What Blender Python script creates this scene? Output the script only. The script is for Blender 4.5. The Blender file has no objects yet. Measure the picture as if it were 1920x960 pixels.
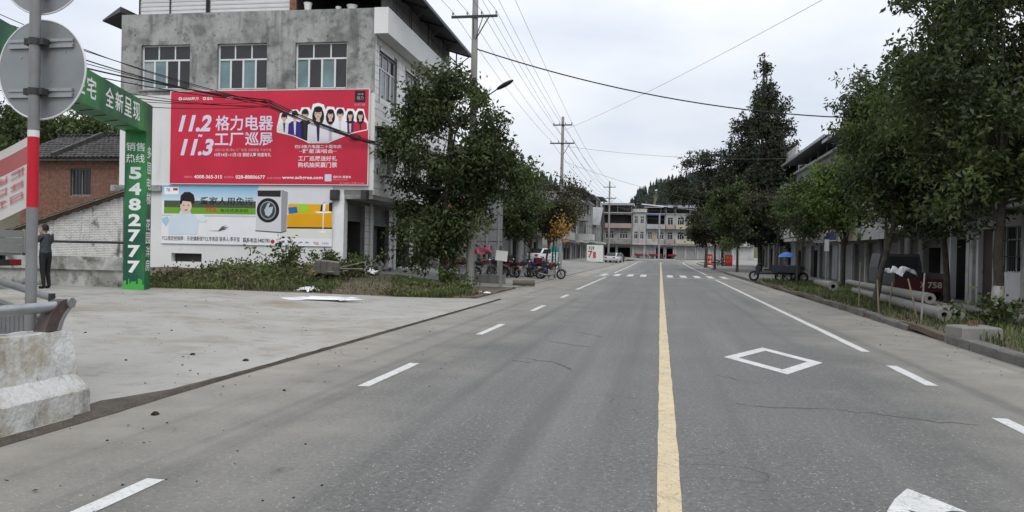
import bpy, math, random
import numpy as np
from mathutils import Vector, Matrix

sc = bpy.context.scene
COL = sc.collection
RND = random.Random(11)

# ------------------------------------------------------------------ camera
LENS_PX, ROLL = 1500.0, 0.020          # focal length in pixels of a 1920 px wide frame
YAW, PITCH = math.radians(10.494), math.radians(-0.3966)
fwd = Vector((-math.sin(YAW) * math.cos(PITCH), math.cos(YAW) * math.cos(PITCH), math.sin(PITCH)))
rgt = Vector((math.cos(YAW), math.sin(YAW), 0))
upv = rgt.cross(fwd)
rgt, upv = rgt * math.cos(ROLL) + upv * math.sin(ROLL), upv * math.cos(ROLL) - rgt * math.sin(ROLL)
EYE = Vector((0, 0, 1.62))
cam_d = bpy.data.cameras.new('camera')
cam_d.sensor_width = 36.0
cam_d.lens = 36.0 * LENS_PX / 1920.0
cam_d.clip_start, cam_d.clip_end = 0.1, 5000
cam = bpy.data.objects.new('camera', cam_d)
COL.objects.link(cam)
m3 = Matrix((rgt, upv, -fwd)).transposed()
cam.matrix_world = Matrix.Translation(EYE) @ m3.to_4x4()
sc.camera = cam

# ------------------------------------------------------------------ sky: thin overcast over a daylight sky
SUN_EL, SUN_AZ = math.radians(50), math.radians(158)     # azimuth from +Y, clockwise: behind the camera, to the right
W = bpy.data.worlds.new('World')
sc.world = W
W.use_nodes = True
wn, wl = W.node_tree.nodes, W.node_tree.links
wn.clear()
w_out = wn.new('ShaderNodeOutputWorld')
w_bg = wn.new('ShaderNodeBackground')
w_bg.inputs['Strength'].default_value = 0.1
sky = wn.new('ShaderNodeTexSky')
sky.sky_type = 'NISHITA'
sky.sun_disc = False
sky.sun_elevation = SUN_EL
sky.sun_rotation = SUN_AZ
tc = wn.new('ShaderNodeTexCoord')
mp = wn.new('ShaderNodeMapping')
mp.inputs['Scale'].default_value = (1.0, 1.0, 2.6)
mp.inputs['Location'].default_value = (0.35, 0.1, 0.2)
wl.new(tc.outputs['Generated'], mp.inputs['Vector'])
n1 = wn.new('ShaderNodeTexNoise')
n1.inputs['Scale'].default_value = 2.4
n1.inputs['Detail'].default_value = 5
n1.inputs['Roughness'].default_value = 0.5
wl.new(mp.outputs[0], n1.inputs['Vector'])
cr = wn.new('ShaderNodeValToRGB')
cr.color_ramp.elements[0].position = 0.36
cr.color_ramp.elements[0].color = (7.0, 7.6, 8.6, 1)
cr.color_ramp.elements[1].position = 0.60
cr.color_ramp.elements[1].color = (9.5, 9.7, 10.0, 1)
wl.new(n1.outputs['Fac'], cr.inputs[0])
# an overcast sky is brighter towards the zenith
sx = wn.new('ShaderNodeSeparateXYZ')
wl.new(tc.outputs['Generated'], sx.inputs[0])
mr = wn.new('ShaderNodeMapRange')
mr.inputs['From Min'].default_value = 0.05
mr.inputs['From Max'].default_value = 1.0
mr.inputs['To Min'].default_value = 1.0
mr.inputs['To Max'].default_value = 1.55
wl.new(sx.outputs['Z'], mr.inputs['Value'])
vm = wn.new('ShaderNodeVectorMath')
vm.operation = 'SCALE'
wl.new(cr.outputs['Color'], vm.inputs[0])
wl.new(mr.outputs[0], vm.inputs['Scale'])
mx = wn.new('ShaderNodeMix')
mx.data_type = 'RGBA'
mx.inputs['Factor'].default_value = 0.93
wl.new(sky.outputs[0], mx.inputs[6])
wl.new(vm.outputs[0], mx.inputs[7])
wl.new(mx.outputs[2], w_bg.inputs['Color'])
wl.new(w_bg.outputs[0], w_out.inputs[0])

sun_d = bpy.data.lights.new('sun', 'SUN')
sun_d.energy = 1.3
sun_d.angle = math.radians(25)
sun_d.color = (1.0, 0.97, 0.92)
sun = bpy.data.objects.new('sun', sun_d)
COL.objects.link(sun)
to_sun = Vector((math.sin(SUN_AZ) * math.cos(SUN_EL), math.cos(SUN_AZ) * math.cos(SUN_EL), math.sin(SUN_EL)))
sun.rotation_euler = to_sun.to_track_quat('Z', 'Y').to_euler()
sun.location = (0, -20, 40)

sc.view_settings.view_transform = 'Standard'
sc.view_settings.look = 'None'
sc.view_settings.exposure = 0.0
sc.view_settings.gamma = 1.0
sc.view_settings.use_curve_mapping = False
sc.render.engine = 'CYCLES'
sc.cycles.max_bounces = 5
sc.cycles.diffuse_bounces = 3
sc.cycles.glossy_bounces = 2
sc.cycles.transmission_bounces = 3
sc.cycles.transparent_max_bounces = 6
sc.cycles.caustics_reflective = False
sc.cycles.caustics_refractive = False
sc.cycles.use_denoising = True

# ------------------------------------------------------------------ helpers
def V3(*a):
    return Vector(a)

class MB:
    """collects faces, then links them as one mesh object"""
    def __init__(s):
        s.v, s.f, s.m = [], [], []
    def add(s, vs, fs, mi=0):
        o = len(s.v)
        s.v += [tuple(v) for v in vs]
        s.f += [tuple(i + o for i in f) for f in fs]
        s.m += [mi] * len(fs)
        return s
    def hexa(s, p, mi=0):      # 8 corners: bottom ring 0-3, top ring 4-7
        return s.add(p, [(3, 2, 1, 0), (4, 5, 6, 7), (0, 1, 5, 4), (1, 2, 6, 5), (2, 3, 7, 6), (3, 0, 4, 7)], mi)
    def box(s, x0, x1, y0, y1, z0, z1, mi=0):
        return s.hexa([(x0, y0, z0), (x1, y0, z0), (x1, y1, z0), (x0, y1, z0),
                       (x0, y0, z1), (x1, y0, z1), (x1, y1, z1), (x0, y1, z1)], mi)
    def fbox(s, fm, u0, u1, v0, v1, d0, d1, mi=0):    # box in face coordinates (along, up, outwards)
        return s.hexa([fm(u0, v0, d1), fm(u1, v0, d1), fm(u1, v0, d0), fm(u0, v0, d0),
                       fm(u0, v1, d1), fm(u1, v1, d1), fm(u1, v1, d0), fm(u0, v1, d0)], mi)
    def bar(s, p0, p1, w, h, mi=0, up=(0, 0, 1)):     # square bar between two points
        p0, p1 = Vector(p0), Vector(p1)
        d = (p1 - p0).normalized()
        u = Vector(up)
        if abs(d.dot(u)) > 0.99:
            u = Vector((1, 0, 0))
        a = d.cross(u).normalized() * (w / 2)
        b = a.cross(d).normalized() * (h / 2)
        return s.hexa([p0 - a - b, p0 + a - b, p1 + a - b, p1 - a - b, p0 - a + b, p0 + a + b, p1 + a + b, p1 - a + b], mi)
    def tube(s, pts, rad, n=8, mi=0, caps=True):
        pts = [Vector(p) for p in pts]
        if not hasattr(rad, '__len__'):
            rad = [rad] * len(pts)
        vs, fs = [], []
        ref = None
        for i, p in enumerate(pts):
            d = (pts[min(i + 1, len(pts) - 1)] - pts[max(i - 1, 0)]).normalized()
            if ref is None:
                ref = Vector((0, 0, 1)) if abs(d.z) < 0.9 else Vector((1, 0, 0))
            a = d.cross(ref).normalized()
            b = d.cross(a).normalized()
            ref = -b if False else ref
            for k in range(n):
                t = 2 * math.pi * k / n
                vs.append(p + (a * math.cos(t) + b * math.sin(t)) * rad[i])
        for i in range(len(pts) - 1):
            for k in range(n):
                k2 = (k + 1) % n
                fs.append((i * n + k, i * n + k2, (i + 1) * n + k2, (i + 1) * n + k))
        if caps:
            fs.append(tuple(range(n - 1, -1, -1)))
            o = (len(pts) - 1) * n
            fs.append(tuple(o + k for k in range(n)))
        return s.add(vs, fs, mi)
    def cyl(s, p0, p1, r0, r1=None, n=12, mi=0, caps=True):
        return s.tube([p0, p1], [r0, r0 if r1 is None else r1], n, mi, caps)
    def ring(s, c, axis, R, r, n=24, k=8, mi=0):      # torus
        c, axis = Vector(c), Vector(axis).normalized()
        a = axis.orthogonal().normalized()
        b = axis.cross(a)
        vs, fs = [], []
        for i in range(n):
            t = 2 * math.pi * i / n
            e = a * math.cos(t) + b * math.sin(t)
            for j in range(k):
                q = 2 * math.pi * j / k
                vs.append(c + e * (R + r * math.cos(q)) + axis * (r * math.sin(q)))
        for i in range(n):
            for j in range(k):
                fs.append((i * k + j, ((i + 1) % n) * k + j, ((i + 1) % n) * k + (j + 1) % k, i * k + (j + 1) % k))
        return s.add(vs, fs, mi)
    def prism(s, poly, f3, d0, d1, mi=0):             # 2D outline pushed from d0 to d1 through f3(u, v, d)
        n = len(poly)
        vs = [f3(u, v, d0) for u, v in poly] + [f3(u, v, d1) for u, v in poly]
        fs = [tuple(range(n)), tuple(range(2 * n - 1, n - 1, -1))] + [(i, (i + 1) % n + 0, (i + 1) % n + n, i + n) for i in range(n)]
        return s.add(vs, fs, mi)
    def lathe(s, prof, c=(0, 0, 0), n=16, mi=0):
        vs, fs = [], []
        for r, z in prof:
            for k in range(n):
                t = 2 * math.pi * k / n
                vs.append((c[0] + r * math.cos(t), c[1] + r * math.sin(t), c[2] + z))
        for i in range(len(prof) - 1):
            for k in range(n):
                fs.append((i * n + k, i * n + (k + 1) % n, (i + 1) * n + (k + 1) % n, (i + 1) * n + k))
        fs.append(tuple(range(n - 1, -1, -1)))
        fs.append(tuple((len(prof) - 1) * n + k for k in range(n)))
        return s.add(vs, fs, mi)
    def poly(s, pts, mi=0):
        return s.add(pts, [tuple(range(len(pts)))], mi)
    def loft(s, rings, mi=0, caps=True, smooth=None):
        n = len(rings[0])
        vs = [p for r in rings for p in r]
        fs = []
        for i in range(len(rings) - 1):
            for k in range(n):
                fs.append((i * n + k, i * n + (k + 1) % n, (i + 1) * n + (k + 1) % n, (i + 1) * n + k))
        if caps:
            fs.append(tuple(range(n - 1, -1, -1)))
            fs.append(tuple((len(rings) - 1) * n + k for k in range(n)))
        return s.add(vs, fs, mi)
    def mesh(s, name, mats, smooth=False):
        me = bpy.data.meshes.new(name)
        me.from_pydata(s.v, [], s.f)
        for m in (mats if isinstance(mats, (list, tuple)) else [mats]):
            me.materials.append(m)
        if any(s.m):
            me.polygons.foreach_set('material_index', s.m)
        if smooth:
            me.shade_smooth()
            try:
                me.set_sharp_from_angle(angle=math.radians(40))
            except Exception:
                pass
        me.update()
        return me
    def build(s, name, mats, parent=None, smooth=False, loc=None, rot=None):
        return link(name, s.mesh(name, mats, smooth), parent, loc, rot)

def link(name, me, parent=None, loc=None, rot=None):
    o = bpy.data.objects.new(name, me)
    COL.objects.link(o)
    o.parent = parent
    if loc is not None:
        o.location = loc
    if rot is not None:
        o.rotation_euler = rot
    return o

def tag(o, label, cat, group=None, kind=None):
    o['label'] = label
    o['category'] = cat
    if group:
        o['group'] = group
    if kind:
        o['kind'] = kind
    return o

def thing(name, label, cat, loc=(0, 0, 0), rz=0.0, group=None, kind=None):
    o = bpy.data.objects.new(name, None)
    o.empty_display_size = 0.2
    COL.objects.link(o)
    o.location = loc
    o.rotation_euler = (0, 0, rz)
    return tag(o, label, cat, group, kind)

KIDS = {}
def copy_tree(o, parent=None):
    c = o.copy()
    COL.objects.link(c)
    c.parent = parent
    for ch in o.children:
        copy_tree(ch, c)
    return c

def np_mesh(name, V, F, mat, tint=None, smooth=False):
    me = bpy.data.meshes.new(name)
    V = np.ascontiguousarray(V, dtype=np.float32)
    F = np.ascontiguousarray(F, dtype=np.int32)
    me.vertices.add(len(V))
    me.vertices.foreach_set('co', V.ravel())
    m, k = F.shape
    me.loops.add(m * k)
    me.loops.foreach_set('vertex_index', F.ravel())
    me.polygons.add(m)
    me.polygons.foreach_set('loop_start', np.arange(0, m * k, k, dtype=np.int32))
    me.update(calc_edges=True)
    me.validate()
    me.materials.append(mat)
    if tint is not None:
        a = me.attributes.new('tint', 'FLOAT', 'FACE')
        a.data.foreach_set('value', np.ascontiguousarray(tint, dtype=np.float32))
    if smooth:
        me.shade_smooth()
    return me

def pixel_ray(x, y):
    return fwd + rgt * ((x - 960) / LENS_PX) + upv * ((480 - y) / LENS_PX)
def on_ground(x, y, z=0.0):
    d = pixel_ray(x, y)
    return EYE + d * ((z - EYE.z) / d.z)
def at_y(x, y, Y):
    d = pixel_ray(x, y)
    return EYE + d * (Y / d.y)
def at_x(x, y, X):
    d = pixel_ray(x, y)
    return EYE + d * (X / d.x)

def sstep(a, b, x):
    t = min(1, max(0, (x - a) / (b - a)))
    return t * t * (3 - 2 * t)

def face_map(o, U, N):
    o, U, N = Vector(o), Vector(U), Vector(N)
    def f(u, v, d=0.0):
        return o + U * u + Vector((0, 0, v)) + N * d
    return f

def wall_holes(mb, fm, u0, u1, v0, v1, holes, depth=0.18, mi=0, rmi=None, split=None):
    """a wall face with real openings and their reveals"""
    us = sorted({u0, u1, *[h[0] for h in holes], *[h[1] for h in holes]})
    vs = sorted({v0, v1, *[h[2] for h in holes], *[h[3] for h in holes]})
    us = [u for u in us if u0 <= u <= u1]
    vs = [v for v in vs if v0 <= v <= v1]
    for i in range(len(us) - 1):
        for j in range(len(vs) - 1):
            a, b, c, d = us[i], us[i + 1], vs[j], vs[j + 1]
            cu, cv = (a + b) / 2, (c + d) / 2
            if any(h[0] < cu < h[1] and h[2] < cv < h[3] for h in holes):
                continue
            mb.poly([fm(a, c), fm(b, c), fm(b, d), fm(a, d)], mi)
    r = mi if rmi is None else rmi
    for a, b, c, d in holes:
        mb.poly([fm(a, c), fm(a, d), fm(a, d, -depth), fm(a, c, -depth)], r)
        mb.poly([fm(b, d), fm(b, c), fm(b, c, -depth), fm(b, d, -depth)], r)
        mb.poly([fm(a, d), fm(b, d), fm(b, d, -depth), fm(a, d, -depth)], r)
        mb.poly([fm(b, c), fm(a, c), fm(a, c, -depth), fm(b, c, -depth)], r)
    return mb

# ---- lettering
_txt = {}
def text_shape(s, bold=0.0, shear=0.0):
    key = (s, bold, shear)
    if key not in _txt:
        c = bpy.data.curves.new('lettering', 'FONT')
        c.body = s
        c.offset = bold
        c.shear = shear
        c.resolution_u = 3
        o = bpy.data.objects.new('lettering', c)
        COL.objects.link(o)
        dg = bpy.context.evaluated_depsgraph_get()
        dg.update()
        me = bpy.data.meshes.new_from_object(o.evaluated_get(dg))
        vs = np.array([v.co[:2] for v in me.vertices]) if len(me.vertices) else np.zeros((1, 2))
        fs = [tuple(p.vertices) for p in me.polygons]
        bpy.data.objects.remove(o)
        bpy.data.curves.remove(c)
        bpy.data.meshes.remove(me)
        _txt[key] = (vs, fs)
    return _txt[key]

def print_text(mb, fm, s, rect, d, mi=0, bold=0.0, shear=0.0, keep=False):
    vs, fs = text_shape(s, bold, shear)
    lo, hi = vs.min(0), vs.max(0)
    u0, v0, u1, v1 = rect
    su = (u1 - u0) / max(1e-6, hi[0] - lo[0])
    sv = (v1 - v0) / max(1e-6, hi[1] - lo[1])
    mb.add([fm(u0 + (p[0] - lo[0]) * su, v0 + (p[1] - lo[1]) * sv, d) for p in vs], fs, mi)

def glyph_marks(mb, fm, rect, n, d, mi=0, seed=1):
    """lettering too small to read in the photograph: strokes only"""
    r = random.Random(seed)
    u0, v0, u1, v1 = rect
    cw = (u1 - u0) / n
    for k in range(n):
        a, b = u0 + cw * k + cw * .08, u0 + cw * (k + 1) - cw * .08
        h, w, t = v1 - v0, b - a, (v1 - v0) * .11
        for q in sorted(r.sample((.05, .28, .5, .72, .9), 3)):
            x0 = a + w * r.choice((0, 0, .12))
            mb.poly([fm(x0, v0 + h * q - t / 2, d), fm(b - w * r.choice((0, .1)), v0 + h * q - t / 2, d), fm(b, v0 + h * q + t / 2, d), fm(x0, v0 + h * q + t / 2, d)], mi)
        for q in r.sample((.1, .35, .5, .7, .9), 2):
            mb.poly([fm(a + w * q - t / 2, v0, d + .0006), fm(a + w * q + t / 2, v0, d + .0006), fm(a + w * q + t / 2, v1, d + .0006), fm(a + w * q - t / 2, v1, d + .0006)], mi)

def ellipse(mb, fm, cu, cv, ru, rv, d, mi=0, n=20, a0=0, a1=2 * math.pi):
    mb.poly([fm(cu + ru * math.cos(a0 + (a1 - a0) * k / n), cv + rv * math.sin(a0 + (a1 - a0) * k / n), d) for k in range(n)], mi)

# ------------------------------------------------------------------ materials
def lin(h):
    h = h.lstrip('#')
    r = []
    for i in (0, 2, 4):
        c = int(h[i:i + 2], 16) / 255
        r.append(c / 12.92 if c <= 0.04045 else ((c + 0.055) / 1.055) ** 2.4)
    return tuple(r)

class NT:
    def __init__(s, name):
        s.m = bpy.data.materials.new(name)
        s.m.use_nodes = True
        s.n, s.l = s.m.node_tree.nodes, s.m.node_tree.links
        s.p = s.n['Principled BSDF']
        s.g = s.n.new('ShaderNodeNewGeometry')
        s.pos = s.g.outputs['Position']
    def new(s, t, **k):
        nd = s.n.new(t)
        for a, b in k.items():
            setattr(nd, a, b)
        return nd
    def scaled(s, v, sc3):
        m = s.new('ShaderNodeVectorMath', operation='MULTIPLY')
        s.l.new(v, m.inputs[0])
        m.inputs[1].default_value = sc3
        return m.outputs[0]
    def noise(s, scale, detail=4, rough=0.55, vec=None, out='Fac', dist=0.0):
        nd = s.new('ShaderNodeTexNoise')
        nd.inputs['Scale'].default_value = scale
        nd.inputs['Detail'].default_value = detail
        nd.inputs['Roughness'].default_value = rough
        nd.inputs['Distortion'].default_value = dist
        s.l.new(vec or s.pos, nd.inputs['Vector'])
        return nd.outputs[out]
    def rng(s, v, a, b, c=0.0, d=1.0):
        nd = s.new('ShaderNodeMapRange')
        s.l.new(v, nd.inputs['Value'])
        for k, x in zip(('From Min', 'From Max', 'To Min', 'To Max'), (a, b, c, d)):
            nd.inputs[k].default_value = x
        return nd.outputs[0]
    def math(s, op, a, b=None):
        nd = s.new('ShaderNodeMath', operation=op)
        for i, x in enumerate((a, b)):
            if x is None:
                continue
            if isinstance(x, (int, float)):
                nd.inputs[i].default_value = x
            else:
                s.l.new(x, nd.inputs[i])
        return nd.outputs[0]
    def mix(s, fac, a, b, blend='MIX'):
        nd = s.new('ShaderNodeMix', data_type='RGBA', blend_type=blend)
        for i, x in ((0, fac), (6, a), (7, b)):
            if isinstance(x, (int, float)):
                nd.inputs[i].default_value = x
            elif isinstance(x, tuple):
                nd.inputs[i].default_value = (*x[:3], 1)
            else:
                s.l.new(x, nd.inputs[i])
        return nd.outputs[2]
    def xyz(s, v=None):
        nd = s.new('ShaderNodeSeparateXYZ')
        s.l.new(v or s.pos, nd.inputs[0])
        return nd.outputs
    def bump(s, h, strength=0.3, dist=0.02):
        nd = s.new('ShaderNodeBump')
        nd.inputs['Strength'].default_value = strength
        nd.inputs['Distance'].default_value = dist
        s.l.new(h, nd.inputs['Height'])
        s.l.new(nd.outputs[0], s.p.inputs['Normal'])
    def done(s, colr, rough=0.8, metal=0.0, spec=0.3):
        if isinstance(colr, tuple):
            s.p.inputs['Base Color'].default_value = (*colr[:3], 1)
        else:
            s.l.new(colr, s.p.inputs['Base Color'])
        if isinstance(rough, (int, float)):
            s.p.inputs['Roughness'].default_value = rough
        else:
            s.l.new(rough, s.p.inputs['Roughness'])
        s.p.inputs['Metallic'].default_value = metal
        s.p.inputs['Specular IOR Level'].default_value = spec
        return s.m

MATS = {}
def mul(c, k):
    return tuple(min(1, x * k) for x in c)

def mat(name, c, rough=0.8, var=0.12, scale=2.0, fine=0.0, fscale=60, dirt=None, streak=None, bump=0.0, bscale=40, metal=0.0, spec=0.3):
    """painted / worn surface: c varied by two noises, then stains of their own shape"""
    if name in MATS:
        return MATS[name]
    t = NT(name)
    colr = t.mix(t.rng(t.noise(scale, 5), 0.3, 0.7), mul(c, 1 - var), mul(c, 1 + var))
    if fine:
        colr = t.mix(1.0, colr, t.mix(t.rng(t.noise(fscale, 3), 0.3, 0.7), (1 - fine,) * 3, (1 + fine,) * 3), 'MULTIPLY')
    for d in ([dirt] if dirt and not isinstance(dirt, list) else dirt or []):
        dc, ds, lo, hi, amt = d
        colr = t.mix(t.rng(t.noise(ds, 7, 0.65), lo, hi, 0, amt), colr, dc)
    if streak:
        dc, ds, lo, hi, amt = streak
        colr = t.mix(t.rng(t.noise(ds, 5, 0.6, t.scaled(t.pos, (1, 1, 0.12))), lo, hi, 0, amt), colr, dc)
    if bump:
        t.bump(t.noise(bscale, 4), bump)
    MATS[name] = t.done(colr, rough, metal, spec)
    return MATS[name]

def flat(h, rough=0.55, spec=0.3, metal=0.0):
    c = lin(h) if isinstance(h, str) else h
    name = 'print_' + (h.lstrip('#') if isinstance(h, str) else '_'.join('%.2f' % x for x in h)) + '_%d' % int(rough * 100)
    return mat(name, c, rough, var=0.04, scale=1.3, spec=spec, metal=metal)
def asphalt():
    t = NT('asphalt')
    X, Y, Z = t.xyz()
    base = t.mix(t.rng(t.noise(0.35, 4), 0.3, 0.7), (0.106, 0.107, 0.101), (0.140, 0.139, 0.131))
    # aggregate: pale and dark stones in the binder
    vo = t.new('ShaderNodeTexVoronoi')
    vo.inputs['Scale'].default_value = 95
    t.l.new(t.pos, vo.inputs['Vector'])
    wn_ = t.new('ShaderNodeTexWhiteNoise', noise_dimensions='3D')
    t.l.new(vo.outputs['Position'], wn_.inputs['Vector'])
    base = t.mix(t.rng(wn_.outputs['Value'], 0.0, 0.5, 0.34, 0.0), base, (0.045, 0.045, 0.043))
    base = t.mix(t.rng(wn_.outputs['Value'], 0.972, 0.995, 0.0, 0.6), base, (0.55, 0.55, 0.52))
    base = t.mix(0.75, base, t.mix(t.rng(t.noise(24, 4), 0.3, 0.7), (0.55,) * 3, (1.45,) * 3), 'MULTIPLY')
    # long repairs and tyre polish along the lane
    lane = t.noise(1.0, 5, 0.6, t.scaled(t.pos, (0.9, 0.05, 1)))
    base = t.mix(t.rng(lane, 0.5, 0.68, 0, 0.35), base, (0.225, 0.222, 0.21))
    patch = t.noise(0.16, 6, 0.62)
    base = t.mix(t.rng(patch, 0.5, 0.6, 0, 0.35), base, (0.115, 0.116, 0.112))
    # dust lies along both edges
    ed = t.math('ABSOLUTE', t.math('SUBTRACT', X, 0.1))
    dn = t.math('ADD', ed, t.rng(t.noise(0.55, 6, 0.6), 0.2, 0.8, -1.3, 1.3))
    base = t.mix(t.rng(dn, 2.2, 5.4, 0.0, 0.85), base, t.mix(t.rng(t.noise(1.7, 6), 0.35, 0.65), (0.26, 0.24, 0.205), (0.34, 0.315, 0.275)))
    tyre = t.noise(1.0, 3, 0.5, t.scaled(t.pos, (2.2, 0.025, 1)))
    base = t.mix(t.rng(tyre, 0.54, 0.66, 0, 0.45), base, (0.075, 0.075, 0.073))
    oil = t.noise(1.6, 4, 0.6)
    base = t.mix(t.rng(oil, 0.66, 0.76, 0, 0.5), base, (0.05, 0.05, 0.048))
    # hairline cracks
    cn = t.noise(0.33, 3, 0.5, dist=0.6)
    crack = t.rng(t.math('ABSOLUTE', t.math('SUBTRACT', cn, 0.5)), 0.0, 0.0016, 1.0, 0.0)
    crack = t.math('MULTIPLY', crack, t.rng(t.noise(0.21, 2), 0.52, 0.58))
    base = t.mix(t.math('MULTIPLY', crack, 0.75), base, (0.025, 0.025, 0.025))
    t.bump(t.noise(110, 3), 0.5, 0.006)
    return t.done(base, 0.66, 0, 0.42)
ASPHALT = asphalt()

def paint(name, c):
    t = NT(name)
    col_ = t.mix(t.rng(t.noise(5, 5), 0.3, 0.7), mul(c, 0.86), mul(c, 1.05))
    col_ = t.mix(t.rng(t.noise(30, 6, 0.75), 0.55, 0.66, 0, 0.8), col_, (0.15, 0.145, 0.135))
    cn = t.noise(2.4, 5, 0.6, dist=1.2)
    cr_ = t.rng(t.math('ABSOLUTE', t.math('SUBTRACT', cn, 0.5)), 0.0, 0.010, 1.0, 0.0)
    cr_ = t.math('MULTIPLY', cr_, t.rng(t.noise(0.6, 2), 0.44, 0.52))
    col_ = t.mix(t.math('MULTIPLY', cr_, 0.7), col_, (0.08, 0.078, 0.072))
    return t.done(col_, 0.7, 0, 0.3)
PAINT_W = paint('road_paint_white', (0.60, 0.60, 0.585))
PAINT_Y = paint('road_paint_yellow', (0.58, 0.475, 0.31))

CONCRETE = mat('forecourt_concrete', (0.33, 0.32, 0.295), 0.85, 0.08, 0.5, 0.07, 30,
               dirt=[((0.235, 0.20, 0.15), 0.45, 0.50, 0.64, 0.75), ((0.40, 0.39, 0.37), 0.35, 0.48, 0.62, 0.6), ((0.20, 0.185, 0.16), 1.9, 0.54, 0.66, 0.5), ((0.11, 0.10, 0.09), 4.5, 0.66, 0.72, 0.6)], bump=0.15, bscale=25)
PARKING = mat('pavement_concrete', (0.25, 0.243, 0.23), 0.85, 0.15, 0.7, 0.1, 30,
              dirt=[((0.12, 0.11, 0.095), 1.3, 0.5, 0.7, 0.7), ((0.33, 0.32, 0.30), 0.5, 0.5, 0.66, 0.6)], bump=0.2)
DIRT = mat('bare_earth', (0.11, 0.09, 0.066), 0.95, 0.3, 1.2, 0.25, 25, dirt=((0.24, 0.21, 0.17), 1.7, 0.55, 0.7, 0.5), bump=0.6, bscale=14)
TERRAIN = mat('field_earth', (0.11, 0.105, 0.07), 0.95, 0.25, 0.1)
KERB = mat('kerb_concrete', (0.145, 0.14, 0.13), 0.88, 0.2, 1.6, 0.15, 30, dirt=[((0.10, 0.095, 0.08), 2.2, 0.46, 0.64, 0.75)], bump=0.4, bscale=30)
CEMENT = mat('cement_render', (0.33, 0.33, 0.325), 0.9, 0.2, 0.9, 0.12, 12,
             dirt=[((0.115, 0.115, 0.112), 0.75, 0.46, 0.60, 0.75), ((0.42, 0.42, 0.41), 0.55, 0.50, 0.60, 0.7), ((0.10, 0.10, 0.098), 2.4, 0.56, 0.64, 0.6), ((0.07, 0.07, 0.068), 6.5, 0.62, 0.66, 0.8)],
             streak=((0.085, 0.085, 0.083), 2.0, 0.55, 0.70, 0.7), bump=0.35, bscale=18)
PLASTER = mat('white_plaster', (0.70, 0.70, 0.695), 0.85, 0.05, 0.7, 0.03, 20,
              dirt=[((0.42, 0.41, 0.39), 1.4, 0.6, 0.76, 0.45), ((0.2, 0.19, 0.17), 7, 0.70, 0.74, 0.6)], streak=((0.36, 0.35, 0.33), 1.5, 0.6, 0.76, 0.4), bump=0.12)
OLDWHITE = mat('weathered_whitewash', (0.52, 0.515, 0.50), 0.9, 0.12, 1.0, 0.08, 25,
               dirt=[((0.20, 0.19, 0.17), 1.8, 0.52, 0.68, 0.65), ((0.10, 0.095, 0.085), 6.0, 0.66, 0.71, 0.7)], streak=((0.12, 0.115, 0.10), 2.2, 0.55, 0.7, 0.6), bump=0.3)
TILE = mat('white_wall_tile', (0.76, 0.76, 0.755), 0.28, 0.09, 0.9, 0.04, 8, streak=((0.26, 0.25, 0.235), 1.6, 0.55, 0.74, 0.5), spec=0.5)
JOINT = mat('tile_joint', (0.20, 0.197, 0.188), 0.9, 0.2)
ALU = mat('white_aluminium', (0.68, 0.685, 0.69), 0.4, 0.05, 2, spec=0.5)
def glass(name, c):
    t = NT(name)
    return t.done(t.mix(t.rng(t.noise(0.9, 2), 0.35, 0.65), mul(c, 0.75), mul(c, 1.2)), 0.06, 0, 0.5)
GLASS = glass('dark_window_glass', (0.022, 0.025, 0.028))
GLASS_T = glass('teal_window_glass', (0.15, 0.235, 0.25))
GLASS_C = glass('curtained_window_glass', (0.30, 0.33, 0.34))
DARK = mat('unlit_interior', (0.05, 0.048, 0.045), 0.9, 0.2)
SHUTTER = mat('grey_roller_shutter', (0.20, 0.205, 0.21), 0.5, 0.12, 0.8, dirt=((0.10, 0.09, 0.08), 1.5, 0.55, 0.72, 0.5), metal=0.2)
SHUTTER_L = mat('pale_roller_shutter', (0.38, 0.38, 0.385), 0.5, 0.12, 0.8, dirt=((0.17, 0.16, 0.15), 1.5, 0.55, 0.72, 0.5), metal=0.1)
GALV = mat('galvanised_steel', (0.34, 0.35, 0.36), 0.42, 0.12, 3, 0.05, 25, metal=0.6, spec=0.5, dirt=((0.17, 0.17, 0.17), 3, 0.55, 0.7, 0.4))
SIGNBACK = mat('sign_back_aluminium', (0.27, 0.285, 0.30), 0.45, 0.08, 2, metal=0.45, spec=0.5, dirt=((0.16, 0.165, 0.17), 2.2, 0.5, 0.7, 0.4))
POLE_G = mat('grey_pole_paint', (0.20, 0.205, 0.21), 0.5, 0.12, 3, dirt=((0.12, 0.11, 0.10), 5, 0.56, 0.66, 0.6))
STEEL_D = mat('dark_steel', (0.05, 0.05, 0.052), 0.5, 0.2, 3, metal=0.3)
RUST = mat('rusty_steel', (0.16, 0.085, 0.055), 0.8, 0.3, 4, 0.2, 30)
RUBBER = mat('black_rubber', (0.02, 0.02, 0.02), 0.8, 0.15, 5)
CABLE = mat('black_cable', (0.018, 0.018, 0.019), 0.6, 0.1)
WIRE = mat('grey_wire', (0.12, 0.12, 0.125), 0.5, 0.1)
CHROME = mat('bright_metal', (0.3, 0.3, 0.3), 0.35, 0.05, metal=0.9)
POLECON = mat('pole_concrete', (0.30, 0.295, 0.285), 0.9, 0.12, 1.5, 0.1, 30, streak=((0.15, 0.145, 0.135), 2.0, 0.5, 0.7, 0.6))
POLECON_L = mat('new_pole_concrete', (0.20, 0.195, 0.182), 0.85, 0.12, 1.5, 0.08, 30, dirt=((0.22, 0.2, 0.17), 2.0, 0.52, 0.7, 0.6))
WOOD = mat('weathered_wood', (0.22, 0.17, 0.12), 0.9, 0.25, 3, 0.2, 40)
WOOD_G = mat('grey_weathered_wood', (0.25, 0.235, 0.21), 0.9, 0.25, 3, 0.2, 40)
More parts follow.
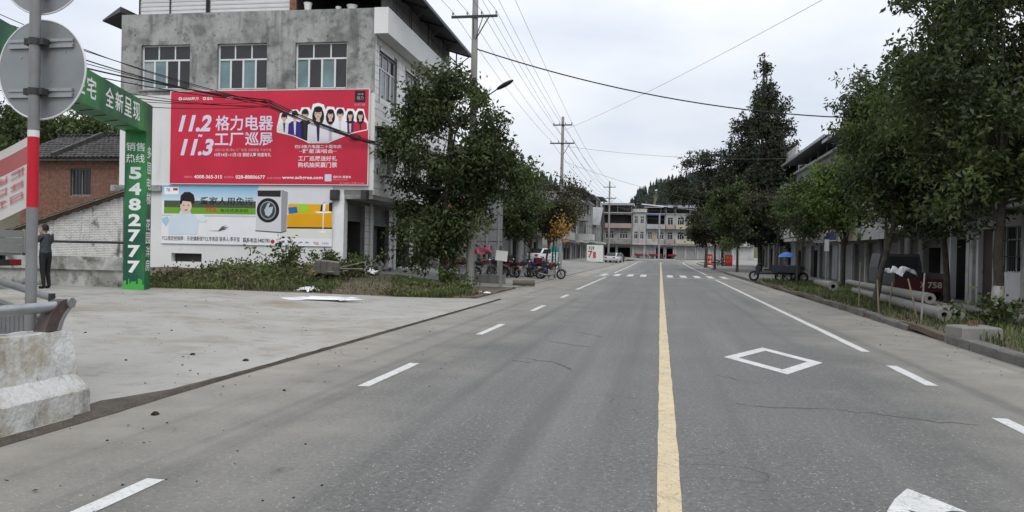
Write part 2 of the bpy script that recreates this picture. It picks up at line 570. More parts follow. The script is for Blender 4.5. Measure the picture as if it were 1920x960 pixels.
BARK = mat('grey_bark', (0.068, 0.058, 0.047), 0.95, 0.3, 5, 0.3, 35, bump=0.8, bscale=30, dirt=((0.15, 0.142, 0.122), 3.5, 0.58, 0.68, 0.6))
LIME = mat('limewash_on_bark', (0.42, 0.41, 0.38), 0.95, 0.2, 4, 0.2, 30, dirt=((0.1, 0.085, 0.07), 6, 0.5, 0.62, 0.9), bump=0.6, bscale=30)
ROOFSHEET = mat('dark_roof_sheet', (0.085, 0.09, 0.10), 0.55, 0.2, 0.8, spec=0.4, streak=((0.15, 0.13, 0.11), 2, 0.55, 0.7, 0.4))
ROOFTILE = mat('grey_clay_tile', (0.075, 0.073, 0.072), 0.9, 0.4, 3.5, 0.3, 20, dirt=((0.2, 0.19, 0.175), 2.5, 0.58, 0.72, 0.6))
BRICK = mat('red_brick', (0.23, 0.115, 0.08), 0.9, 0.35, 6, 0.2, 40, dirt=((0.11, 0.085, 0.075), 2.0, 0.5, 0.7, 0.5))
MORTAR = mat('grey_mortar', (0.20, 0.19, 0.175), 0.95, 0.2, 6)
WBRICK = mat('whitewashed_brick', (0.66, 0.655, 0.64), 0.9, 0.16, 3, 0.12, 30, dirt=[((0.30, 0.24, 0.20), 3.4, 0.6, 0.68, 0.8), ((0.13, 0.12, 0.105), 1.3, 0.58, 0.66, 0.8)],
             streak=((0.05, 0.048, 0.042), 1.1, 0.58, 0.66, 0.9))
WMORTAR = mat('dirty_white_mortar', (0.22, 0.212, 0.2), 0.95, 0.3, 5)
PLASTIC_W = mat('white_plastic_sheet', (0.74, 0.75, 0.76), 0.4, 0.06, 4, spec=0.4, dirt=((0.4, 0.37, 0.33), 4, 0.58, 0.7, 0.5))
BARRIER = mat('whitewashed_barrier', (0.50, 0.50, 0.49), 0.85, 0.12, 1.5, 0.1, 25,
              dirt=[((0.33, 0.29, 0.215), 1.3, 0.46, 0.56, 0.85), ((0.62, 0.62, 0.61), 0.9, 0.52, 0.56, 0.8), ((0.16, 0.15, 0.13), 3.3, 0.57, 0.67, 0.8), ((0.09, 0.085, 0.075), 11, 0.66, 0.70, 0.85)],
              streak=((0.16, 0.14, 0.115), 3, 0.55, 0.68, 0.75), bump=0.9, bscale=18)

def leaf_mat(name, dark, light, trans=0.22, rough=0.5):
    t = NT(name)
    at = t.new('ShaderNodeAttribute', attribute_name='tint')
    colr = t.mix(at.outputs['Fac'], dark, light)
    t.done(colr, rough, 0, 0.35)
    tr = t.new('ShaderNodeBsdfTranslucent')
    t.l.new(t.mix(1.0, colr, (1.1, 1.25, 0.6), 'MULTIPLY'), tr.inputs['Color'])
    ms = t.new('ShaderNodeMixShader')
    ms.inputs[0].default_value = trans
    t.l.new(t.p.outputs[0], ms.inputs[1])
    t.l.new(tr.outputs[0], ms.inputs[2])
    t.l.new(ms.outputs[0], t.n['Material Output'].inputs[0])
    return t.m
LEAF = leaf_mat('street_tree_leaf', (0.021, 0.033, 0.013), (0.125, 0.168, 0.056), 0.3)
LEAF_Y = leaf_mat('bright_tree_leaf', (0.030, 0.056, 0.016), (0.20, 0.28, 0.075), 0.32)
LEAF_D = leaf_mat('conifer_leaf', (0.018, 0.025, 0.015), (0.050, 0.064, 0.032), 0.1, 0.7)
LEAF_B = leaf_mat('browned_leaf', (0.028, 0.029, 0.015), (0.09, 0.085, 0.040))
LEAF_O = leaf_mat('autumn_leaf', (0.25, 0.11, 0.03), (0.55, 0.38, 0.10))
LEAF_H = leaf_mat('hill_forest_leaf', (0.014, 0.022, 0.018), (0.026, 0.040, 0.030), 0.03, 0.9)
GRASS = leaf_mat('verge_grass', (0.034, 0.052, 0.016), (0.14, 0.175, 0.055), 0.25, 0.6)
WEED = leaf_mat('dry_weeds', (0.045, 0.044, 0.022), (0.19, 0.165, 0.085), 0.2, 0.7)
# ------------------------------------------------------------------ the lie of the land
def zl(x, y):       # left of the road
    a = 0.30 * sstep(-5.1, -15, x)
    b = 0.26 * sstep(25.5, 31, y) * sstep(-8, -12, x)
    return 0.03 + a + b + 0.45 * sstep(95, 180, y)
def zr(x, y):       # right of the road
    return 0.13 + 0.45 * sstep(95, 180, y)
def zroad(y):
    return 0.45 * sstep(95, 180, y)
def forecourt_edge(x):
    return max(20.7, 25.6 + (x + 5.2) * 0.53)

def sheet(name, xs, y0f, y1f, ny, zf, m, label, cat, skirt=0.12, jit=0.0):
    V, F = [], []
    nx = len(xs)
    for j in range(ny + 1):
        for x in xs:
            a, b = (y0f(x) if callable(y0f) else y0f), (y1f(x) if callable(y1f) else y1f)
            y = a + (b - a) * j / ny
            V.append((x, y, zf(x, y) + (RND.uniform(-jit, jit) if jit else 0)))
    for j in range(ny):
        for i in range(nx - 1):
            F.append((j * nx + i, j * nx + i + 1, (j + 1) * nx + i + 1, (j + 1) * nx + i))
    if skirt:
        rim = [i for i in range(nx)] + [j * nx + nx - 1 for j in range(1, ny + 1)] + [ny * nx + i for i in range(nx - 2, -1, -1)] + [j * nx for j in range(ny - 1, 0, -1)]
        o = len(V)
        for k in rim:
            V.append((V[k][0], V[k][1], V[k][2] - skirt))
        n = len(rim)
        for k in range(n):
            F.append((rim[(k + 1) % n], rim[k], o + k, o + (k + 1) % n))
    mb = MB()
    mb.add(V, F)
    o = mb.build(name, m, smooth=False)
    return tag(o, label, cat, kind='structure')

def span(a, b, n):
    return [a + (b - a) * i / n for i in range(n + 1)]

g = MB()
g.poly([(-1800, -600, -0.4), (1800, -600, -0.4), (1800, 2400, -0.4), (-1800, 2400, -0.4)])
tag(g.build('ground', TERRAIN), 'earth ground reaching to the horizon behind the town', 'ground', kind='structure')

# the road: straight, then a right-hand bend in front of the far houses
BEND_Y, BEND_R = 128.0, 62.0
def centre(s):
    if s <= BEND_Y:
        return Vector((0.09, s, 0)), Vector((1, 0, 0))
    a = (s - BEND_Y) / BEND_R
    return Vector((0.09 + BEND_R * (1 - math.cos(a)), BEND_Y + BEND_R * math.sin(a), 0)), Vector((math.cos(a), -math.sin(a), 0))
def road_pt(s, off, dz=0.0):
    c, r = centre(s)
    p = c + r * off
    return Vector((p.x, p.y, zroad(p.y) + dz))
S_ALL = [-30 + 2 * i for i in range(80)] + [BEND_Y + 2 + 2.5 * i for i in range(40)]
def ribbon(o0, o1, ss, dz, mb=None, mi=0):
    mb = mb or MB()
    n = len(ss)
    f0 = o0 if callable(o0) else (lambda s: o0)
    f1 = o1 if callable(o1) else (lambda s: o1)
    vs = []
    for s in ss:
        vs += [road_pt(s, f0(s), dz), road_pt(s, f1(s), dz)]
    mb.add(vs, [(2 * i, 2 * i + 1, 2 * i + 3, 2 * i + 2) for i in range(n - 1)], mi)
    return mb
tag(ribbon(lambda s: -5.22 - 1.0 * sstep(25.2, 26.2, s), 5.5, S_ALL, 0).build('road', ASPHALT), 'grey asphalt main road with yellow centre line', 'road', kind='structure')

road_o = bpy.data.objects['road']
def crack(pts, w, seed, m):
    r = random.Random(seed)
    path = []
    for i in range(len(pts) - 1):
        a, b = on_ground(*pts[i]), on_ground(*pts[i + 1])
        n = max(2, int((b - a).length / .12))
        for k in range(n):
            p = a.lerp(b, k / n)
            path.append(Vector((p.x + r.gauss(0, .022), p.y + r.gauss(0, .022), .003)))
    mb = MB()
    vs = []
    for i, p in enumerate(path):
        d = (path[min(i + 1, len(path) - 1)] - path[max(0, i - 1)]).normalized()
        s_ = Vector((-d.y, d.x, 0)) * w * r.uniform(.3, 1.2)
        vs += [p - s_, p + s_]
    mb.add(vs, [(2 * i, 2 * i + 1, 2 * i + 3, 2 * i + 2) for i in range(len(path) - 1)])
    mb.build('crack', m, road_o)
CRK = mat('crack_shadow', (0.072, 0.071, 0.068), 0.95, 0.2)
TYR = mat('tyre_scuff', (0.094, 0.095, 0.091), 0.85, 0.2, 6, .2, 60)
for k, pl in enumerate(([(1378, 757), (1450, 764), (1560, 768), (1660, 778), (1760, 792), (1872, 800)], [(1300, 690), (1262, 686)], [(1420, 720), (1330, 700)])):
    crack(pl, .008, 100 + k, CRK)
for k, pl in enumerate(([(985, 672), (1040, 680), (1080, 696)], [(1030, 640), (1120, 653)], [(1085, 622), (1135, 634)], [(960, 676), (1010, 682)])):
    crack(pl, .022, 120 + k, TYR)

# painted markings, 4 mm sheets
marks = thing('road_marking', 'white and yellow painted lines, diamond, arrow and crossing on the road', 'road marking', kind='structure')
ROADM = 0.004
def jag(base, amp, seed):
    r = random.Random(seed)
    c = {}
    return lambda s: base + c.setdefault(round(s, 2), r.uniform(-amp, amp))
ys = [-5 + 0.35 * i for i in range(180)] + [58 + 2 * i for i in range(36)] + [BEND_Y + 2.5 + 2.5 * i for i in range(16)]
ribbon(jag(-0.075, 0.006, 1), jag(0.085, 0.006, 2), ys, ROADM).build('centre_line', PAINT_Y, marks)
def seg(a, b, step=0.5):
    n = max(1, int((b - a) / step))
    return span(a, b, n)
for k, (a, b) in enumerate([(2.6, 4.95), (8.85, 10.85), (14.9, 17.2), (21.3, 23.6), (27.9, 29.9)]):
    ribbon(jag(-3.53, 0.006, 3 + k), jag(-3.39, 0.006, 30 + k), seg(a, b), ROADM).build('edge_dash', PAINT_W, marks)
ribbon(jag(-3.64, 0.006, 8), jag(-3.50, 0.006, 9), seg(34.2, 52.5, 1.5), ROADM).build('edge_line', PAINT_W, marks)
ribbon(-3.72, -3.57, [64 + 2 * i for i in range(33)] + [BEND_Y + 2.5 + 2.5 * i for i in range(16)], ROADM).build('edge_line', PAINT_W, marks)
for k, (a, b) in enumerate([(6.6, 8.95), (11.0, 12.85)]):
    ribbon(jag(3.28, 0.006, 50 + k), jag(3.43, 0.006, 60 + k), seg(a, b), ROADM).build('edge_dash', PAINT_W, marks)
ribbon(jag(3.34, 0.006, 70), jag(3.49, 0.006, 71), seg(14.6, 52.6, 1.0), ROADM).build('edge_line', PAINT_W, marks)
ribbon(3.40, 3.55, [64 + 2 * i for i in range(33)] + [BEND_Y + 2.5 + 2.5 * i for i in range(16)], ROADM).build('edge_line', PAINT_W, marks)
# the diamond that warns of the crossing
mb = MB()
out = [(1.02, 13.05), (1.80, 14.62), (2.47, 12.85), (1.74, 11.42)]
cx, cy = sum(p[0] for p in out) / 4, sum(p[1] for p in out) / 4
inn = [(cx + (x - cx) * 0.70, cy + (y - cy) * 0.70) for x, y in out]
for i in range(4):
    j = (i + 1) % 4
    mb.poly([(*out[i], ROADM), (*out[j], ROADM), (*inn[j], ROADM), (*inn[i], ROADM)])
mb.build('warning_diamond', PAINT_W, marks)
# worn arrow head at the bottom of the view
mb = MB()
mb.poly([(1.74, 6.03, ROADM), (1.58, 5.74, ROADM), (1.46, 5.46, ROADM), (1.40, 5.18, ROADM), (1.62, 5.2, ROADM), (1.60, 5.52, ROADM), (1.72, 5.42, ROADM),
         (1.79, 5.50, ROADM), (1.88, 5.57, ROADM), (1.97, 5.56, ROADM), (1.86, 5.80, ROADM)])
mb.poly([(1.66, 5.36, ROADM), (1.80, 5.36, ROADM), (1.82, 4.2, ROADM), (1.66, 4.2, ROADM)])
mb.build('lane_arrow', PAINT_W, marks)
# crossing
for k in range(10):
    x = -4.15 + k * 0.93
    mb = MB()
    if k == 4:
        continue
    for a, b in ((55.5, 57.2), (57.35, 60.6)):
        mb.poly([(x, a, ROADM), (x + 0.42, a, ROADM), (x + 0.42, b, ROADM), (x, b, ROADM)])
    mb.build('crossing_bar', PAINT_W, marks)
for y0, x0, x1 in ((53.6, 0.35, 5.2), (62.8, -5.0, -0.1)):
    mb = MB()
    mb.poly([(x0, y0, ROADM), (x1, y0, ROADM), (x1, y0 + 0.3, ROADM), (x0, y0 + 0.3, ROADM)])
    mb.build('stop_line', PAINT_W, marks)

sheet('forecourt', [-70, -55, -45, -38, -32, -27] + span(-24, -5.12, 38), lambda x: 5.6 if x > -5.9 else 4.0, forecourt_edge, 30, zl, CONCRETE,
      'pale concrete forecourt beside the road below the billboards', 'forecourt', jit=0.006)
sheet('verge_left', span(-34, -6.0, 40), forecourt_edge, 33.4, 16, lambda x, y: zl(x, y) + 0.05 * math.sin(x * 1.7 + y) * math.sin(y * 1.3), DIRT,
      'weedy strip of earth between forecourt and billboard house', 'verge', jit=0.03)
sheet('pavement_left', span(-80, -6.05, 30), 33.4, 150, 60, zl, PARKING, 'dirty concrete parking apron on the left of the road', 'pavement', jit=0.004)
sheet('pavement_left_far', span(-140, 3.0, 20), 150, 300, 20, zl, PARKING, 'concrete apron in front of the far houses', 'pavement')
sheet('planting_bed', span(5.5, 9.2, 8), 13.0, 50, 40, lambda x, y: zr(x, y) + 0.05 * math.sin(x * 2.1) * math.sin(y * 0.9), DIRT, 'grassy planting bed along the right kerb', 'planting bed', jit=0.02)
sheet('pavement_right', span(9.2, 60, 12), -10, 300, 60, zr, PARKING, 'grey pavement in front of the shops on the right', 'pavement')
sheet('pavement_right_far', span(5.55, 9.2, 4), 50, 128, 40, zr, PARKING, 'dusty pavement beyond the planting bed on the right', 'pavement')
sheet('driveway_right', span(5.5, 9.2, 4), -10, 13.0, 10, lambda x, y: 0.05 + 0.08 * sstep(5.5, 7, x), CONCRETE, 'concrete driveway ramp at the near right', 'driveway')

# earth seam where forecourt and road meet
mb = MB()
r = random.Random(5)
prev = None
for i in range(90):
    y = 3.0 + i * 0.255
    wide = sstep(9.6, 7.4, y)
    wdt = 0.004 + 0.035 * r.random() * (r.random() > .6) + 0.07 * wide + .03 * wide * r.random()
    x1 = -5.108 + 0.012 * r.random() + 0.05 * sstep(8.4, 6.4, y)
    cur = [(x1 - wdt - (0.34 * (1 - abs(y - 7.0) / .75) if 6.4 < y < 7.75 else 0), y), (x1, y)]
    if prev:
        mb.poly([(*prev[0], 0.045), (-5.115, prev[1][1], 0.042), (-5.115, y, 0.042), (*cur[0], 0.045)])
        mb.poly([(-5.115, prev[1][1], 0.042), (prev[1][0] + .006, prev[1][1], 0.005), (cur[1][0] + .006, y, 0.005), (-5.115, y, 0.042)])
    prev = cur
tag(mb.build('dirt_seam', mat('damp_dirt', (0.085, 0.072, 0.058), 0.95, 0.3, 3, 0.3, 40, bump=0.5)), 'dark damp dirt along the joint of road and forecourt', 'dirt', kind='stuff')

# kerb of separate stones along the bed
kerb = thing('kerb', 'broken concrete kerb along the planting bed on the right', 'kerb', kind='structure')
def kerb_stone(y0, y1, x0=5.46, x1=5.66, h=0.17, tilt=0.0):
    mb = MB()
    j = lambda a=0.012: RND.uniform(-a, a)
    b = 0.025
    p = []
    for z, e in ((-0.1, 0), (h - b, 0), (h, b)):
        p.append([(x0 + e + j(), y0 + e + j(), z + j() + tilt), (x1 - e + j(), y0 + e + j(), z + j()), (x1 - e + j(), y1 - e + j(), z + j()), (x0 + e + j(), y1 - e + j(), z + j() + tilt)])
    mb.loft(p)
    mb.build('kerb_stone', KERB, kerb)
y = 19.2
while y < 50:
    if not 33.9 < y < 35.6:
        kerb_stone(y, y + 0.98, h=0.17 + RND.uniform(-0.03, 0.015), tilt=RND.uniform(-0.02, 0.02), x0=5.46 + RND.uniform(-0.03, 0.03) + 0.2 * sstep(19, 40, y))
    y += 1.0
for a in (13.1, 14.3, 15.5):
    kerb_stone(a, a + 1.17, 5.44, 5.70, 0.17)
for k in range(14):
    a = 50.5 + k * 1.5
    kerb_stone(a, a + 1.45, 5.40 + 0.02, 5.56, 0.15)

# hills with far woods
def hill(name, label, prof, y0, depth, n, seed, tree_h):
    """prof: crest heights along x as (x, z); the woods stand on it as one mass"""
    rr = np.random.default_rng(seed)
    xs = [p[0] for p in prof]
    zs = [p[1] for p in prof]
    def hz(x, t):
        return np.interp(x, xs, zs) * (math.sin(min(t, 1) * math.pi / 2)) - 1.0
    mb = MB()
    gx = np.linspace(xs[0], xs[-1], 40)
    gt = [0, 0.25, 0.5, 0.75, 1.0, 1.6]
    vs = [(x, y0 + depth * t, hz(x, t) if t <= 1 else hz(x, 1) * 0.7) for t in gt for x in gx]
    mb.add(vs, [(j * 40 + i, j * 40 + i + 1, (j + 1) * 40 + i + 1, (j + 1) * 40 + i) for j in range(5) for i in range(39)])
    tag(mb.build(name, TERRAIN, smooth=True), label, 'hill', kind='structure')
    V, F, T = [], [], []
    for k in range(n):
        x = rr.uniform(xs[0], xs[-1])
        t = rr.uniform(0.15, 1.05)
        z = hz(x, t)
        h = tree_h * rr.uniform(0.5, 1.15)
        w = h * rr.uniform(0.16, 0.26)
        y = y0 + depth * t
        tint = rr.uniform(0, 1)
        for lv in range(4):                     # tiers of ragged boughs
            zb, zt = z + h * (0.1 + 0.2 * lv), z + h * (0.42 + 0.2 * lv)
            wr = w * (1 - 0.2 * lv)
            m = 7
            o = len(V)
            for q in range(m):
                a = 6.283 * q / m + lv
                rq = wr * rr.uniform(0.55, 1.25)
                V.append((x + rq * math.cos(a), y + rq * math.sin(a), zb + rr.uniform(-0.08, 0.08) * h))
            V.append((x + rr.uniform(-.1, .1) * w, y, min(zt, z + h)))
            for q in range(m):
                F.append((o + q, o + (q + 1) % m, o + m))
                T.append(min(1, max(0, tint + rr.uniform(-.25, .25))))
    me = np_mesh('hill_woods', np.array(V), np.array(F), LEAF_H, np.array(T))
    tag(link('hill_woods', me), 'dark conifer woods covering the ' + label.split(' hill')[0] + ' hill', 'woods', kind='stuff')
hill('hill_right', 'far blue-green hill behind the houses at the bend',
     [(-40, 2), (-22, 11), (-17, 21), (-12, 29), (-4, 34), (10, 38), (30, 41), (70, 39), (140, 38), (240, 30)], 330, 80, 3200, 3, 5.6)
hill('hill_left', 'nearer dark hill rising behind the left row of houses',
     [(-210, 48), (-110, 44), (-70, 34), (-43, 25), (-30, 20), (-20, 15), (-12, 10), (-4, 2)], 215, 60, 2200, 4, 6.0)
# ------------------------------------------------------------------ windows, shutters: shared builders
def window(parent, fm, u0, u1, v0, v1, cols=4, transom=0.34, panes=None, frame=ALU, deep=0.14, bar=0.055, open_pane=None):
    """aluminium window in its opening: frame part with one pane object per light"""
    mb = MB()
    d0, d1 = -deep - 0.03, -deep + 0.03
    mb.fbox(fm, u0, u1, v0, v0 + bar, d0, d1)
    mb.fbox(fm, u0, u1, v1 - bar * 0.8, v1, d0, d1)
    mb.fbox(fm, u0, u0 + bar, v0 + bar, v1 - bar * .8, d0, d1)
    mb.fbox(fm, u1 - bar, u1, v0 + bar, v1 - bar * .8, d0, d1)
    vt = v1 - (v1 - v0) * transom if transom else v1
    if transom:
        mb.fbox(fm, u0 + bar, u1 - bar, vt - bar * .5, vt + bar * .5, d0 + .004, d1 + .01)
        nt = max(2, cols - 1)
        for k in range(1, nt):
            u = u0 + (u1 - u0) * k / nt
            mb.fbox(fm, u - bar * .4, u + bar * .4, vt + bar * .5, v1 - bar * .8, d0 + .003, d1 - .003)
    for k in range(1, cols):
        u = u0 + (u1 - u0) * k / cols
        mb.fbox(fm, u - bar * .55, u + bar * .55, v0 + bar, vt - (bar * .5 if transom else bar * .8), d0 + .003, d1 + .006)
    w = mb.build('window', frame, parent)
    for k in range(cols):
        a, b = u0 + (u1 - u0) * k / cols, u0 + (u1 - u0) * (k + 1) / cols
        m = (panes or [GLASS])[k % len(panes or [GLASS])]
        off = 0.012 if k % 2 else -0.006
        p = MB()
        p.fbox(fm, a + bar * .3, b - bar * .3, v0 + bar * .5, vt, -deep - .008 + off, -deep + off)
        p.build('pane', m, w)
    if transom:
        p = MB()
        p.fbox(fm, u0 + bar * .5, u1 - bar * .5, vt, v1 - bar * .4, -deep - .010, -deep - .002)
        p.build('pane', GLASS, w)
    # the room behind stays dark
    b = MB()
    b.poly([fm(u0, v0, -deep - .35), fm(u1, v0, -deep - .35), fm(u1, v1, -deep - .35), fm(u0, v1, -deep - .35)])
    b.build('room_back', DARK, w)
    return w

def shutter(parent, fm, u0, u1, v0, v1, m, deep=0.15, pitch=0.09, name='roller_shutter'):
    mb = MB()
    v = v0
    while v < v1 - 1e-4:
        t = min(v1, v + pitch)
        mb.add([fm(u0, v, -deep), fm(u1, v, -deep), fm(u1, v + (t - v) * .8, -deep + 0.022), fm(u0, v + (t - v) * .8, -deep + 0.022),
                fm(u0, t, -deep), fm(u1, t, -deep)], [(0, 1, 2, 3), (3, 2, 5, 4)])
        v = t
    return mb.build(name, m, parent)

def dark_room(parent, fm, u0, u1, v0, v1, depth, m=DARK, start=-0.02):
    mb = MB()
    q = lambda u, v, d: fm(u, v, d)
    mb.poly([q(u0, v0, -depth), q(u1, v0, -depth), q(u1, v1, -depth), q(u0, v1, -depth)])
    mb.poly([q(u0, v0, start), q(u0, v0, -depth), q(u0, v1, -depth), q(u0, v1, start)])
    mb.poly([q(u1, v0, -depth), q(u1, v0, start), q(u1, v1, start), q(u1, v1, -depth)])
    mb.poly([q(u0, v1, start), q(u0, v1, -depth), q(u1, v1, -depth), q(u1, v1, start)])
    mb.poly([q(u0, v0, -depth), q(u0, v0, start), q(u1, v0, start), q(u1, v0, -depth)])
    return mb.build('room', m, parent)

def tiles(parent, fm, u0, u1, v0, v1, tw, th, holes, m, limit, name='tile', gap=0.014, thick=0.018, stuff='tile_cladding'):
    """courses of separate pieces; the nearest are objects sharing a few meshes, the rest one mass"""
    o = fm(0, 0, 0)
    U = (fm(1, 0, 0) - o)
    N = (fm(0, 0, 1) - o)
    rot = Matrix((U, N * -1, Vector((0, 0, 1)))).transposed().to_euler()
    cells = []
    nv = max(1, round((v1 - v0) / th))
    nu = max(1, round((u1 - u0) / tw))
    th, tw = (v1 - v0) / nv, (u1 - u0) / nu
    for j in range(nv):
        sh = (j % 2) * tw * 0.5 if name == 'brick' else 0
        for i in range(nu + (1 if sh else 0)):
            a, b = u0 + i * tw - sh, u0 + (i + 1) * tw - sh
            a, b = max(a, u0), min(b, u1)
            c, d = v0 + j * th, v0 + (j + 1) * th
            if b - a < 0.04:
                continue
            if callable(holes):
                if not holes((a + b) / 2, (c + d) / 2):
                    continue
            elif any(a < h[1] - .02 and b > h[0] + .02 and c < h[3] - .02 and d > h[2] + .02 for h in holes):
                # trim beside an opening
                cut = [h for h in holes if a < h[1] - .02 and b > h[0] + .02 and c < h[3] - .02 and d > h[2] + .02][0]
                if a < cut[0] - .06:
                    b = cut[0]
                elif b > cut[1] + .06:
                    a = cut[1]
                elif c < cut[2] - .05:
                    d = cut[2]
                elif d > cut[3] + .05:
                    c = cut[3]
                else:
                    continue
            cells.append((a, b, c, d))
    cache = {}
    rest = MB()
    key_of = lambda a, b, c, d: (round(b - a, 3), round(d - c, 3))
    loc0 = parent.location
    order = sorted(range(len(cells)), key=lambda k: limit[1](*cells[k]))
    for n, k in enumerate(order):
        a, b, c, d = cells[k]
        pr = RND.uniform(-0.003, 0.003)
        if n < limit[0]:
            ky = key_of(a, b, c, d)
            if ky not in cache:
                w, h = (b - a - gap) / 2, (d - c - gap) / 2
                t = MB()
                e = min(0.006, h * .2)
                t.loft([[(-w, 0, -h), (w, 0, -h), (w, 0, h), (-w, 0, h)], [(-w, -thick + e, -h), (w, -thick + e, -h), (w, -thick + e, h), (-w, -thick + e, h)],
                        [(-w + e, -thick, -h + e), (w - e, -thick, -h + e), (w - e, -thick, h - e), (-w + e, -thick, h - e)]])
                cache[ky] = t.mesh(name, m)
            link(name, cache[ky], parent, fm((a + b) / 2, (c + d) / 2, pr), (rot.x, rot.y, rot.z + RND.uniform(-.004, .004)))
        else:
            rest.fbox(fm, a + gap / 2, b - gap / 2, c + gap / 2, d - gap / 2, 0, thick + pr)
    if rest.v:
        r_ = rest.build(stuff, m, parent)
        r_['kind'] = 'stuff'

# ------------------------------------------------------------------ the billboard house
MAIN_LOC, MAIN_RZ = Vector((-11.7, 31.4, 0)), math.radians(1.5)
house = thing('corner_house', 'grey cement three-storey corner house carrying two billboards', 'house', MAIN_LOC, MAIN_RZ)
FR = face_map((0, 0, 0), (1, 0, 0), (0, -1, 0))       # front, u runs from -11.5 to 0
SD = face_map((0, 0, 0), (0, 1, 0), (1, 0, 0))        # street side, u runs from 0 to 13
D_MAIN = 13.0
fw = [(-10.55, -8.27, 8.25, 10.17), (-7.01, -4.75, 8.22, 10.16), (-3.5, -1.22, 8.21, 10.14)]
mb = MB()
wall_holes(mb, FR, -11.5, 0, 8.0, 11.5, fw, 0.24)
mb.poly([FR(-11.5, 8.0), FR(-11.5, 11.5), (-11.5, D_MAIN, 11.5), (-11.5, D_MAIN, 8.0)])
mb.poly([(-11.5, D_MAIN, 0), (-11.5, D_MAIN, 11.5), (0, D_MAIN, 11.5), (0, D_MAIN, 0)])
mb.poly([(-11.5, 0, 11.5), (0, 0, 11.5), (0, D_MAIN, 11.5), (-11.5, D_MAIN, 11.5)])
mb.build('cement_wall', CEMENT, house)
mb = MB()
wall_holes(mb, FR, -11.5, -1.25, 0.2, 4.0, [(-8.98, -7.57, 0.86, 1.22)], 0.3)
mb.poly([FR(-11.5, 4.0), FR(0, 4.0), FR(0, 8.0), FR(-11.5, 8.0)])
mb.poly([FR(-11.5, 0), FR(-11.5, 8.0), (-11.5, D_MAIN, 8.0), (-11.5, D_MAIN, 0)])
mb.build('plaster_wall', PLASTER, house)
mb = MB()
mb.poly([FR(-9.0, .8, -.31), FR(-7.5, .8, -.31), FR(-7.5, 1.3, -.31), FR(-9, 1.3, -.31)])
mb.build('vent_opening', DARK, house)
mb = MB()
mb.fbox(FR, -11.8, -9.45, 3.86, 4.12, 0.0, 0.16)
mb.build('ledge', CEMENT, house)
for k, h in enumerate(fw):
    window(house, FR, *h, cols=4, panes=[[GLASS_C, GLASS_T, GLASS, GLASS], [GLASS_T, GLASS, GLASS_T, GLASS], [GLASS_T, GLASS, GLASS_T, GLASS]][k], deep=0.16, bar=0.07)
    s_ = MB()
    s_.fbox(FR, h[0] - .05, h[1] + .05, h[2] - .07, h[2], -.15, .05)
    s_.build('sill', CEMENT, house)
# street side, upper floors
sw = [(0.45, 2.95, 7.95, 9.9), (4.2, 6.7, 7.95, 9.9), (8.2, 10.6, 7.95, 9.9), (0.35, 3.1, 4.95, 6.62), (4.3, 6.9, 4.95, 6.62), (8.2, 10.7, 4.95, 6.62)]
mb = MB()
wall_holes(mb, SD, 0, D_MAIN, 3.8, 11.4, sw, 0.3)
mb.poly([FR(0, 3.8), FR(0, 4.0), FR(-1.25, 4.0), FR(-1.25, 3.8)])
mb.build('side_wall', JOINT, house)
tiles(house, SD, 0.0, D_MAIN, 3.8, 10.36, 0.62, 0.30, sw, TILE, (300, lambda a, b, c, d: a), 'tile')
for k, h in enumerate(sw):
    window(house, SD, *h, cols=4, panes=[GLASS_T, GLASS_T, GLASS, GLASS_C] if k < 3 else [GLASS], deep=0.14 if k < 3 else 0.27, bar=0.07)
# projecting parapet band and its soffit
mb = MB()
mb.box(0.03, 0.62, -0.32, 12.6, 10.36, 10.50)
mb.box(0.46, 0.62, -0.32, 12.6, 10.50, 11.42)
mb.box(0.03, 0.46, -0.32, -0.18, 10.50, 11.42)
mb.build('parapet', PLASTER, house)
mb = MB()
mb.box(0.03, 0.32, -0.02, 12.4, 6.63, 6.80)
mb.build('window_hood', OLDWHITE, house)
# ground floor arcade
mb = MB()
AR = face_map((-1.25, 0, 0), (0, 1, 0), (1, 0, 0))
ops = [(0.42, 2.6, 0.45, 3.45), (3.75, 6.1, 0.45, 3.45), (7.3, 9.7, 0.45, 3.45), (10.5, 12.5, 0.45, 3.45)]
wall_holes(mb, AR, 0, D_MAIN, 0.2, 3.8, ops, 0.2)
mb.build('arcade_wall', JOINT, house)
for (a, b) in ((0, 0.42), (2.6, 3.75), (6.1, 7.3), (9.7, 10.5)):
    tiles(house, AR, a, b, 0.3, 3.5, 0.4, 0.28, [], TILE, (60, lambda a, b, c, d: a), 'tile', thick=0.02)
mb = MB()
mb.box(-1.24, -0.0, 0.003, D_MAIN, 3.62, 3.8)
mb.build('soffit', CEMENT, house)
mb = MB()
mb.fbox(FR, -1.66, -1.22, 0.3, 3.78, -0.25, 0.045)
mb.build('corner_pier', TILE, house)
for k, h in enumerate(ops):
    if k in (0, 1, 2):
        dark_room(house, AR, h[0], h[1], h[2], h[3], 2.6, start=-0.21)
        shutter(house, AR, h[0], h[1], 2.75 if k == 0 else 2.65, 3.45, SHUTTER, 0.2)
        if k == 1:
            shutter(house, AR, h[0] + 1.55, h[1], 0.45, 2.65, SHUTTER, 0.6)
    else:
        shutter(house, AR, *h, SHUTTER, 0.18)
for y in (3.2, 6.7):
    mb = MB()
    mb.tube([(-1.16, y, 0.3), (-1.16, y, 3.6)], 0.055, 8)
    mb.build('drain_pipe', ALU, house)
# junction boxes hanging under the overhang
for u, w_ in ((-1.75, .34), (-.42, .26)):
    mb = MB()
    mb.fbox(FR, u, u + w_, 3.55, 3.98, 0.03, 0.28)
    mb.fbox(FR, u + .03, u + w_ - .03, 3.60, 3.93, 0.28, 0.30)
    mb.build('junction_box', STEEL_D, house)
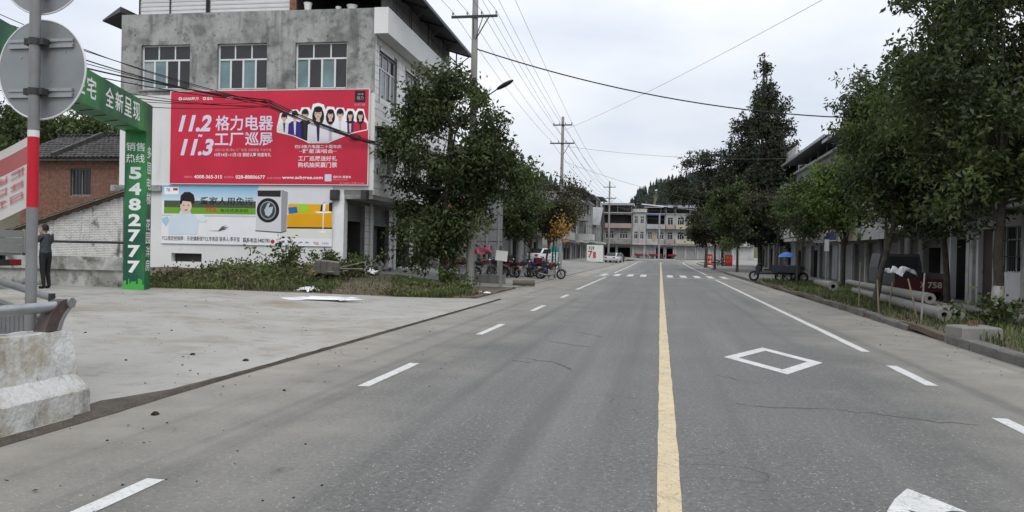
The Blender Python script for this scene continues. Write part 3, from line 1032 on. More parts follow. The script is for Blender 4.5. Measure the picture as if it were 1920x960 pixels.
# roof storey: slatted screen, brick pillar, open loft under a sheet roof
for k, (a, b) in enumerate(((-11.05, -9.62), (-9.56, -7.9), (-7.72, -4.05))):
    v = 11.52
    while v < 13.4:
        mb = MB()
        mb.fbox(FR, a, b, v, v + 0.165, -0.62, -0.60)
        mb.fbox(FR, a, b, v + 0.13, v + 0.165, -0.60, -0.575)
        mb.build('screen_slat', ALU, house)
        v += 0.182
for u, w_ in ((-11.08, .06), (-9.62, .06), (-7.9, .07), (-7.78, .07)):
    mb = MB()
    mb.fbox(FR, u, u + w_, 11.5, 13.5, -0.66, -0.56)
    mb.build('screen_post', STEEL_D, house)
mb = MB()
mb.fbox(FR, -4.02, -3.72, 11.5, 13.5, -0.8, -0.5)
mb.build('brick_pillar', BRICK, house)
dark_room(house, FR, -3.7, -0.05, 11.52, 13.4, 5.0, start=-0.6)
mb = MB()
mb.poly([(0.0, 0.6, 11.5), (0.0, 0.6, 13.0), (0.0, 12.8, 13.0), (0.0, 12.8, 11.5)])
mb.build('loft_wall', mat('loft_boards', (0.23, 0.23, 0.225), 0.8, 0.2, 1, streak=((.1, .1, .1), 2, .5, .7, .6)), house)
for k in range(4):
    for q in range(8):
        mb = MB()
        y0 = 0.7 + k * 2.0
        mb.box(0.005, 0.03, y0, y0 + 1.85, 11.55 + q * 0.17, 11.70 + q * 0.17)
        mb.build('louvre', mat('loft_louvre', (0.26, 0.26, 0.255), 0.7, 0.15, 1), house)
mb = MB()
E0, E1 = (1.35, 12.55), (-6.0, 14.7)       # eave and ridge (x, z)
n = 60
rr = []
for i in range(n + 1):
    y = -0.5 + 13.6 * i / n
    w = 0.03 if i % 2 else -0.03
    rr.append((y, w))
vs = []
for y, w in rr:
    vs += [(E0[0], y, E0[1] + w), (E1[0], y, E1[1] + w), (-12.2, y, 13.5 + w)]
fs = []
for i in range(n):
    for k in range(2):
        fs.append((3 * i + k, 3 * i + k + 1, 3 * i + 3 + k + 1, 3 * i + 3 + k))
mb.add(vs, fs)
mb.bar((E0[0], -.5, E0[1] - .02), (E0[0], 13.1, E0[1] - .02), 0.04, 0.14)
mb.build('sheet_roof', ROOFSHEET, house)
for y in (0.4, 3.4, 6.4, 9.4, 12.4):
    mb = MB()
    mb.bar((1.25, y, 12.45), (-0.2, y, 12.9), 0.06, 0.09)
    mb.bar((0.5, y, 11.4), (0.5, y, 12.7), 0.06, 0.06)
    mb.bar((0.5, y, 11.9), (1.2, y, 12.42), 0.04, 0.04)
    mb.build('roof_frame', STEEL_D, house)
mb = MB()
mb.bar((0.5, 6.4, 12.1), (0.5, 12.4, 12.1), 0.04, 0.04)
mb.build('roof_rail', STEEL_D, house)
mb = MB()
mb.hexa([(-12.35, -0.1, 11.22), (-11.5, -0.1, 11.62), (-11.5, 4, 11.62), (-12.35, 4, 11.22), (-12.35, -0.1, 11.28), (-11.5, -0.1, 11.84), (-11.5, 4, 11.84), (-12.35, 4, 11.28)])
mb.build('side_awning', ROOFSHEET, house)

# pots on the parapet of the open loft
for u, r0, h, lab in ((-3.1, .17, .34, 'white plastic bucket on the loft parapet by the brick pillar'), (-1.75, .12, .14, 'small white pot in the middle of the loft parapet'),
                      (-1.15, .22, .18, 'wide shallow white basin at the right of the loft parapet')):
    mb = MB()
    mb.lathe([(r0 * .72, 0), (r0, h), (r0 * 1.06, h), (r0 * 1.06, h + .02), (r0 * .9, h + .02), (r0 * .68, .03)], n=16)
    p = house.matrix_basis @ Vector((u, 0.25, 11.5)) if False else Matrix.Translation(MAIN_LOC) @ Matrix.Rotation(MAIN_RZ, 4, 'Z') @ Vector((u, 0.28, 11.503))
    o = mb.build('plant_pot', PLASTIC_W, None, True, p)
    tag(o, lab, 'pot', 'pots on the loft parapet')

MAIN_M = Matrix.Translation(MAIN_LOC) @ Matrix.Rotation(MAIN_RZ, 4, 'Z')
# air conditioner on the street side
def air_conditioner(M, label, group='air conditioners'):
    t = thing('air_conditioner', label, 'air conditioner', M.translation, M.to_euler().z, group)
    b = MB()
    b.box(-.4, .4, -.30, 0, 0, .56)
    b.build('casing', OLDWHITE, t)
    b = MB()
    b.cyl((-.1, -.302, .28), (-.1, -.312, .28), .22, n=20)
    b.build('fan_grille', STEEL_D, t)
    b = MB()
    for u in (-.3, .3):
        b.bar((u, 0, -.03), (u, -.34, -.03), .035, .035)
        b.bar((u, .0, -.3), (u, -.32, -.04), .03, .03)
    b.build('bracket', STEEL_D, t)
    return t
air_conditioner(MAIN_M @ Matrix.Translation((0.05, 1.1, 4.66)) @ Matrix.Rotation(math.pi / 2, 4, 'Z'), 'white air conditioner on the tiled side wall of the billboard house')

# ------------------------------------------------------------------ the red billboard
t_ = NT('red_vinyl')
rc = lin('#c8213f')
redc = t_.mix(t_.rng(t_.noise(.5, 4), .3, .7), mul(rc, .86), mul(rc, 1.08))
redc = t_.mix(t_.rng(t_.noise(1.2, 5, .6, t_.scaled(t_.pos, (1, 1, .1))), .58, .72, 0, .22), redc, (.25, .06, .08))
t_.bump(t_.noise(1.1, 3, .5, t_.scaled(t_.pos, (1.6, 1, .5)), dist=.8), .35, .05)
RED, LILAC = t_.done(redc, .38, 0, .4), flat('#dcd6ea', 0.5)
def crop_frame(u0, v0, u1, v1, x0, y0, x1, y1):
    def fx(x):
        return u0 + (u1 - u0) * (x - x0) / (x1 - x0)
    def fy(y):
        return v1 - (v1 - v0) * (y - y0) / (y1 - y0)
    return fx, fy
gb = thing('red_billboard', 'big crimson billboard with dates and a row of portraits', 'billboard', MAIN_LOC, MAIN_RZ)
gu0, gu1, gv0, gv1 = -9.02, -0.2, 4.2, 8.12
mb = MB()
mb.fbox(FR, gu0, gu1, gv0, gv1, 0.05, 0.14)
mb.build('panel', RED, gb)
mb = MB()
for a, b, c, d in ((gu0 - .04, gu0, gv0 - .03, gv1 + .03), (gu1, gu1 + .04, gv0 - .03, gv1 + .03), (gu0, gu1, gv0 - .03, gv0), (gu0, gu1, gv1, gv1 + .03)):
    mb.fbox(FR, a, b, c, d, 0.03, 0.15)
mb.build('edge_trim', flat('#d9d4d2'), gb)
fx, fy = crop_frame(gu0, gv0, gu1, gv1, 65, 55, 1838, 890)
def ptext(m, s, x0, y0, x1, y1, d=0.144, bold=0.02, shear=0, name='lettering'):
    b_ = MB()
    print_text(b_, FR, s, (fx(x0), fy(y1), fx(x1), fy(y0)), d, 0, bold, shear)
    b_.build(name, m, gb)
WHITE_P = flat('#f2eef2', 0.5)
for a_ in (('11.2', 138, 268, 442, 420, .144, .04, .25), ('11.3', 160, 485, 466, 636, .144, .04, .25), ('~', 322, 440, 360, 472, .144, .05), ('格力电器', 480, 275, 1002, 412, .144, .016),
           ('工厂', 474, 432, 735, 552, .144, .02), ('巡展', 752, 425, 1002, 555, .144, .016), ('☆', 745, 428, 778, 458, .144, .0)):
    ptext(LILAC, *a_, name='headline')
for a_ in (('10月14日~11月1日 提前认筹 抢座有礼', 476, 610, 988, 645), ('四川格力电器二十周年庆', 1200, 540, 1608, 572), ('··群星演唱会··', 1240, 578, 1565, 614), ('工厂巡展送好礼', 1232, 638, 1572, 684),
           ('购机抽奖赢门票', 1230, 694, 1572, 740), ('晶弘', 396, 108, 452, 134), ('大松', 572, 106, 640, 130), ('相约天 慕春有', 1540, 812, 1696, 834)):
    ptext(WHITE_P, *a_, bold=.008)
for a_ in (('4008-365-315', 290, 812, 548, 844), ('028-88886677', 672, 812, 938, 844), ('www.schgree.com', 1090, 815, 1450, 852)):
    ptext(WHITE_P, *a_, bold=.02)
ptext(WHITE_P, 'GREE格力', 172, 106, 322, 134, bold=.02, shear=.2)
for a_ in (('#四川站 第1季# 工厂直通 全国惠最 不进价格', 478, 572, 990, 598), ('全国服务热线:', 195, 820, 275, 840), ('格力客服热线:', 568, 820, 652, 840), ('四川格力官方网站:', 958, 826, 1084, 846),
           ('SC-GPF-工机-2146', 1600, 868, 1810, 886), ('Meet Fun Sichuan', 1540, 840, 1668, 852)):
    ptext(flat('#e9a4b0', 0.5), *a_, bold=.0, name='fine_print')
# logo discs
mb = MB()
for (x, y) in ((150, 121), (374, 121)):
    ru, rv = (fx(1) - fx(0)) * 15, (fy(0) - fy(1)) * 15
    n = 24 if x < 200 else 6
    po = [(fx(x) + ru * math.cos(6.2832 * k / n), fy(y) + rv * math.sin(6.2832 * k / n)) for k in range(n)]
    pi_ = [(fx(x) + ru * .55 * math.cos(6.2832 * k / n), fy(y) + rv * .55 * math.sin(6.2832 * k / n)) for k in range(n)]
    for k in range(n):
        q = (k + 1) % n
        mb.poly([FR(*po[k], .144), FR(*po[q], .144), FR(*pi_[q], .144), FR(*pi_[k], .144)])
mb.build('logo', WHITE_P, gb)
mb = MB()
mb.fbox(FR, fx(1716), fx(1808), fy(168), fy(68), .14, .146)
mb.build('badge', flat('#2b2226'), gb)
for a_ in (('2018', 1740, 88, 1790, 104, .149, .01), ('格力', 1735, 112, 1792, 148, .149, .0), ('四川格力电器', 1715, 176, 1808, 200, .144, .0)):
    ptext(flat('#b9a7ab'), *a_, name='badge_lettering')
# stamp
mb = MB()
mb.fbox(FR, fx(1468), fx(1526), fy(862), fy(800), .14, .145)
mb.build('stamp', flat('#cfd3e6'), gb)
# the row of portraits: white cut-out, then clothes, faces, hair
skin, hair = flat('#d9b7a6'), flat('#1d191d')
people = [(1100, 300, 26, 34, '#e6e6ea', '#38375a', 0), (1195, 285, 27, 38, '#3b2f86', '#e8e6ef', 0), (1285, 275, 30, 40, '#23202c', '#32303c', 0), (1400, 262, 42, 56, '#e9e7ee', '#2a2760', 1),
          (1508, 275, 32, 44, '#dcd8e2', '#b8b4cc', 1), (1592, 275, 30, 40, '#ecebf0', '#d8d6e0', 0), (1680, 282, 26, 36, '#5a2a52', '#d8c9d4', 1), (1768, 284, 27, 38, '#c12a44', '#30242f', 1)]
mb = MB()
cut = [(1036, 378), (1062, 262), (1095, 238), (1140, 262), (1165, 228), (1215, 226), (1238, 250), (1252, 208), (1318, 208), (1338, 235), (1352, 180), (1400, 170), (1448, 185), (1462, 230), (1480, 202), (1535, 206), (1550, 235),
       (1562, 212), (1622, 214), (1640, 252), (1655, 222), (1705, 226), (1725, 252), (1745, 222), (1796, 228), (1812, 300), (1834, 340), (1834, 412), (1700, 440), (1605, 478), (1520, 512), (1495, 526), (1320, 526), (1270, 500), (1180, 462), (1036, 428)]
mb.poly([FR(fx(x), fy(y), .143) for x, y in cut])
mb.build('portrait_cutout', flat('#f4f0f2'), gb)
for k, (x, y, rx, ry, c1, c2, long_) in enumerate(people):
    mb = MB()
    su, sv = fx(1) - fx(0), fy(0) - fy(1)
    dl = .1445 + .0016 * (k % 2) + (.003 if k == 3 else 0)
    edge = lambda xx: float(np.interp(xx, (1036, 1180, 1270, 1320, 1495, 1605, 1700, 1834), (428, 462, 500, 526, 526, 478, 440, 412))) - 9
    bw = rx * 2.2
    bot = edge(x)
    xl, xr_ = max(1042, x - bw), min(1830, x + bw)
    mb.poly([FR(fx(a), fy(b), dl) for a, b in ((xl, edge(xl)), (xl + 4, y + ry * 1.8), (x - rx * .95, y + ry * 1.2), (x + rx * .95, y + ry * 1.2), (xr_ - 4, y + ry * 1.8), (xr_, edge(xr_)), (x, bot))], 0)
    mb.poly([FR(fx(a), fy(b), dl + .0005) for a, b in ((x - rx * .4, y + ry * 1.2), (x + rx * .4, y + ry * 1.2), (x + rx * .3, bot - 8), (x - rx * .1, bot - 8))], 1)
    if long_:
        ellipse(mb, FR, fx(x), fy(y + ry * .5), rx * 1.25 * su, ry * 1.5 * sv, dl + .0008, 3)
    else:
        ellipse(mb, FR, fx(x), fy(y - ry * .35), rx * 1.05 * su, ry * 1.0 * sv, dl + .0008, 3)
    mb.poly([FR(fx(a), fy(b), dl + .0010) for a, b in ((x - rx * .35, y + ry * .7), (x + rx * .35, y + ry * .7), (x + rx * .45, y + ry * 1.35), (x - rx * .45, y + ry * 1.35))], 2)
    ellipse(mb, FR, fx(x), fy(y + ry * .1), rx * .74 * su, ry * .82 * sv, dl + .0013, 2)
    ellipse(mb, FR, fx(x), fy(y - ry * .62), rx * .92 * su, ry * .5 * sv, dl + .0016, 3)
    for e in (-.36, .36):
        ellipse(mb, FR, fx(x + e * rx), fy(y + ry * .02), rx * .16 * su, ry * .07 * sv, dl + .0018, 3, 8)
    ellipse(mb, FR, fx(x), fy(y + ry * .55), rx * .24 * su, ry * .06 * sv, dl + .0018, 4, 8)
    mb.build('portrait', [flat(c1), flat(c2), skin, hair, flat('#a8404c')], gb)

# ------------------------------------------------------------------ the washing machine billboard
tb = thing('washing_machine_billboard', 'pale billboard with a washing machine, a yellow sofa and a young man', 'billboard', MAIN_LOC, MAIN_RZ)
tu0, tu1, tv0, tv1 = -9.42, -1.72, 1.63, 4.14
fx, fy = crop_frame(tu0, tv0, tu1, tv1, 62, 62, 1402, 545)
BASE_D = 0.06
mb = MB()
mb.fbox(FR, tu0, tu1, tv0, tv1, 0.012, BASE_D)
mb.build('panel', flat('#e8e9ec', 0.5), tb)
def rect(c, x0, y0, x1, y1, d, name, rough=.5):
    m_ = MB()
    m_.poly([FR(fx(x0), fy(y1), d), FR(fx(x1), fy(y1), d), FR(fx(x1), fy(y0), d), FR(fx(x0), fy(y0), d)])
    return m_.build(name, flat(c, rough), tb)
def pic(c, pts, d, name):
    m_ = MB()
    m_.poly([FR(fx(x), fy(y), d) for x, y in pts])
    return m_.build(name, flat(c), tb)
d1 = BASE_D + .002
t_ = NT('printed_sky')
_, _, zz = t_.xyz()
SKYP = t_.done(t_.mix(t_.rng(zz, 3.45, 4.14), (0.62, 0.76, 0.84), (0.20, 0.46, 0.72)), 0.5)
m_ = MB()
m_.poly([FR(fx(64), fy(190), d1), FR(fx(830), fy(190), d1), FR(fx(830), fy(64), d1), FR(fx(64), fy(64), d1)])
m_.build('printed_sky', SKYP, tb)
rect('#4d5546', 80, 190, 812, 246, d1, 'printed_treeline')
rect('#6ea42c', 80, 246, 812, 298, d1, 'printed_lawn')
rect('#c9c9cd', 62, 306, 812, 320, d1, 'printed_rail')
rect('#d9dadf', 830, 64, 1400, 210, d1, 'printed_wall')
rect('#dcdcd4', 1000, 410, 1400, 480, d1, 'printed_floor')
rect('#f2f2f4', 80, 80, 196, 140, d1 + .002, 'logo_field')
rect('#c22a35', 152, 88, 190, 108, d1 + .004, 'logo')
def tclt(c, items, name):
    for s, x0, y0, x1, y1, bold in items:
        m_ = MB()
        print_text(m_, FR, s, (fx(x0), fy(y1), fx(x1), fy(y0)), d1 + .004, 0, bold)
        m_.build(name, flat(c), tb)
tclt('#17181a', [('爱家人用免污', 372, 158, 792, 222, .012), ('TCL指定经销商：乐安镇新街TCL专卖店 联系人:李天宝', 66, 482, 690, 520, .006), ('联系电话:5482785', 716, 486, 926, 526, .01), ('™', 96, 90, 126, 116, .0)], 'lettering')
tclt('#cf2f2a', [('TCL', 408, 242, 512, 278, .04), ('TCL', 1262, 512, 1306, 530, .04)], 'brand_lettering')
tclt('#2c4a1a', [('免污式洗衣机', 532, 254, 756, 282, .01)], 'tagline')
tclt('#9a9aa0', [('■ ▲ ● ◆ ■', 1016, 508, 1226, 524, .0), ('创意感动', 1326, 512, 1380, 528, .0)], 'icons')
m_ = MB()
ellipse(m_, FR, fx(948), fy(514), (fx(1) - fx(0)) * 16, (fy(0) - fy(1)) * 17, d1 + .003)
m_.build('phone_mark', flat('#c2303f'), tb)
# sofa with cushions, lamp table
pic('#e0a312', [(1058, 300), (1075, 290), (1400, 286), (1402, 392), (1058, 394)], d1 + .002, 'printed_sofa_seat')
pic('#e7b01c', [(1062, 215), (1080, 206), (1320, 208), (1402, 214), (1402, 290), (1062, 290)], d1 + .0012, 'printed_sofa_back')
pic('#2c1c10', [(1058, 394), (1402, 392), (1402, 404), (1058, 406)], d1 + .002, 'printed_shadow')
pic('#1f6fb0', [(1064, 236), (1130, 230), (1140, 278), (1072, 288)], d1 + .003, 'printed_cushion')
pic('#9ed038', [(1138, 208), (1212, 210), (1222, 278), (1146, 276)], d1 + .003, 'printed_cushion')
pic('#3a1516', [(1376, 196), (1402, 192), (1402, 264), (1378, 264)], d1 + .003, 'printed_cushion')
pic('#2a1413', [(1316, 214), (1345, 190), (1352, 262), (1310, 266)], d1 + .003, 'printed_cushion')
pic('#f4f4f4', [(1272, 266), (1396, 264), (1390, 276), (1338, 280), (1337, 420), (1360, 428), (1350, 436), (1312, 436), (1300, 430), (1331, 420), (1331, 280), (1280, 278)], d1 + .005, 'printed_lamp_table')
pic('#f7f7f7', [(1328, 262), (1330, 205), (1345, 196), (1352, 208), (1348, 262)], d1 + .007, 'printed_lamp')
# washing machine
pic('#d2d2d4', [(822, 92), (1010, 94), (1012, 438), (815, 424)], d1 + .004, 'printed_washer_front')
pic('#97979b', [(1010, 94), (1060, 112), (1054, 424), (1012, 438)], d1 + .004, 'printed_washer_side')
pic('#26282b', [(824, 102), (1006, 100), (1004, 152), (826, 150)], d1 + .006, 'printed_washer_panel')
pic('#4a4a4e', [(812, 424), (1012, 436), (1054, 424), (1054, 430), (1012, 444), (812, 432)], d1 + .007, 'printed_washer_foot')
su, sv = fx(1) - fx(0), fy(0) - fy(1)
for rx, ry, c, dd in ((88, 99, '#1b1c1f', .006), (64, 76, '#8f9599', .008), (54, 66, '#3a4145', .009)):
    m_ = MB()
    ellipse(m_, FR, fx(908), fy(262), rx * su, ry * sv, d1 + dd, n=32)
    m_.build('printed_washer_door', flat(c), tb)
pic('#b9c3c9', [(880, 260), (905, 205), (925, 200), (912, 240), (948, 230), (940, 280), (915, 312), (890, 300)], d1 + .0105, 'printed_laundry')
# the young man in a pale roll-neck
pic('#cfdbe6', [(122, 470), (118, 350), (135, 318), (205, 295), (215, 268), (292, 270), (300, 296), (372, 312), (424, 345), (415, 370), (362, 360), (352, 470)], d1 + .005, 'printed_pullover')
pic('#a9c8e0', [(62, 338), (110, 322), (126, 352), (100, 405), (70, 370)], d1 + .006, 'printed_glove')
pic('#dfe8ef', [(330, 300), (400, 306), (430, 346), (395, 368), (350, 340)], d1 + .0065, 'printed_glove')
m_ = MB()
m_.poly([FR(fx(x), fy(y), d1 + .0062) for x, y in ((222, 262), (290, 262), (286, 296), (228, 294))])
ellipse(m_, FR, fx(258), fy(236), 46 * su, 60 * sv, d1 + .007)
m_.build('printed_face', flat('#e0c4b4'), tb)
m_ = MB()
m_.poly([FR(fx(x), fy(y), d1 + .009) for x, y in ((210, 200), (214, 150), (244, 120), (285, 118), (318, 140), (328, 180), (316, 222), (300, 200), (262, 196), (232, 192), (222, 222), (212, 218))])
for x in (240, 278):
    ellipse(m_, FR, fx(x), fy(228), 8 * su, 4 * sv, d1 + .009, 0, 8)
m_.poly([FR(fx(x), fy(y), d1 + .009) for x, y in ((244, 264), (274, 264), (266, 272), (252, 272))])
m_.build('printed_hair', flat('#201a19'), tb)
pic('#5d5f63', [(430, 436), (520, 432), (548, 398), (590, 388), (556, 404), (604, 402), (560, 418), (600, 414), (530, 438)], d1 + .004, 'signature')
# ------------------------------------------------------------------ rows of houses
def row_house(name, label, loc, rz, W_, D_, gh, fh, n, wall, units=(), wins=(), floors=None, roof='flat', canopy=0.9, panes=None, cat='house', group=None,
              sill=0.9, head=2.5, wcols=3, balcony=(), loggia=(), canopy_m=None, shed_h=2.4, parapet=None, gwall=None, roof_m=None, frame=None):
    t = thing(name, label, cat, loc, rz, group)
    FM = face_map((0, 0, 0), (1, 0, 0), (0, -1, 0))
    H = gh + fh * n
    mb = MB()
    gh_ = [(u0, u1, 0.0 if ty != 'window' else 1.1, (gh - 0.75 if ty != 'window' else gh - 0.7)) for u0, u1, ty in units]
    wall_holes(mb, FM, 0, W_, 0, gh, gh_, 0.22)
    mb.build('shopfront_wall', gwall or wall, t)
    for (u0, u1, ty), h in zip(units, gh_):
        if ty == 'open':
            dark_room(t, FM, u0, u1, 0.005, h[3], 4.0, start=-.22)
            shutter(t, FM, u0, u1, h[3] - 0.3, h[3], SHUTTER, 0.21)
        elif ty == 'window':
            window(t, FM, u0, u1, h[2], h[3], 2, 0.3, [GLASS], frame or ALU, 0.15, .05)
        elif ty == 'door':
            m_ = MB()
            m_.fbox(FM, u0, u1, 0.01, h[3], -.21, -.16)
            dd = m_.build('door', mat('dark_door', (0.07, 0.05, 0.045), 0.5, .2), t)
            m_ = MB()
            m_.fbox(FM, u0 + .08, u0 + .14, 1.0, 1.12, -.16, -.1)
            m_.build('handle', CHROME, dd)
        else:
            shutter(t, FM, u0, u1, 0.01, h[3], {'shutter': SHUTTER, 'pale': SHUTTER_L}[ty], 0.18)
    for k in range(n):
        z0 = gh + fh * k
        fl = (floors or [wall] * n)[k]
        lo = [l for l in loggia if l[2] == k]
        holes = [(a, b, z0 + sill, z0 + head) for a, b in (wins[k] if wins and isinstance(wins[0], list) else wins) if not any(l[0] < (a + b) / 2 < l[1] for l in lo)]
        lh = [(l[0], l[1], z0 + 1.0, z0 + fh - 0.3) for l in lo]
        mb = MB()
        wall_holes(mb, FM, 0, W_, z0, z0 + fh, holes + lh, 0.2)
        mb.build('wall', fl, t)
        for a, b, c, d in holes:
            window(t, FM, a, b, c, d, wcols, 0.3, panes, frame or ALU, 0.12, .06)
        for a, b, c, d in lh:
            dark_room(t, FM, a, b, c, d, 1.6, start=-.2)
    mb = MB()
    mb.poly([(0, 0, 0), (0, 0, H), (0, D_, H), (0, D_, 0)])
    mb.poly([(W_, 0, 0), (W_, D_, 0), (W_, D_, H), (W_, 0, H)])
    mb.poly([(0, D_, 0), (0, D_, H), (W_, D_, H), (W_, D_, 0)])
    mb.build('side_wall', wall, t)
    if canopy:
        mb = MB()
        mb.box(-.02, W_ + .02, -canopy, -0.002, gh - 0.35, gh - 0.12)
        mb.build('canopy', canopy_m or OLDWHITE, t)
    for (a, b, k, m_b) in balcony:
        z0 = gh + fh * k
        mb = MB()
        mb.fbox(FM, a, b, z0 - .05, z0 + .1, 0.002, 1.0)
        mb.fbox(FM, a, b, z0 + .1, z0 + .95, 0.88, 1.0)
        mb.fbox(FM, a, a + .1, z0 + .1, z0 + .95, 0.002, 0.88)
        mb.fbox(FM, b - .1, b, z0 + .1, z0 + .95, 0.002, 0.88)
        mb.build('balcony', m_b or OLDWHITE, t)
    rm = roof_m or ROOFSHEET
    mb = MB()
    if roof == 'flat':
        mb.box(-.15, W_ + .15, -.35, D_ + .1, H, H + .18)
        mb.box(-.1, W_ + .1, -.3, -.18, H + .18, H + .75)
        mb.build('roof', parapet or OLDWHITE, t)
    elif roof == 'shed':
        mb.box(-.1, W_ + .1, -.25, D_, H, H + .16)
        ro = mb.build('roof', parapet or OLDWHITE, t)
        for k in range(int(W_ // 3) + 1):
            s_ = MB()
            u = min(W_ - .1, .1 + k * 3)
            s_.bar((u, 0, H + .16), (u, 0, H + shed_h), .1, .1)
            s_.build('roof_post', GALV, ro)
        s_ = MB()  # dark box added for the enclosed shade under the roof sheet
        s_.hexa([(.3, 1.3, H + .161), (W_ - .3, 1.3, H + .161), (W_ - .3, D_ - .4, H + .161), (.3, D_ - .4, H + .161),
                 (.3, 1.3, H + shed_h - .02), (W_ - .3, 1.3, H + shed_h - .02), (W_ - .3, D_ - .4, H + shed_h + .75), (.3, D_ - .4, H + shed_h + .75)])
        s_.build('under_roof_dark', mat('under_roof_shade', (.06, .058, .055), .9, .3, 1), ro)
        s_ = MB()
        s_.hexa([(-.5, -1.1, H + shed_h - .2), (W_ + .5, -1.1, H + shed_h - .2), (W_ + .5, D_, H + shed_h + .95), (-.5, D_, H + shed_h + .95),
                 (-.5, -1.1, H + shed_h - .1), (W_ + .5, -1.1, H + shed_h - .1), (W_ + .5, D_, H + shed_h + 1.05), (-.5, D_, H + shed_h + 1.05)])
        s_.build('shed_roof', rm, ro)
        s_ = MB()
        s_.box(-.5, W_ + .5, -1.16, -1.105, H + shed_h - .24, H + shed_h - .06)
        s_.build('fascia', GALV, ro)
    elif roof == 'gable':
        P = [(0 - .5, H - .1), (W_ / 2, H + W_ * .26), (W_ + .5, H - .1)]
        mb.prism([P[0], P[1], P[2], (W_ / 2, H + W_ * .26 - .2)], lambda u, v, d: (u, d, v), -.7, D_ + .3)
        mb.build('roof', rm, t)
        g_ = MB()
        g_.poly([(0, 0, H), (W_, 0, H), (W_ / 2, 0, H + W_ * .24)])
        g_.poly([(0, D_, H), (W_ / 2, D_, H + W_ * .24), (W_, D_, H)])
        g_.build('gable_wall', wall, t)
    return t, FM

P90 = math.pi / 2
CREAM = mat('cream_wall_paint', (0.50, 0.48, 0.43), 0.85, 0.1, .7, streak=((.25, .23, .2), 1.5, .55, .72, .5))
PINK = mat('pink_wall_tile', (0.34, 0.265, 0.245), 0.7, 0.1, .7, streak=((.2, .15, .14), 1.5, .55, .72, .5))
YELLOW = mat('yellow_wall_paint', (0.42, 0.395, 0.29), 0.8, 0.1, .7, streak=((.3, .26, .15), 1.5, .55, .72, .5))
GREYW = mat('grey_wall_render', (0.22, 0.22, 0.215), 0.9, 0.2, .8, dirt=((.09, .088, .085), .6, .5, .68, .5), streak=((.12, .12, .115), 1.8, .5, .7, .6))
WHITEW = mat('white_wall_tile_far', (0.41, 0.41, 0.405), 0.6, 0.1, .5, dirt=((.2, .195, .185), .7, .5, .68, .5), streak=((.2, .19, .18), 1.8, .5, .7, .65))
GRIMY_SHADED = mat('grimy_shaded_whitewash', (0.27, 0.268, 0.258), 0.9, 0.15, .6, .1, 20, dirt=[((.10, .097, .09), .8, .48, .66, .65), ((.34, .335, .32), .5, .52, .64, .5)], streak=((.09, .087, .08), 1.8, .5, .68, .65))  # grime over a base colour darkened for shade on the right-hand shops
GREENW = mat('green_sheet_cladding', (0.06, 0.20, 0.13), 0.6, 0.15, .8)
BROWNW = mat('brown_wall_tile', (0.20, 0.10, 0.075), 0.7, 0.15, 1)

# left row, behind the street trees (facing the road, local x runs away from the camera)
row_house('shop_house', 'brown-tiled house half hidden behind the big tree beside the billboard house', (-12.2, 45.2, .3), P90, 6.2, 9, 3.6, 3.2, 1, BROWNW,
          [(.5, 2.8, 'open'), (3.4, 5.8, 'pale')], [(.8, 2.6), (3.6, 5.4)], roof='flat')
t, FM = row_house('low_shop', 'low two-storey shop with green sheet cladding behind the small street trees', (-12.6, 52, .3), P90, 34, 10, 3.3, 2.9, 1, GREENW,
          [(.6 + 3.9 * k, 3.6 + 3.9 * k, ('shutter', 'open', 'pale')[k % 3]) for k in range(8)], [(1 + 4 * k, 3 + 4 * k) for k in range(8)], roof='flat', gwall=GREYW, parapet=GREYW)
row_house('terrace_house', 'white side-walled house with an open garage on the left beyond the trees', (-12.4, 100, .3), P90, 16, 11, 2.9, 2.9, 2, GRIMY_SHADED,
          [(.4, 3.8, 'open'), (4.1, 7.6, 'open'), (7.9, 11.4, 'open'), (11.8, 15.4, 'pale')], [(1, 3), (5, 7), (8.5, 10.5), (12.5, 14.5)], balcony=[(.2, 8.4, 0, WHITEW), (.2, 15.6, 1, GREYW)], loggia=[(8.6, 15.6, 1), (.4, 8, 0)], roof='flat', canopy_m=GREYW, parapet=GREYW)
row_house('terrace_house', 'grey balconied house second along the left row', (-12.2, 116.4, .4), P90, 12, 11, 3.0, 3.0, 2, GREYW,
          [(.6, 3.6, 'shutter'), (4.1, 7.2, 'open'), (7.8, 10.8, 'pale')], [(1, 3), (5, 7), (8.5, 10.5)], balcony=[(4, 10.8, 0, WHITEW), (4, 10.8, 1, GRIMY_SHADED)], loggia=[(4.2, 10.6, 1)], roof='shed', shed_h=1.6)
row_house('terrace_house', 'plastered house with dark sheet roof third along the left row', (-11.8, 128.8, .45), P90, 12, 11, 3.1, 3.1, 2, GRIMY_SHADED,
          [(.6, 3.6, 'shutter'), (4.1, 7.2, 'pale')], [(1, 3), (5, 7), (9, 11)], loggia=[(.5, 4, 1)], roof='shed', shed_h=1.2, balcony=[(.4, 5, 0, None)])
row_house('gabled_house', 'grey gabled house near the end of the left row', (-11.2, 141.2, .5), P90, 13, 11, 3.0, 3.0, 1, GREYW,
          [(.6, 4, 'open'), (5, 9, 'shutter'), (10, 12.4, 'open')], [(1, 3), (5, 7), (9, 11)], roof='gable', roof_m=mat('pale_roof_sheet', (.25, .25, .26), .6, .2))
row_house('terrace_house', 'last house of the left row before the bend, under a wide dark roof', (-12.2, 154.6, .55), P90, 14, 12, 3.2, 3.2, 2, GREYW,
          [(.6, 4, 'shutter'), (5, 9, 'open'), (9.8, 13.4, 'pale')], [(1, 3), (5, 7), (9, 11)], loggia=[(.5, 6, 1)], roof='shed', shed_h=2.2)

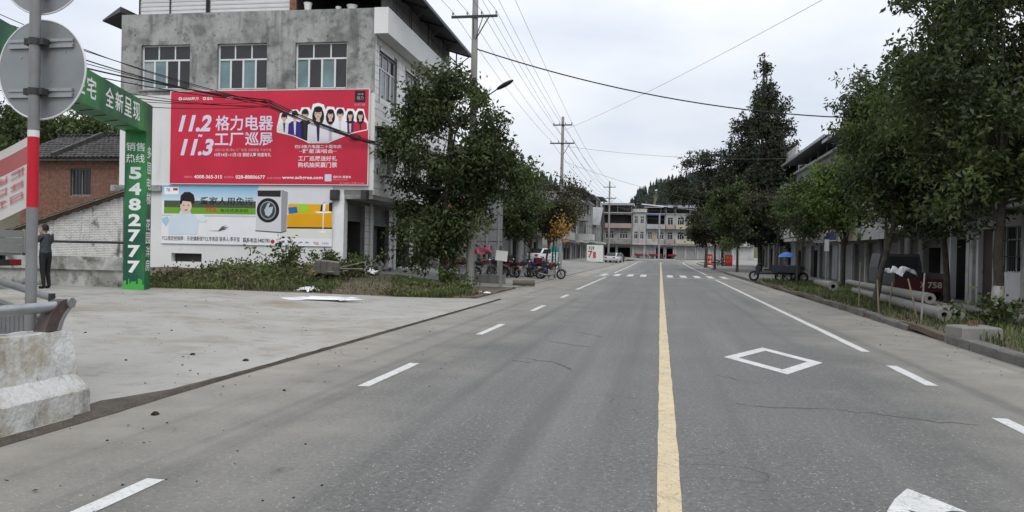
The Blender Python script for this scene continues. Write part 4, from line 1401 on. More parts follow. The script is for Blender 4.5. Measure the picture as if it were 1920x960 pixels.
# houses that close the view at the bend (facing the camera)
YC = 178
row_house('bend_house', 'bend house with dark loggia and pink parapet under the wide dark roof', (-12.4, YC - 3, .5), 0.04, 6.25, 12, 3.3, 3.2, 2, GRIMY_SHADED,
          [(.4, 2.8, 'open'), (3.3, 6, 'open')], [(.6, 2.4), (3.6, 5.4)], loggia=[(.2, 6.1, 1)], balcony=[(.1, 6.15, 1, PINK)], roof='shed', shed_h=1.9, canopy_m=GREYW)
row_house('bend_house', 'narrow white house with two windows per floor at the bend', (-6.1, YC - 1, .5), 0, 2.9, 11, 3.3, 3.35, 2, WHITEW,
          [(.4, 2.4, 'pale')], [(.35, 1.15), (1.65, 2.45)], wcols=2, roof='flat')
t, FMb = row_house('bend_house', 'house with blue awning edge and dark upper loggia at the bend', (-3.15, YC, .5), 0, 4.1, 11, 3.3, 3.2, 2, WHITEW,
          [(.3, 1.9, 'pale'), (2.2, 3.8, 'open')], [(.3, 1.3), (2.3, 3.8)], loggia=[(.15, 3.95, 1)], balcony=[(.05, 4.05, 1, WHITEW)], roof='shed', shed_h=1.6, canopy_m=WHITEW)
m_ = MB()
m_.fbox(FMb, .0, 4.1, 9.45, 9.58, .02, 1.1)
m_.build('blue_awning', mat('blue_awning_sheet', (.10, .15, .42), .6), t)
m_ = MB()
m_.fbox(FMb, 1.45, 2.0, 3.7, 5.5, .002, .05)
m_.build('yellow_panel', mat('amber_panel', (.40, .30, .14), .7), t)
row_house('bend_house', 'slim house with pink parapets at the bend', (1.0, YC, .5), 0, 2.0, 11, 3.3, 3.2, 2, WHITEW, [(.3, 1.7, 'open')], [(.4, 1.6)], wcols=2, roof='shed', shed_h=1.6, balcony=[(.05, 1.95, 0, PINK), (.05, 1.95, 1, PINK)], canopy_m=WHITEW)
row_house('bend_house', 'white house with yellow parapets and paired windows at the bend', (3.05, YC, .5), 0, 4.6, 11, 3.3, 3.2, 2, WHITEW,
          [(.3, 2.1, 'pale'), (2.5, 4.3, 'pale')], [(.5, 1.9), (2.7, 4.1)], wcols=3, roof='shed', shed_h=1.6, balcony=[(.1, 4.5, 0, YELLOW), (.1, 4.5, 1, YELLOW)], canopy_m=WHITEW)
row_house('bend_house', 'long white house with grey shutters half hidden by the right-hand trees', (7.75, YC + .5, .5), 0, 12, 11, 3.3, 3.2, 2, WHITEW,
          [(.4, 2.4, 'pale'), (2.9, 4.9, 'pale'), (5.4, 7.4, 'shutter')], [(.6, 2.2), (3.1, 4.7), (6, 7.6)], wcols=3, roof='shed', shed_h=1.8, canopy_m=WHITEW)
# the long shelter roof above them
mb = MB()
mb.hexa([(-4.2, YC + 1.5, 12.4), (9, YC - .5, 10.9), (9, YC + 11, 11.3), (-4.2, YC + 11, 12.8), (-4.2, YC + 1.5, 12.55), (9, YC - .5, 11.05), (9, YC + 11, 11.45), (-4.2, YC + 11, 12.95)])
t = thing('roof_shelter', 'long pale-edged shelter roof on posts above the bend houses', 'shelter', (0, 0, 0))
mb.build('roof_sheet', ROOFSHEET, t)
for k in range(5):
    mb = MB()
    x = -3.4 + k * 2.9
    mb.bar((x, YC + 2, 10.06), (x, YC + 2, 12.35 - (x + 4.2) * .113), .14, .14)
    mb.build('post', GALV, t)
mb = MB()
mb.hexa([(-4.3, YC + 1.35, 12.36), (9.05, YC - .66, 10.86), (9.05, YC - .56, 10.86), (-4.3, YC + 1.45, 12.36), (-4.3, YC + 1.35, 12.6), (9.05, YC - .66, 11.1), (9.05, YC - .56, 11.1), (-4.3, YC + 1.45, 12.6)])
mb.build('fascia', ALU, t)

# right row (facing the road, local x runs towards the camera)
XR = 10.9  # most walls here take darker colours in place of tree and canopy shade
R1, FM = row_house('shop_house', 'nearest shop house on the right, with slatted shutter and barred window', (XR, 33.6, .13), -P90, 17, 10, 3.3, 3.2, 1, GRIMY_SHADED,
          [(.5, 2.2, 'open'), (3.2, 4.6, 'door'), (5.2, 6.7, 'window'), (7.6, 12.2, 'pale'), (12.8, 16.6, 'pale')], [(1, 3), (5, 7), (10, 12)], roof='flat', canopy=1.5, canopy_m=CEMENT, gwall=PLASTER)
m_ = MB()
for k in range(8):
    u = 5.25 + k * .2
    m_.fbox(FM, u, u + .02, 1.12, 2.58, .02, .04)
m_.fbox(FM, 5.1, 6.8, 1.6, 1.63, .025, .045)
m_.fbox(FM, 5.1, 6.8, 2.1, 2.13, .025, .045)
m_.build('window_bars', STEEL_D, R1)
for u in (0.1, 2.4, 2.75, 4.75, 6.85, 7.2, 12.35):
    m_ = MB()
    m_.fbox(FM, u, u + .28, 0.0, 2.9, .004, .12)
    m_.build('pilaster', OLDWHITE, R1)
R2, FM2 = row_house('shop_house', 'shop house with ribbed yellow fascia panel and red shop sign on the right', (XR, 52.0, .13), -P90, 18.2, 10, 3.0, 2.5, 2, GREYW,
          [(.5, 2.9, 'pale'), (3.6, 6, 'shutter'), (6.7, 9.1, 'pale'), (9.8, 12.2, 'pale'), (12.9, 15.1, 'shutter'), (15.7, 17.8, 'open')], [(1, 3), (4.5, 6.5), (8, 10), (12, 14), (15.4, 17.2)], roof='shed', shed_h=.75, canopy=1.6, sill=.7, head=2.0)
for u in (0.05, 3.1, 6.2, 9.3, 12.4, 15.25):
    m_ = MB()
    m_.fbox(FM2, u, u + .3, 0.0, 2.3, .004, .1)
    m_.build('pilaster', OLDWHITE, R2)
for a, b, m__, nm in ((7.2, 11.2, mat('ribbed_yellow_panel', (.50, .47, .36), .6, .06), 'fascia_panel'), (12.2, 16.6, WHITEW, 'fascia_panel'), (.4, 3.2, WHITEW, 'fascia_panel')):
    m_ = MB()
    v = 2.3
    while v < 3.95:
        m_.fbox(FM2, a, b, v, v + .11, 1.61, 1.68)
        m_.fbox(FM2, a, b, v + .11, v + .135, 1.61, 1.665)
        v += .135
    m_.build(nm, m__, R2)
sg = thing('shop_sign', 'red and blue shop sign between the fascia panels on the right', 'sign', (XR, 52.0, .13), -P90)
m_ = MB()
m_.fbox(FM2, 4.2, 7.0, 2.35, 3.9, 1.61, 1.70)
m_.build('panel', flat('#c9c2c8'), sg)
m_ = MB()
m_.fbox(FM2, 4.25, 6.95, 2.95, 3.85, 1.70, 1.706)
m_.build('upper_field', flat('#b0202c'), sg)
m_ = MB()
m_.fbox(FM2, 4.25, 6.95, 2.4, 2.85, 1.70, 1.706)
m_.build('lower_field', flat('#27335f'), sg)
m_ = MB()
glyph_marks(m_, FM2, (4.5, 3.1, 6.7, 3.7), 4, 1.71, 0, 4)
m_.build('lettering', flat('#f0e9e4'), sg)
# red-edged roof house on top
ph = thing('roof_room', 'small white roof room with red-edged gable above the right-hand shops', 'roof room', (XR + .8, 53.5, 8.75), -P90)
FMp = face_map((0, 0, 0), (1, 0, 0), (0, -1, 0))
m_ = MB()
wall_holes(m_, FMp, 0, 7, 0, 1.5, [(1.2, 2.4, .4, 1.25), (4.2, 5.4, .4, 1.25)], .15)
m_.poly([(0, 0, 0), (0, 0, 1.5), (0, 2.5, 2.7), (0, 5, 1.5), (0, 5, 0)])
m_.poly([(7, 0, 0), (7, 5, 0), (7, 5, 1.5), (7, 2.5, 2.7), (7, 0, 1.5)])
m_.build('wall', OLDWHITE, ph)
for a in (1.2, 4.2):
    window(ph, FMp, a, a + 1.2, .4, 1.25, 2, 0, [GLASS], ALU, .1, .05)
m_ = MB()
m_.hexa([(-.4, -.6, 1.25), (7.4, -.6, 1.25), (7.4, 2.5, 2.75), (-.4, 2.5, 2.75), (-.4, -.6, 1.35), (7.4, -.6, 1.35), (7.4, 2.5, 2.85), (-.4, 2.5, 2.85)])
m_.hexa([(-.4, 2.5, 2.75), (7.4, 2.5, 2.75), (7.4, 5.6, 1.25), (-.4, 5.6, 1.25), (-.4, 2.5, 2.85), (7.4, 2.5, 2.85), (7.4, 5.6, 1.35), (-.4, 5.6, 1.35)])
m_.build('roof', ROOFSHEET, ph)
m_ = MB()
m_.bar((7.43, -.6, 1.3), (7.43, 2.5, 2.8), .05, .16)
m_.bar((7.43, 2.5, 2.8), (7.43, 5.6, 1.3), .05, .16)
m_.build('verge_board', flat('#a02530'), ph)
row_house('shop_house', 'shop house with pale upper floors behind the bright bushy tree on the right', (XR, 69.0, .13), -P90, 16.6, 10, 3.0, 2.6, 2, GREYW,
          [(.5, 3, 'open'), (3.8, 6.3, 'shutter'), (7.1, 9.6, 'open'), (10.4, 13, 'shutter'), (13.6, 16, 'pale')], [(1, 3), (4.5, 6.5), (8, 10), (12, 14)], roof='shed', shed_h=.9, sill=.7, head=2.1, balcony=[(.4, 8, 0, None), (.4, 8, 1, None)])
row_house('shop_house', 'tall white house with columned balconies behind the conifers on the right', (XR + .3, 88.0, .13), -P90, 18.4, 10, 3.3, 3.3, 2, WHITEW,
          [(.5, 3.5, 'open'), (4.3, 7.3, 'open'), (8.2, 11, 'shutter'), (12, 15, 'open')], [(1, 3), (4.5, 6.5), (8, 10), (12, 14), (15.4, 17.4)], roof='flat', balcony=[(10, 18, 0, WHITEW), (10, 18, 1, WHITEW)], loggia=[(10.2, 17.8, 1)])
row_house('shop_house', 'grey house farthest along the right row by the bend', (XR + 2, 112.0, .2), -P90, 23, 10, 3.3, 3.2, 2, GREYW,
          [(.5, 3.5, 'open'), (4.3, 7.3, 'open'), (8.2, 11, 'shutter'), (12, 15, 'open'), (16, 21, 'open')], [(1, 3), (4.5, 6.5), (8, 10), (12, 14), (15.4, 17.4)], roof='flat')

# ------------------------------------------------------------------ old houses at the left
lean = thing('lean_to', 'whitewashed brick lean-to with sloping tiled roof left of the billboard house', 'house', (-22.9, 31.0, 0))
LF = face_map((0, 0, 0), (1, 0, 0), (0, -1, 0))
slope = lambda u: 3.72 + (u / 7.5) * 2.35        # u runs from -7.5 (low eave) to 0
m_ = MB()
m_.poly([LF(-7.5, 0), LF(0, 0), LF(0, slope(0)), LF(-7.5, slope(-7.5))])
m_.poly([LF(-7.5, 0), LF(-7.5, slope(-7.5)), (-7.5, 5, slope(-7.5)), (-7.5, 5, 0)])
m_.poly([(0, 0, 0), (0, 5, 0), (0, 5, slope(0)), (0, 0, slope(0))])
m_.build('wall', WMORTAR, lean)
tiles(lean, LF, -7.5, 0, 0.3, 3.75, 0.25, 0.075, lambda u, v: v < slope(u) - .08, WBRICK, (300, lambda a, b, c, d: abs(a + 2.0) + abs(c - 2.2) * 1.3), 'brick', gap=0.014, thick=0.016, stuff='brickwork')
m_ = MB()
for k in range(16):
    y0 = -.35 + k * .36
    for q in range(26):
        u0 = -7.9 + q * .32
        a = (u0 - .02, slope(u0) + .10 + (q % 2) * .008 + RND.uniform(-.012, .012))
        b = (u0 + .34, slope(u0 + .34) + .07 + RND.uniform(-.012, .012))
        pts = []
        for s_, hgt in ((0, 0), (.09, .055), (.18, .075), (.27, .055), (.34, 0)):
            pts.append((s_, hgt))
        vs = [(a[0], y0 + s_, a[1] + h_) for s_, h_ in pts] + [(b[0], y0 + s_, b[1] + h_) for s_, h_ in pts]
        m_.add(vs, [(i, i + 1, i + 6, i + 5) for i in range(4)] + [(0, 5, 9, 4)])
o_ = m_.build('roof_tiles', ROOFTILE, lean)
o_['kind'] = 'stuff'
m_ = MB()
m_.bar((-7.9, -.1, slope(-7.9) + .02), (.3, -.1, slope(.3) + .02), .12, .12)
m_.bar((-7.9, -.3, slope(-7.9) + .05), (.3, -.3, slope(.3) + .05), .05, .06)
m_.build('rafter', WOOD, lean)

bh = thing('brick_house', 'old red brick house with grey clay tile roof at the far left', 'house', (-33.0, 36.5, 0))
BF = face_map((0, 0, 0), (1, 0, 0), (0, -1, 0))
bw = [(2.95, 4.15, 4.0, 5.4)]
m_ = MB()
wall_holes(m_, BF, 0, 8, 0, 6.0, bw, .25)
m_.poly([(0, 0, 0), (0, 0, 6), (0, 6, 6), (0, 6, 0)])
m_.poly([(8, 0, 0), (8, 6, 0), (8, 6, 6), (8, 0, 6)])
m_.build('wall', MORTAR, bh)
tiles(bh, BF, 0, 8, 2.2, 5.95, 0.26, 0.08, bw, BRICK, (300, lambda a, b, c, d: abs(a - 4.2) + abs(c - 4.6) * 1.6), 'brick', gap=0.013, thick=0.014, stuff='brickwork')
window(bh, BF, *bw[0], cols=2, transom=0, panes=[GLASS], frame=WOOD_G, deep=.14, bar=.07)
m_ = MB()
for k in range(7):
    m_.fbox(BF, 2.98 + k * .19, 3.0 + k * .19, 4.02, 5.38, -.06, -.04)
m_.build('window_bars', STEEL_D, bh)
for s_ in (1, -1):
    m_ = MB()
    for k in range(34):
        u0 = -.4 + k * .26
        for q in range(11):
            y0 = -.55 + q * .36
            zz0 = 5.85 + (y0 + .55) * .42 + .02
            vs = []
            for (dy, dz) in ((0, .035), (.40, .17)):
                for du, dh in ((0, 0), (.06, .05), (.13, .07), (.20, .05), (.24, 0)):
                    yy = y0 + dy
                    if s_ < 0:
                        yy = 6.6 - yy
                    vs.append((u0 + du, yy, zz0 + dh + dz + RND.uniform(-.01, .01)))
            m_.add(vs, [(i, i + 1, i + 6, i + 5) for i in range(4)] + [(0, 4, 9, 5)])
    o_ = m_.build('roof_tiles', ROOFTILE, bh)
    o_['kind'] = 'stuff'
m_ = MB()
m_.bar((-.5, 3.3, 7.55), (8.5, 3.3, 7.55), .22, .2)
m_.bar((-.5, -.45, 5.8), (8.5, -.45, 5.8), .05, .1)
m_.build('ridge', ROOFTILE, bh)
m_ = MB()
m_.bar((8.25, -.5, 6.05), (8.25, 3.3, 7.7), .2, .16)
m_.build('verge_ridge', ROOFTILE, bh)
m_ = MB()
m_.bar((2.3, -.5, 6.05), (2.3, 3.2, 7.65), .22, .22)
m_.build('verge_ridge', ROOFTILE, bh)
m_ = MB()
m_.poly([(8, 0, 6), (8, 6.5, 6), (8, 3.3, 7.5)])
m_.poly([(0, 0, 6), (0, 3.3, 7.5), (0, 6.5, 6)])
m_.build('gable_wall', BRICK, bh)
row_house('gabled_house', 'grey gabled house behind the brick house at the far left', (-36, 46, 0), 0, 9.5, 8, 3.5, 3.2, 1, GREYW, [], [(1, 2.5), (6.8, 8.3)], roof='gable', canopy=0, roof_m=ROOFTILE)
# low canal parapet with pipe rail
pw = thing('low_wall', 'low mossy concrete parapet with a pipe rail left of the green gate', 'wall', (0, 0, 0))
m_ = MB()
xs_ = span(-40, -14.95, 40)
rings = []
for x in xs_:
    z0 = zl(x, 20.5) - .15
    j = lambda: RND.uniform(-.015, .015)
    rings.append([(x, 20.55 + j(), z0), (x, 20.52 + j(), z0 + .62), (x, 20.45 + j(), z0 + .64), (x, 20.45 + j(), z0 + 1.02 + j()), (x, 20.75, z0 + 1.02 + j()), (x, 20.78, z0)])
m_.loft(rings)
m_.build('parapet', mat('mossy_concrete', (.34, .335, .315), .92, .15, 1.5, .12, 30, dirt=[((.56, .56, .54), 1.3, .47, .56, .85), ((.10, .10, .075), 1.9, .5, .62, .8)], bump=.4), pw)
m_ = MB()
m_.tube([(-40, 20.6, 1.62), (-15, 20.6, 1.62)], .04, 8)
for x in (-30, -27, -24, -21, -18.35):
    m_.hexa([(x - .1, 20.5, 1.15), (x + .14, 20.5, 1.15), (x + .14, 20.7, 1.15), (x - .1, 20.7, 1.15), (x - .12, 20.55, 1.64), (x, 20.55, 1.64), (x, 20.65, 1.64), (x - .12, 20.65, 1.64)])
m_.build('pipe_rail', STEEL_D, pw)
# ------------------------------------------------------------------ green gateway
t_ = NT('printed_green')
nz = t_.noise(.8, 4, .6, t_.scaled(t_.pos, (1, 1, .5)))
GREENP = t_.done(t_.mix(t_.rng(nz, .38, .66), (.009, .085, .05), (.05, .30, .08)), .45, 0, .4)
gate = thing('green_gateway', 'green printed advertising gateway with phone number down its post', 'gateway', (-14.42, 20.1, .3), 0)
gd = Vector((.32, -.957, 0)).normalized()        # the beam runs towards the camera
gn = Vector((gd.y, -gd.x, 0))                    # faces left-back
gp = -gn                                          # faces right
W_P = .62
H_G = 5.2
def GQ(a, b, z):     # along beam, across, height
    return gd * a + gp * b + Vector((0, 0, z))
m_ = MB()
def gbox(a0, a1, b0, b1, z0, z1):
    m_.hexa([GQ(a0, b0, z0), GQ(a1, b0, z0), GQ(a1, b1, z0), GQ(a0, b1, z0), GQ(a0, b0, z1), GQ(a1, b0, z1), GQ(a1, b1, z1), GQ(a0, b1, z1)])
gbox(-.25, .25, -.26, .3, -.4, H_G - .8)
m_.build('post', GREENP, gate)
m_ = MB()
gbox(11.5, 12.0, -.3, .3, -.4, H_G - .8)
m_.build('post', GREENP, gate)
m_ = MB()
gbox(-.25, 12.0, -.3, .3, H_G - .8, H_G)
m_.build('beam', GREENP, gate)
m_ = MB()
for a in np.arange(.4, 11.4, .8):
    vs = [GQ(a, -.2, H_G - .805), GQ(a + .3, .2, H_G - .805)]
    m_.bar(vs[0], vs[1], .03, .02)
m_.build('underside_lattice', STEEL_D, gate)
WHT = flat('#eef2ee', .5)
# faces that show: post front (towards the camera, across) and post right side, beam right side
front = face_map(GQ(.25, -.26, 0), gp, gd)
right = face_map(GQ(.25, .3, 0), -gd, gp)
m_ = MB()
zs = 3.42
for ch in '5482777':
    print_text(m_, front, ch, (.12, zs - .34, .44, zs), .005, 0, .04)
    zs -= .432
for row, zz_ in (('销售', 4.1), ('热线', 3.78)):
    print_text(m_, front, row, (.03, zz_ - .24, .52, zz_), .005, 0, .01)
m_.build('phone_lettering', WHT, gate)
m_ = MB()
for ch, zt in zip('多层电梯', (4.02, 3.58, 3.16, 2.74)):
    print_text(m_, right, ch, (.06, zt - .34, .44, zt), .005, 0, .01)
for ch, zt in zip('花园洋房', (2.0, 1.62, 1.24, .86)):
    print_text(m_, right, ch, (.06, zt - .32, .44, zt), .005, 0, .01)
m_.build('side_lettering', WHT, gate)
for k, ch in enumerate('现呈新全'):
    m_ = MB()
    u = -(.62 + k * .66)
    print_text(m_, right, ch, (u - .56, H_G - .62, u, H_G - .14), .005, 0, .015)
    m_.build('beam_lettering', WHT, gate)
for k, ch in enumerate('宅住'):
    m_ = MB()
    u = -(3.75 + k * .66)
    print_text(m_, right, ch, (u - .56, H_G - .62, u, H_G - .14), .005, 0, .015)
    m_.build('beam_lettering', WHT, gate)
m_ = MB()      # printed city skyline at the foot
rr_ = random.Random(3)
u = 0
while u < .54:
    w_ = rr_.uniform(.03, .07)
    h_ = rr_.uniform(.15, .36)
    m_.poly([front(u, .0, .004), front(min(.555, u + w_), .0, .004), front(min(.555, u + w_), h_, .004), front(u, h_, .004)])
    u += w_
m_.build('printed_skyline', flat('#4fae4a', .5), gate)

# ------------------------------------------------------------------ round sign seen from behind
def on_pole_sign():
    px, py = -5.72, 6.47
    p = thing('sign_post', 'grey pole with red and white band behind the concrete barrier', 'sign post', (px, py, 0.0))
    m = MB()
    m.cyl((0, 0, 0), (0, 0, 1.93), .048, n=20)
    m.cyl((0, 0, 2.64), (0, 0, 5.2), .048, n=20)
    m.build('pole', POLE_G, p, True)
    m = MB()
    m.cyl((0, 0, 1.93), (0, 0, 2.58), .0495, n=20)
    m.build('red_band', mat('red_band_paint', lin('#b81a2c'), .5, .08), p, True)
    m = MB()
    m.cyl((0, 0, 2.58), (0, 0, 2.64), .0495, n=20)
    m.build('white_band', flat('#d8d8d8'), p, True)
    for zc, lab in ((3.22, 'large round traffic sign seen from its grey back, lower on the pole'), (4.20, 'upper round traffic sign cut by the top edge of the photo')):
        s = thing('traffic_sign', lab, 'traffic sign', (px, py, zc), 0)
        m = MB()
        m.cyl((0, .088, 0), (0, .094, 0), .46, n=64)
        m.build('disc', SIGNBACK, s, True)
        m = MB()
        m.ring((0, .09, 0), (0, 1, 0), .462, .009, 64, 8)
        m.build('rim', ALU, s, True)
        for zb in (-.22, .24):
            m = MB()
            for q in (-.028, .028):
                m.box(-.34, .34, .062, .087, zb + q - .014, zb + q + .014)
            m.box(-.34, .34, .075, .0865, zb - .02, zb + .02)
            br = m.build('bracket', GALV, s)
            m = MB()
            m.lathe([(.050, -.03), (.056, -.03), (.056, .03), (.050, .03)], (0, 0, zb), 20)
            m.box(-.10, -.06, -.02, .062, zb - .03, zb + .03)
            m.box(.06, .10, -.02, .062, zb - .03, zb + .03)
            m.build('clamp', STEEL_D, br)
        m = MB()
        for bx, bz in ((-.22, .12), (.25, .16), (.1, -.1)):
            m.cyl((bx, .088, bz), (bx, .082, bz), .008, n=8)
        m.build('rivet', GALV, s)
on_pole_sign()

# banner tied to the pole
ban = thing('street_banner', 'red and white printed cloth banner tied to the sign pole', 'banner', (-5.78, 6.5, 0))
t_ = NT('banner_cloth')
m_ = MB()
n_ = 30
def ban_pt(k, v):
    s = k / n_
    x = -3.6 * s
    y = .75 * s + .03 * math.sin(9 * s)
    z = 2.60 - .52 * (1 - (1 - s * 1.15) ** 2) - v * (.66 + .03 * s)
    return (x, y + .05 * math.sin(5 * v + 6 * s) * s, z)
vs = [ban_pt(k, v / 8) for k in range(n_ + 1) for v in range(9)]
fs, mi_ = [], []
for k in range(n_):
    for v in range(8):
        fs.append((k * 9 + v, (k + 1) * 9 + v, (k + 1) * 9 + v + 1, k * 9 + v + 1))
        mi_.append(1 if v in (1, 2) else 0)
m_.v, m_.f, m_.m = vs, fs, mi_
m_.build('cloth', [mat('banner_white', (.55, .53, .51), .8, .08, 3), mat('banner_red', (.36, .11, .11), .8, .12, 2)], ban, True)
m_ = MB()
def ban_map(u, v, d):
    p = Vector(ban_pt(u / 3.6 * n_, v))
    return p + Vector((.1, -.4, 0)).normalized() * d
for row, (va, vb) in enumerate(((.40, .50), (.57, .67), (.74, .84))):
    glyph_marks(m_, ban_map, (.06, vb, 2.6, va), 11, .012, 0, 40 + row)
m_.build('lettering', flat('#b8545c'), ban)
m_ = MB()
m_.tube([(-.005, 0, 2.60), (.06, -.03, 2.64)], .006, 6)
m_.tube([(-.01, 0, 1.96), (.06, -.03, 1.9)], .006, 6)
m_.build('tie_cord', flat('#c9c4bd'), ban)

# ------------------------------------------------------------------ concrete barrier with its rail
bar_ = thing('concrete_barrier', 'whitewashed concrete bridge barrier with flaking paint at the near left', 'barrier', (-5.2, 0, 0))
m_ = MB()
prof = [(-.06, -.05), (0, .0), (.0, .10), (.0, .255), (-.055, .32), (-.13, .395), (-.15, .52), (-.175, .66), (-.2, .795), (-.45, .80), (-.5, 0), (-.3, -.05)]
rings = []
rr_ = random.Random(9)
for i in range(130):
    y = -4 + i * .0823
    rings.append([(a + rr_.uniform(-.006, .006) * (1 if b < .3 else .5), y, b + rr_.uniform(-.006, .006) - (.015 if i == 129 and b > .2 else 0)) for a, b in prof])
m_.loft(rings)
bo_ = m_.build('concrete', BARRIER, bar_, True)
bo_.data.set_sharp_from_angle(angle=math.radians(20))

m_ = MB()
m_.tube([(-.30, -4, 1.015), (-.30, 6.62, 1.015)], .05, 16)
m_.build('rail', GALV, bar_, True)
for yb in (6.32, 3.8, 1.3, -1.2):
    m_ = MB()
    outl = [(0, .80), (.16, .80), (.19, .88), (.25, .96), (.33, 1.03), (.36, 1.06), (.34, 1.085), (.26, 1.08), (.2, 1.07), (.12, 1.0), (.06, .92)]
    m_.prism([(yb + a, b) for a, b in outl], lambda u, v, d: (d, u, v), -.36, -.24)
    m_.build('rail_post', mat('rusty_shaded_post', (.10, .085, .08), .6, .2, 5, .1, 30, dirt=((.06, .03, .026), 4, .45, .6, .8)), bar_)  # rust colour darkened for the shaded side face
    m_ = MB()
    m_.prism([(yb + a + .03, b + .002) for a, b in outl[1:6]] + [(yb + a - .012, b - .004) for a, b in reversed(outl[1:6])], lambda u, v, d: (d, u, v), -.375, -.225)
    m_.tube([(-.38, yb + .315, 1.045), (-.22, yb + .315, 1.045)], .05, 14)
    m_.build('post_edge', GALV, bar_)
wr = thing('wing_railing', 'grey steel railing with upright bars behind the sign pole', 'railing', (0, 0, 0))
A, B = Vector((-5.95, 7.0, 0)), Vector((-11.95, 10.3, 0))
m_ = MB()
for z_, r_ in ((1.06, .038), (.84, .03), (.18, .022)):
    m_.tube([A + Vector((0, 0, z_)), B + Vector((0, 0, z_ + .5))], r_, 10)
m_.build('rail', POLE_G, wr, True)
m_ = MB()
m_.cyl(A + Vector((0, 0, -.1)), A + Vector((0, 0, 1.1)), .032, n=12)
m_.build('end_post', STEEL_D, wr, True)
L_ = (B - A).length
k = .12
while k < L_:
    q = A + (B - A) * (k / L_)
    m_ = MB()
    m_.bar(q + Vector((0, 0, .18 + .5 * k / L_)), q + Vector((0, 0, .84 + .5 * k / L_)), .035, .035)
    m_.build('bar', POLE_G, wr)
    k += .125

# ------------------------------------------------------------------ poles, wires
def utility_pole(name, label, loc, h, arms, r0=.17, r1=.11, lean=(0, 0), m=POLECON):
    p = thing(name, label, 'utility pole', loc, 0)
    b = MB()
    b.cyl((0, 0, -.3), (lean[0], lean[1], h), r0, r1, 16)
    b.build('pole', m, p, True)
    for z, half, brace in arms:
        b = MB()
        b.box(-half, half, -.17, -.09, z - .05, z + .05)
        a = b.build('crossarm', STEEL_D, p)
        if brace:
            b = MB()
            b.bar((half * .62, -.13, z - .05), (.08, -.13, z - .95), .04, .04)
            if brace > 1:
                b.bar((half * .35, -.10, z - .05), (.06, -.1, z - .95), .03, .03)
                b.bar((-.05, -.14, z - .05), (.0, -.13, z - .95), .03, .03)
            b.build('brace', STEEL_D, a)
        n = 4
        for k in range(n):
            x = -half + .06 + (2 * half - .12) * k / (n - 1)
            b = MB()
            b.lathe([(.015, 0), (.015, .05), (.045, .06), (.03, .10), (.045, .11), (.02, .17)], (x, -.13, z + .05), 8)
            b.build('insulator', mat('insulator_glaze', (.16, .14, .13), .3, .1), a)
    return p
P1 = Vector((-7.95, 33.2, .1))
P2 = Vector((-8.1, 65.5, .1))
P3 = Vector((-7.75, 122, .2))
utility_pole('utility_pole', 'tall concrete power pole rising out of the big tree beside the billboard house', P1, 13.6, [(11.4, 1.0, 2)], .19, .115)
utility_pole('utility_pole', 'concrete power pole with two crossarms behind the small street trees', P2, 12.6, [(11.9, .8, 0), (10.4, 1.0, 1)])
utility_pole('utility_pole', 'most distant power pole with two crossarms on the left', P3, 12.2, [(11.3, .9, 0), (9.6, 1.0, 1)])
utility_pole('utility_pole', 'plain concrete pole standing before the houses at the bend', (-.3, 168, .4), 9.5, [], .22, .16)
utility_pole('utility_pole', 'dark weathered pole sticking up beside the right-hand tree crown', (9.75, 38.4, .13), 9.9, [], .16, .13, m=mat('dark_pole_concrete', (.13, .125, .12), .9, .2, 2))
utility_pole('utility_pole', 'second dark pole on the right pavement, its top hidden in leaves', (9.6, 33.8, .13), 7.5, [], .15, .13, m=MATS['dark_pole_concrete'])

def wire(a, b, sag, r=.009, m=None, label=None, group=None, n=22, name='power_line', cat='power line'):
    a, b = Vector(a), Vector(b)
    pts = []
    for i in range(n + 1):
        s = i / n
        p = a.lerp(b, s)
        p.z -= sag * 4 * s * (1 - s)
        pts.append(p)
    mb = MB()
    mb.tube(pts, r, 5, caps=False)
    o = mb.build(name, m or WIRE, None, True)
    return tag(o, label or 'thin grey power line strung along the left-hand poles', cat, group or 'power lines along the left-hand poles')
for k in range(4):
    x1 = -.94 + 1.88 * k / 3
    wire(P1 + Vector((x1, -.13, 11.62)), P2 + Vector((x1, -.13, 10.62)), .35, label='thin power line between the tall pole and the second power pole', group='power lines, first span')
    wire(P2 + Vector((x1, -.13, 10.62)), P3 + Vector((x1, -.13, 9.82)), .7, .012, label='lower thin power line between the second and the most distant pole', group='power lines, second span')
    wire((x1 - 8.6, -14, 12.6), P1 + Vector((x1, -.13, 11.62)), .4, label='thin power line from the top of the photo to the tall pole', group='power lines to the tall pole')
    wire(P3 + Vector((x1, -.13, 9.82)), (x1 - 3.5, 174, 10.4), .7, .014, label='thin power line from the most distant pole to the bend houses', group='power lines to the bend')
for k in range(3):
    x1 = -.74 + .74 * k
    wire((x1 - 6.2, -14, 15.2), P2 + Vector((x1, -.13, 12.12)), .5, label='thin power line from the top of the photo straight to the second pole', group='power lines passing the tall pole')
    wire(P2 + Vector((x1, -.13, 12.12)), P3 + Vector((x1 * 1.1, -.13, 11.52)), .8, .012, label='upper thin power line between the second and the most distant pole', group='upper power lines, second span')
wire(P1 + Vector((.1, 0, 10.05)), (11.2, 37.6, 7.75), .85, .028, CABLE, 'thick black cable sagging across the road from the tall pole', 'cables across the road', name='cable', cat='cable')
wire((6.87, 24, 10.3), (-8.0, 65.5, 11.6), .3, .008, None, 'single thin wire running diagonally over the road', 'wires over the road')
for k, (pa, pb, sg) in enumerate((((-7.9, 65.5, 9.0), (12, 84, 6.4), .9), ((-7.7, 122, 8.6), (13, 108, 9.5), 1.2), ((-7.7, 122, 8.0), (13, 100, 7.2), 1.4), ((-8, 65.5, 10.3), (12.5, 66, 9.4), .5))):
    wire(pa, pb, sg, .011, None, 'faint wire crossing high above the far part of the road', 'far wires above the road')
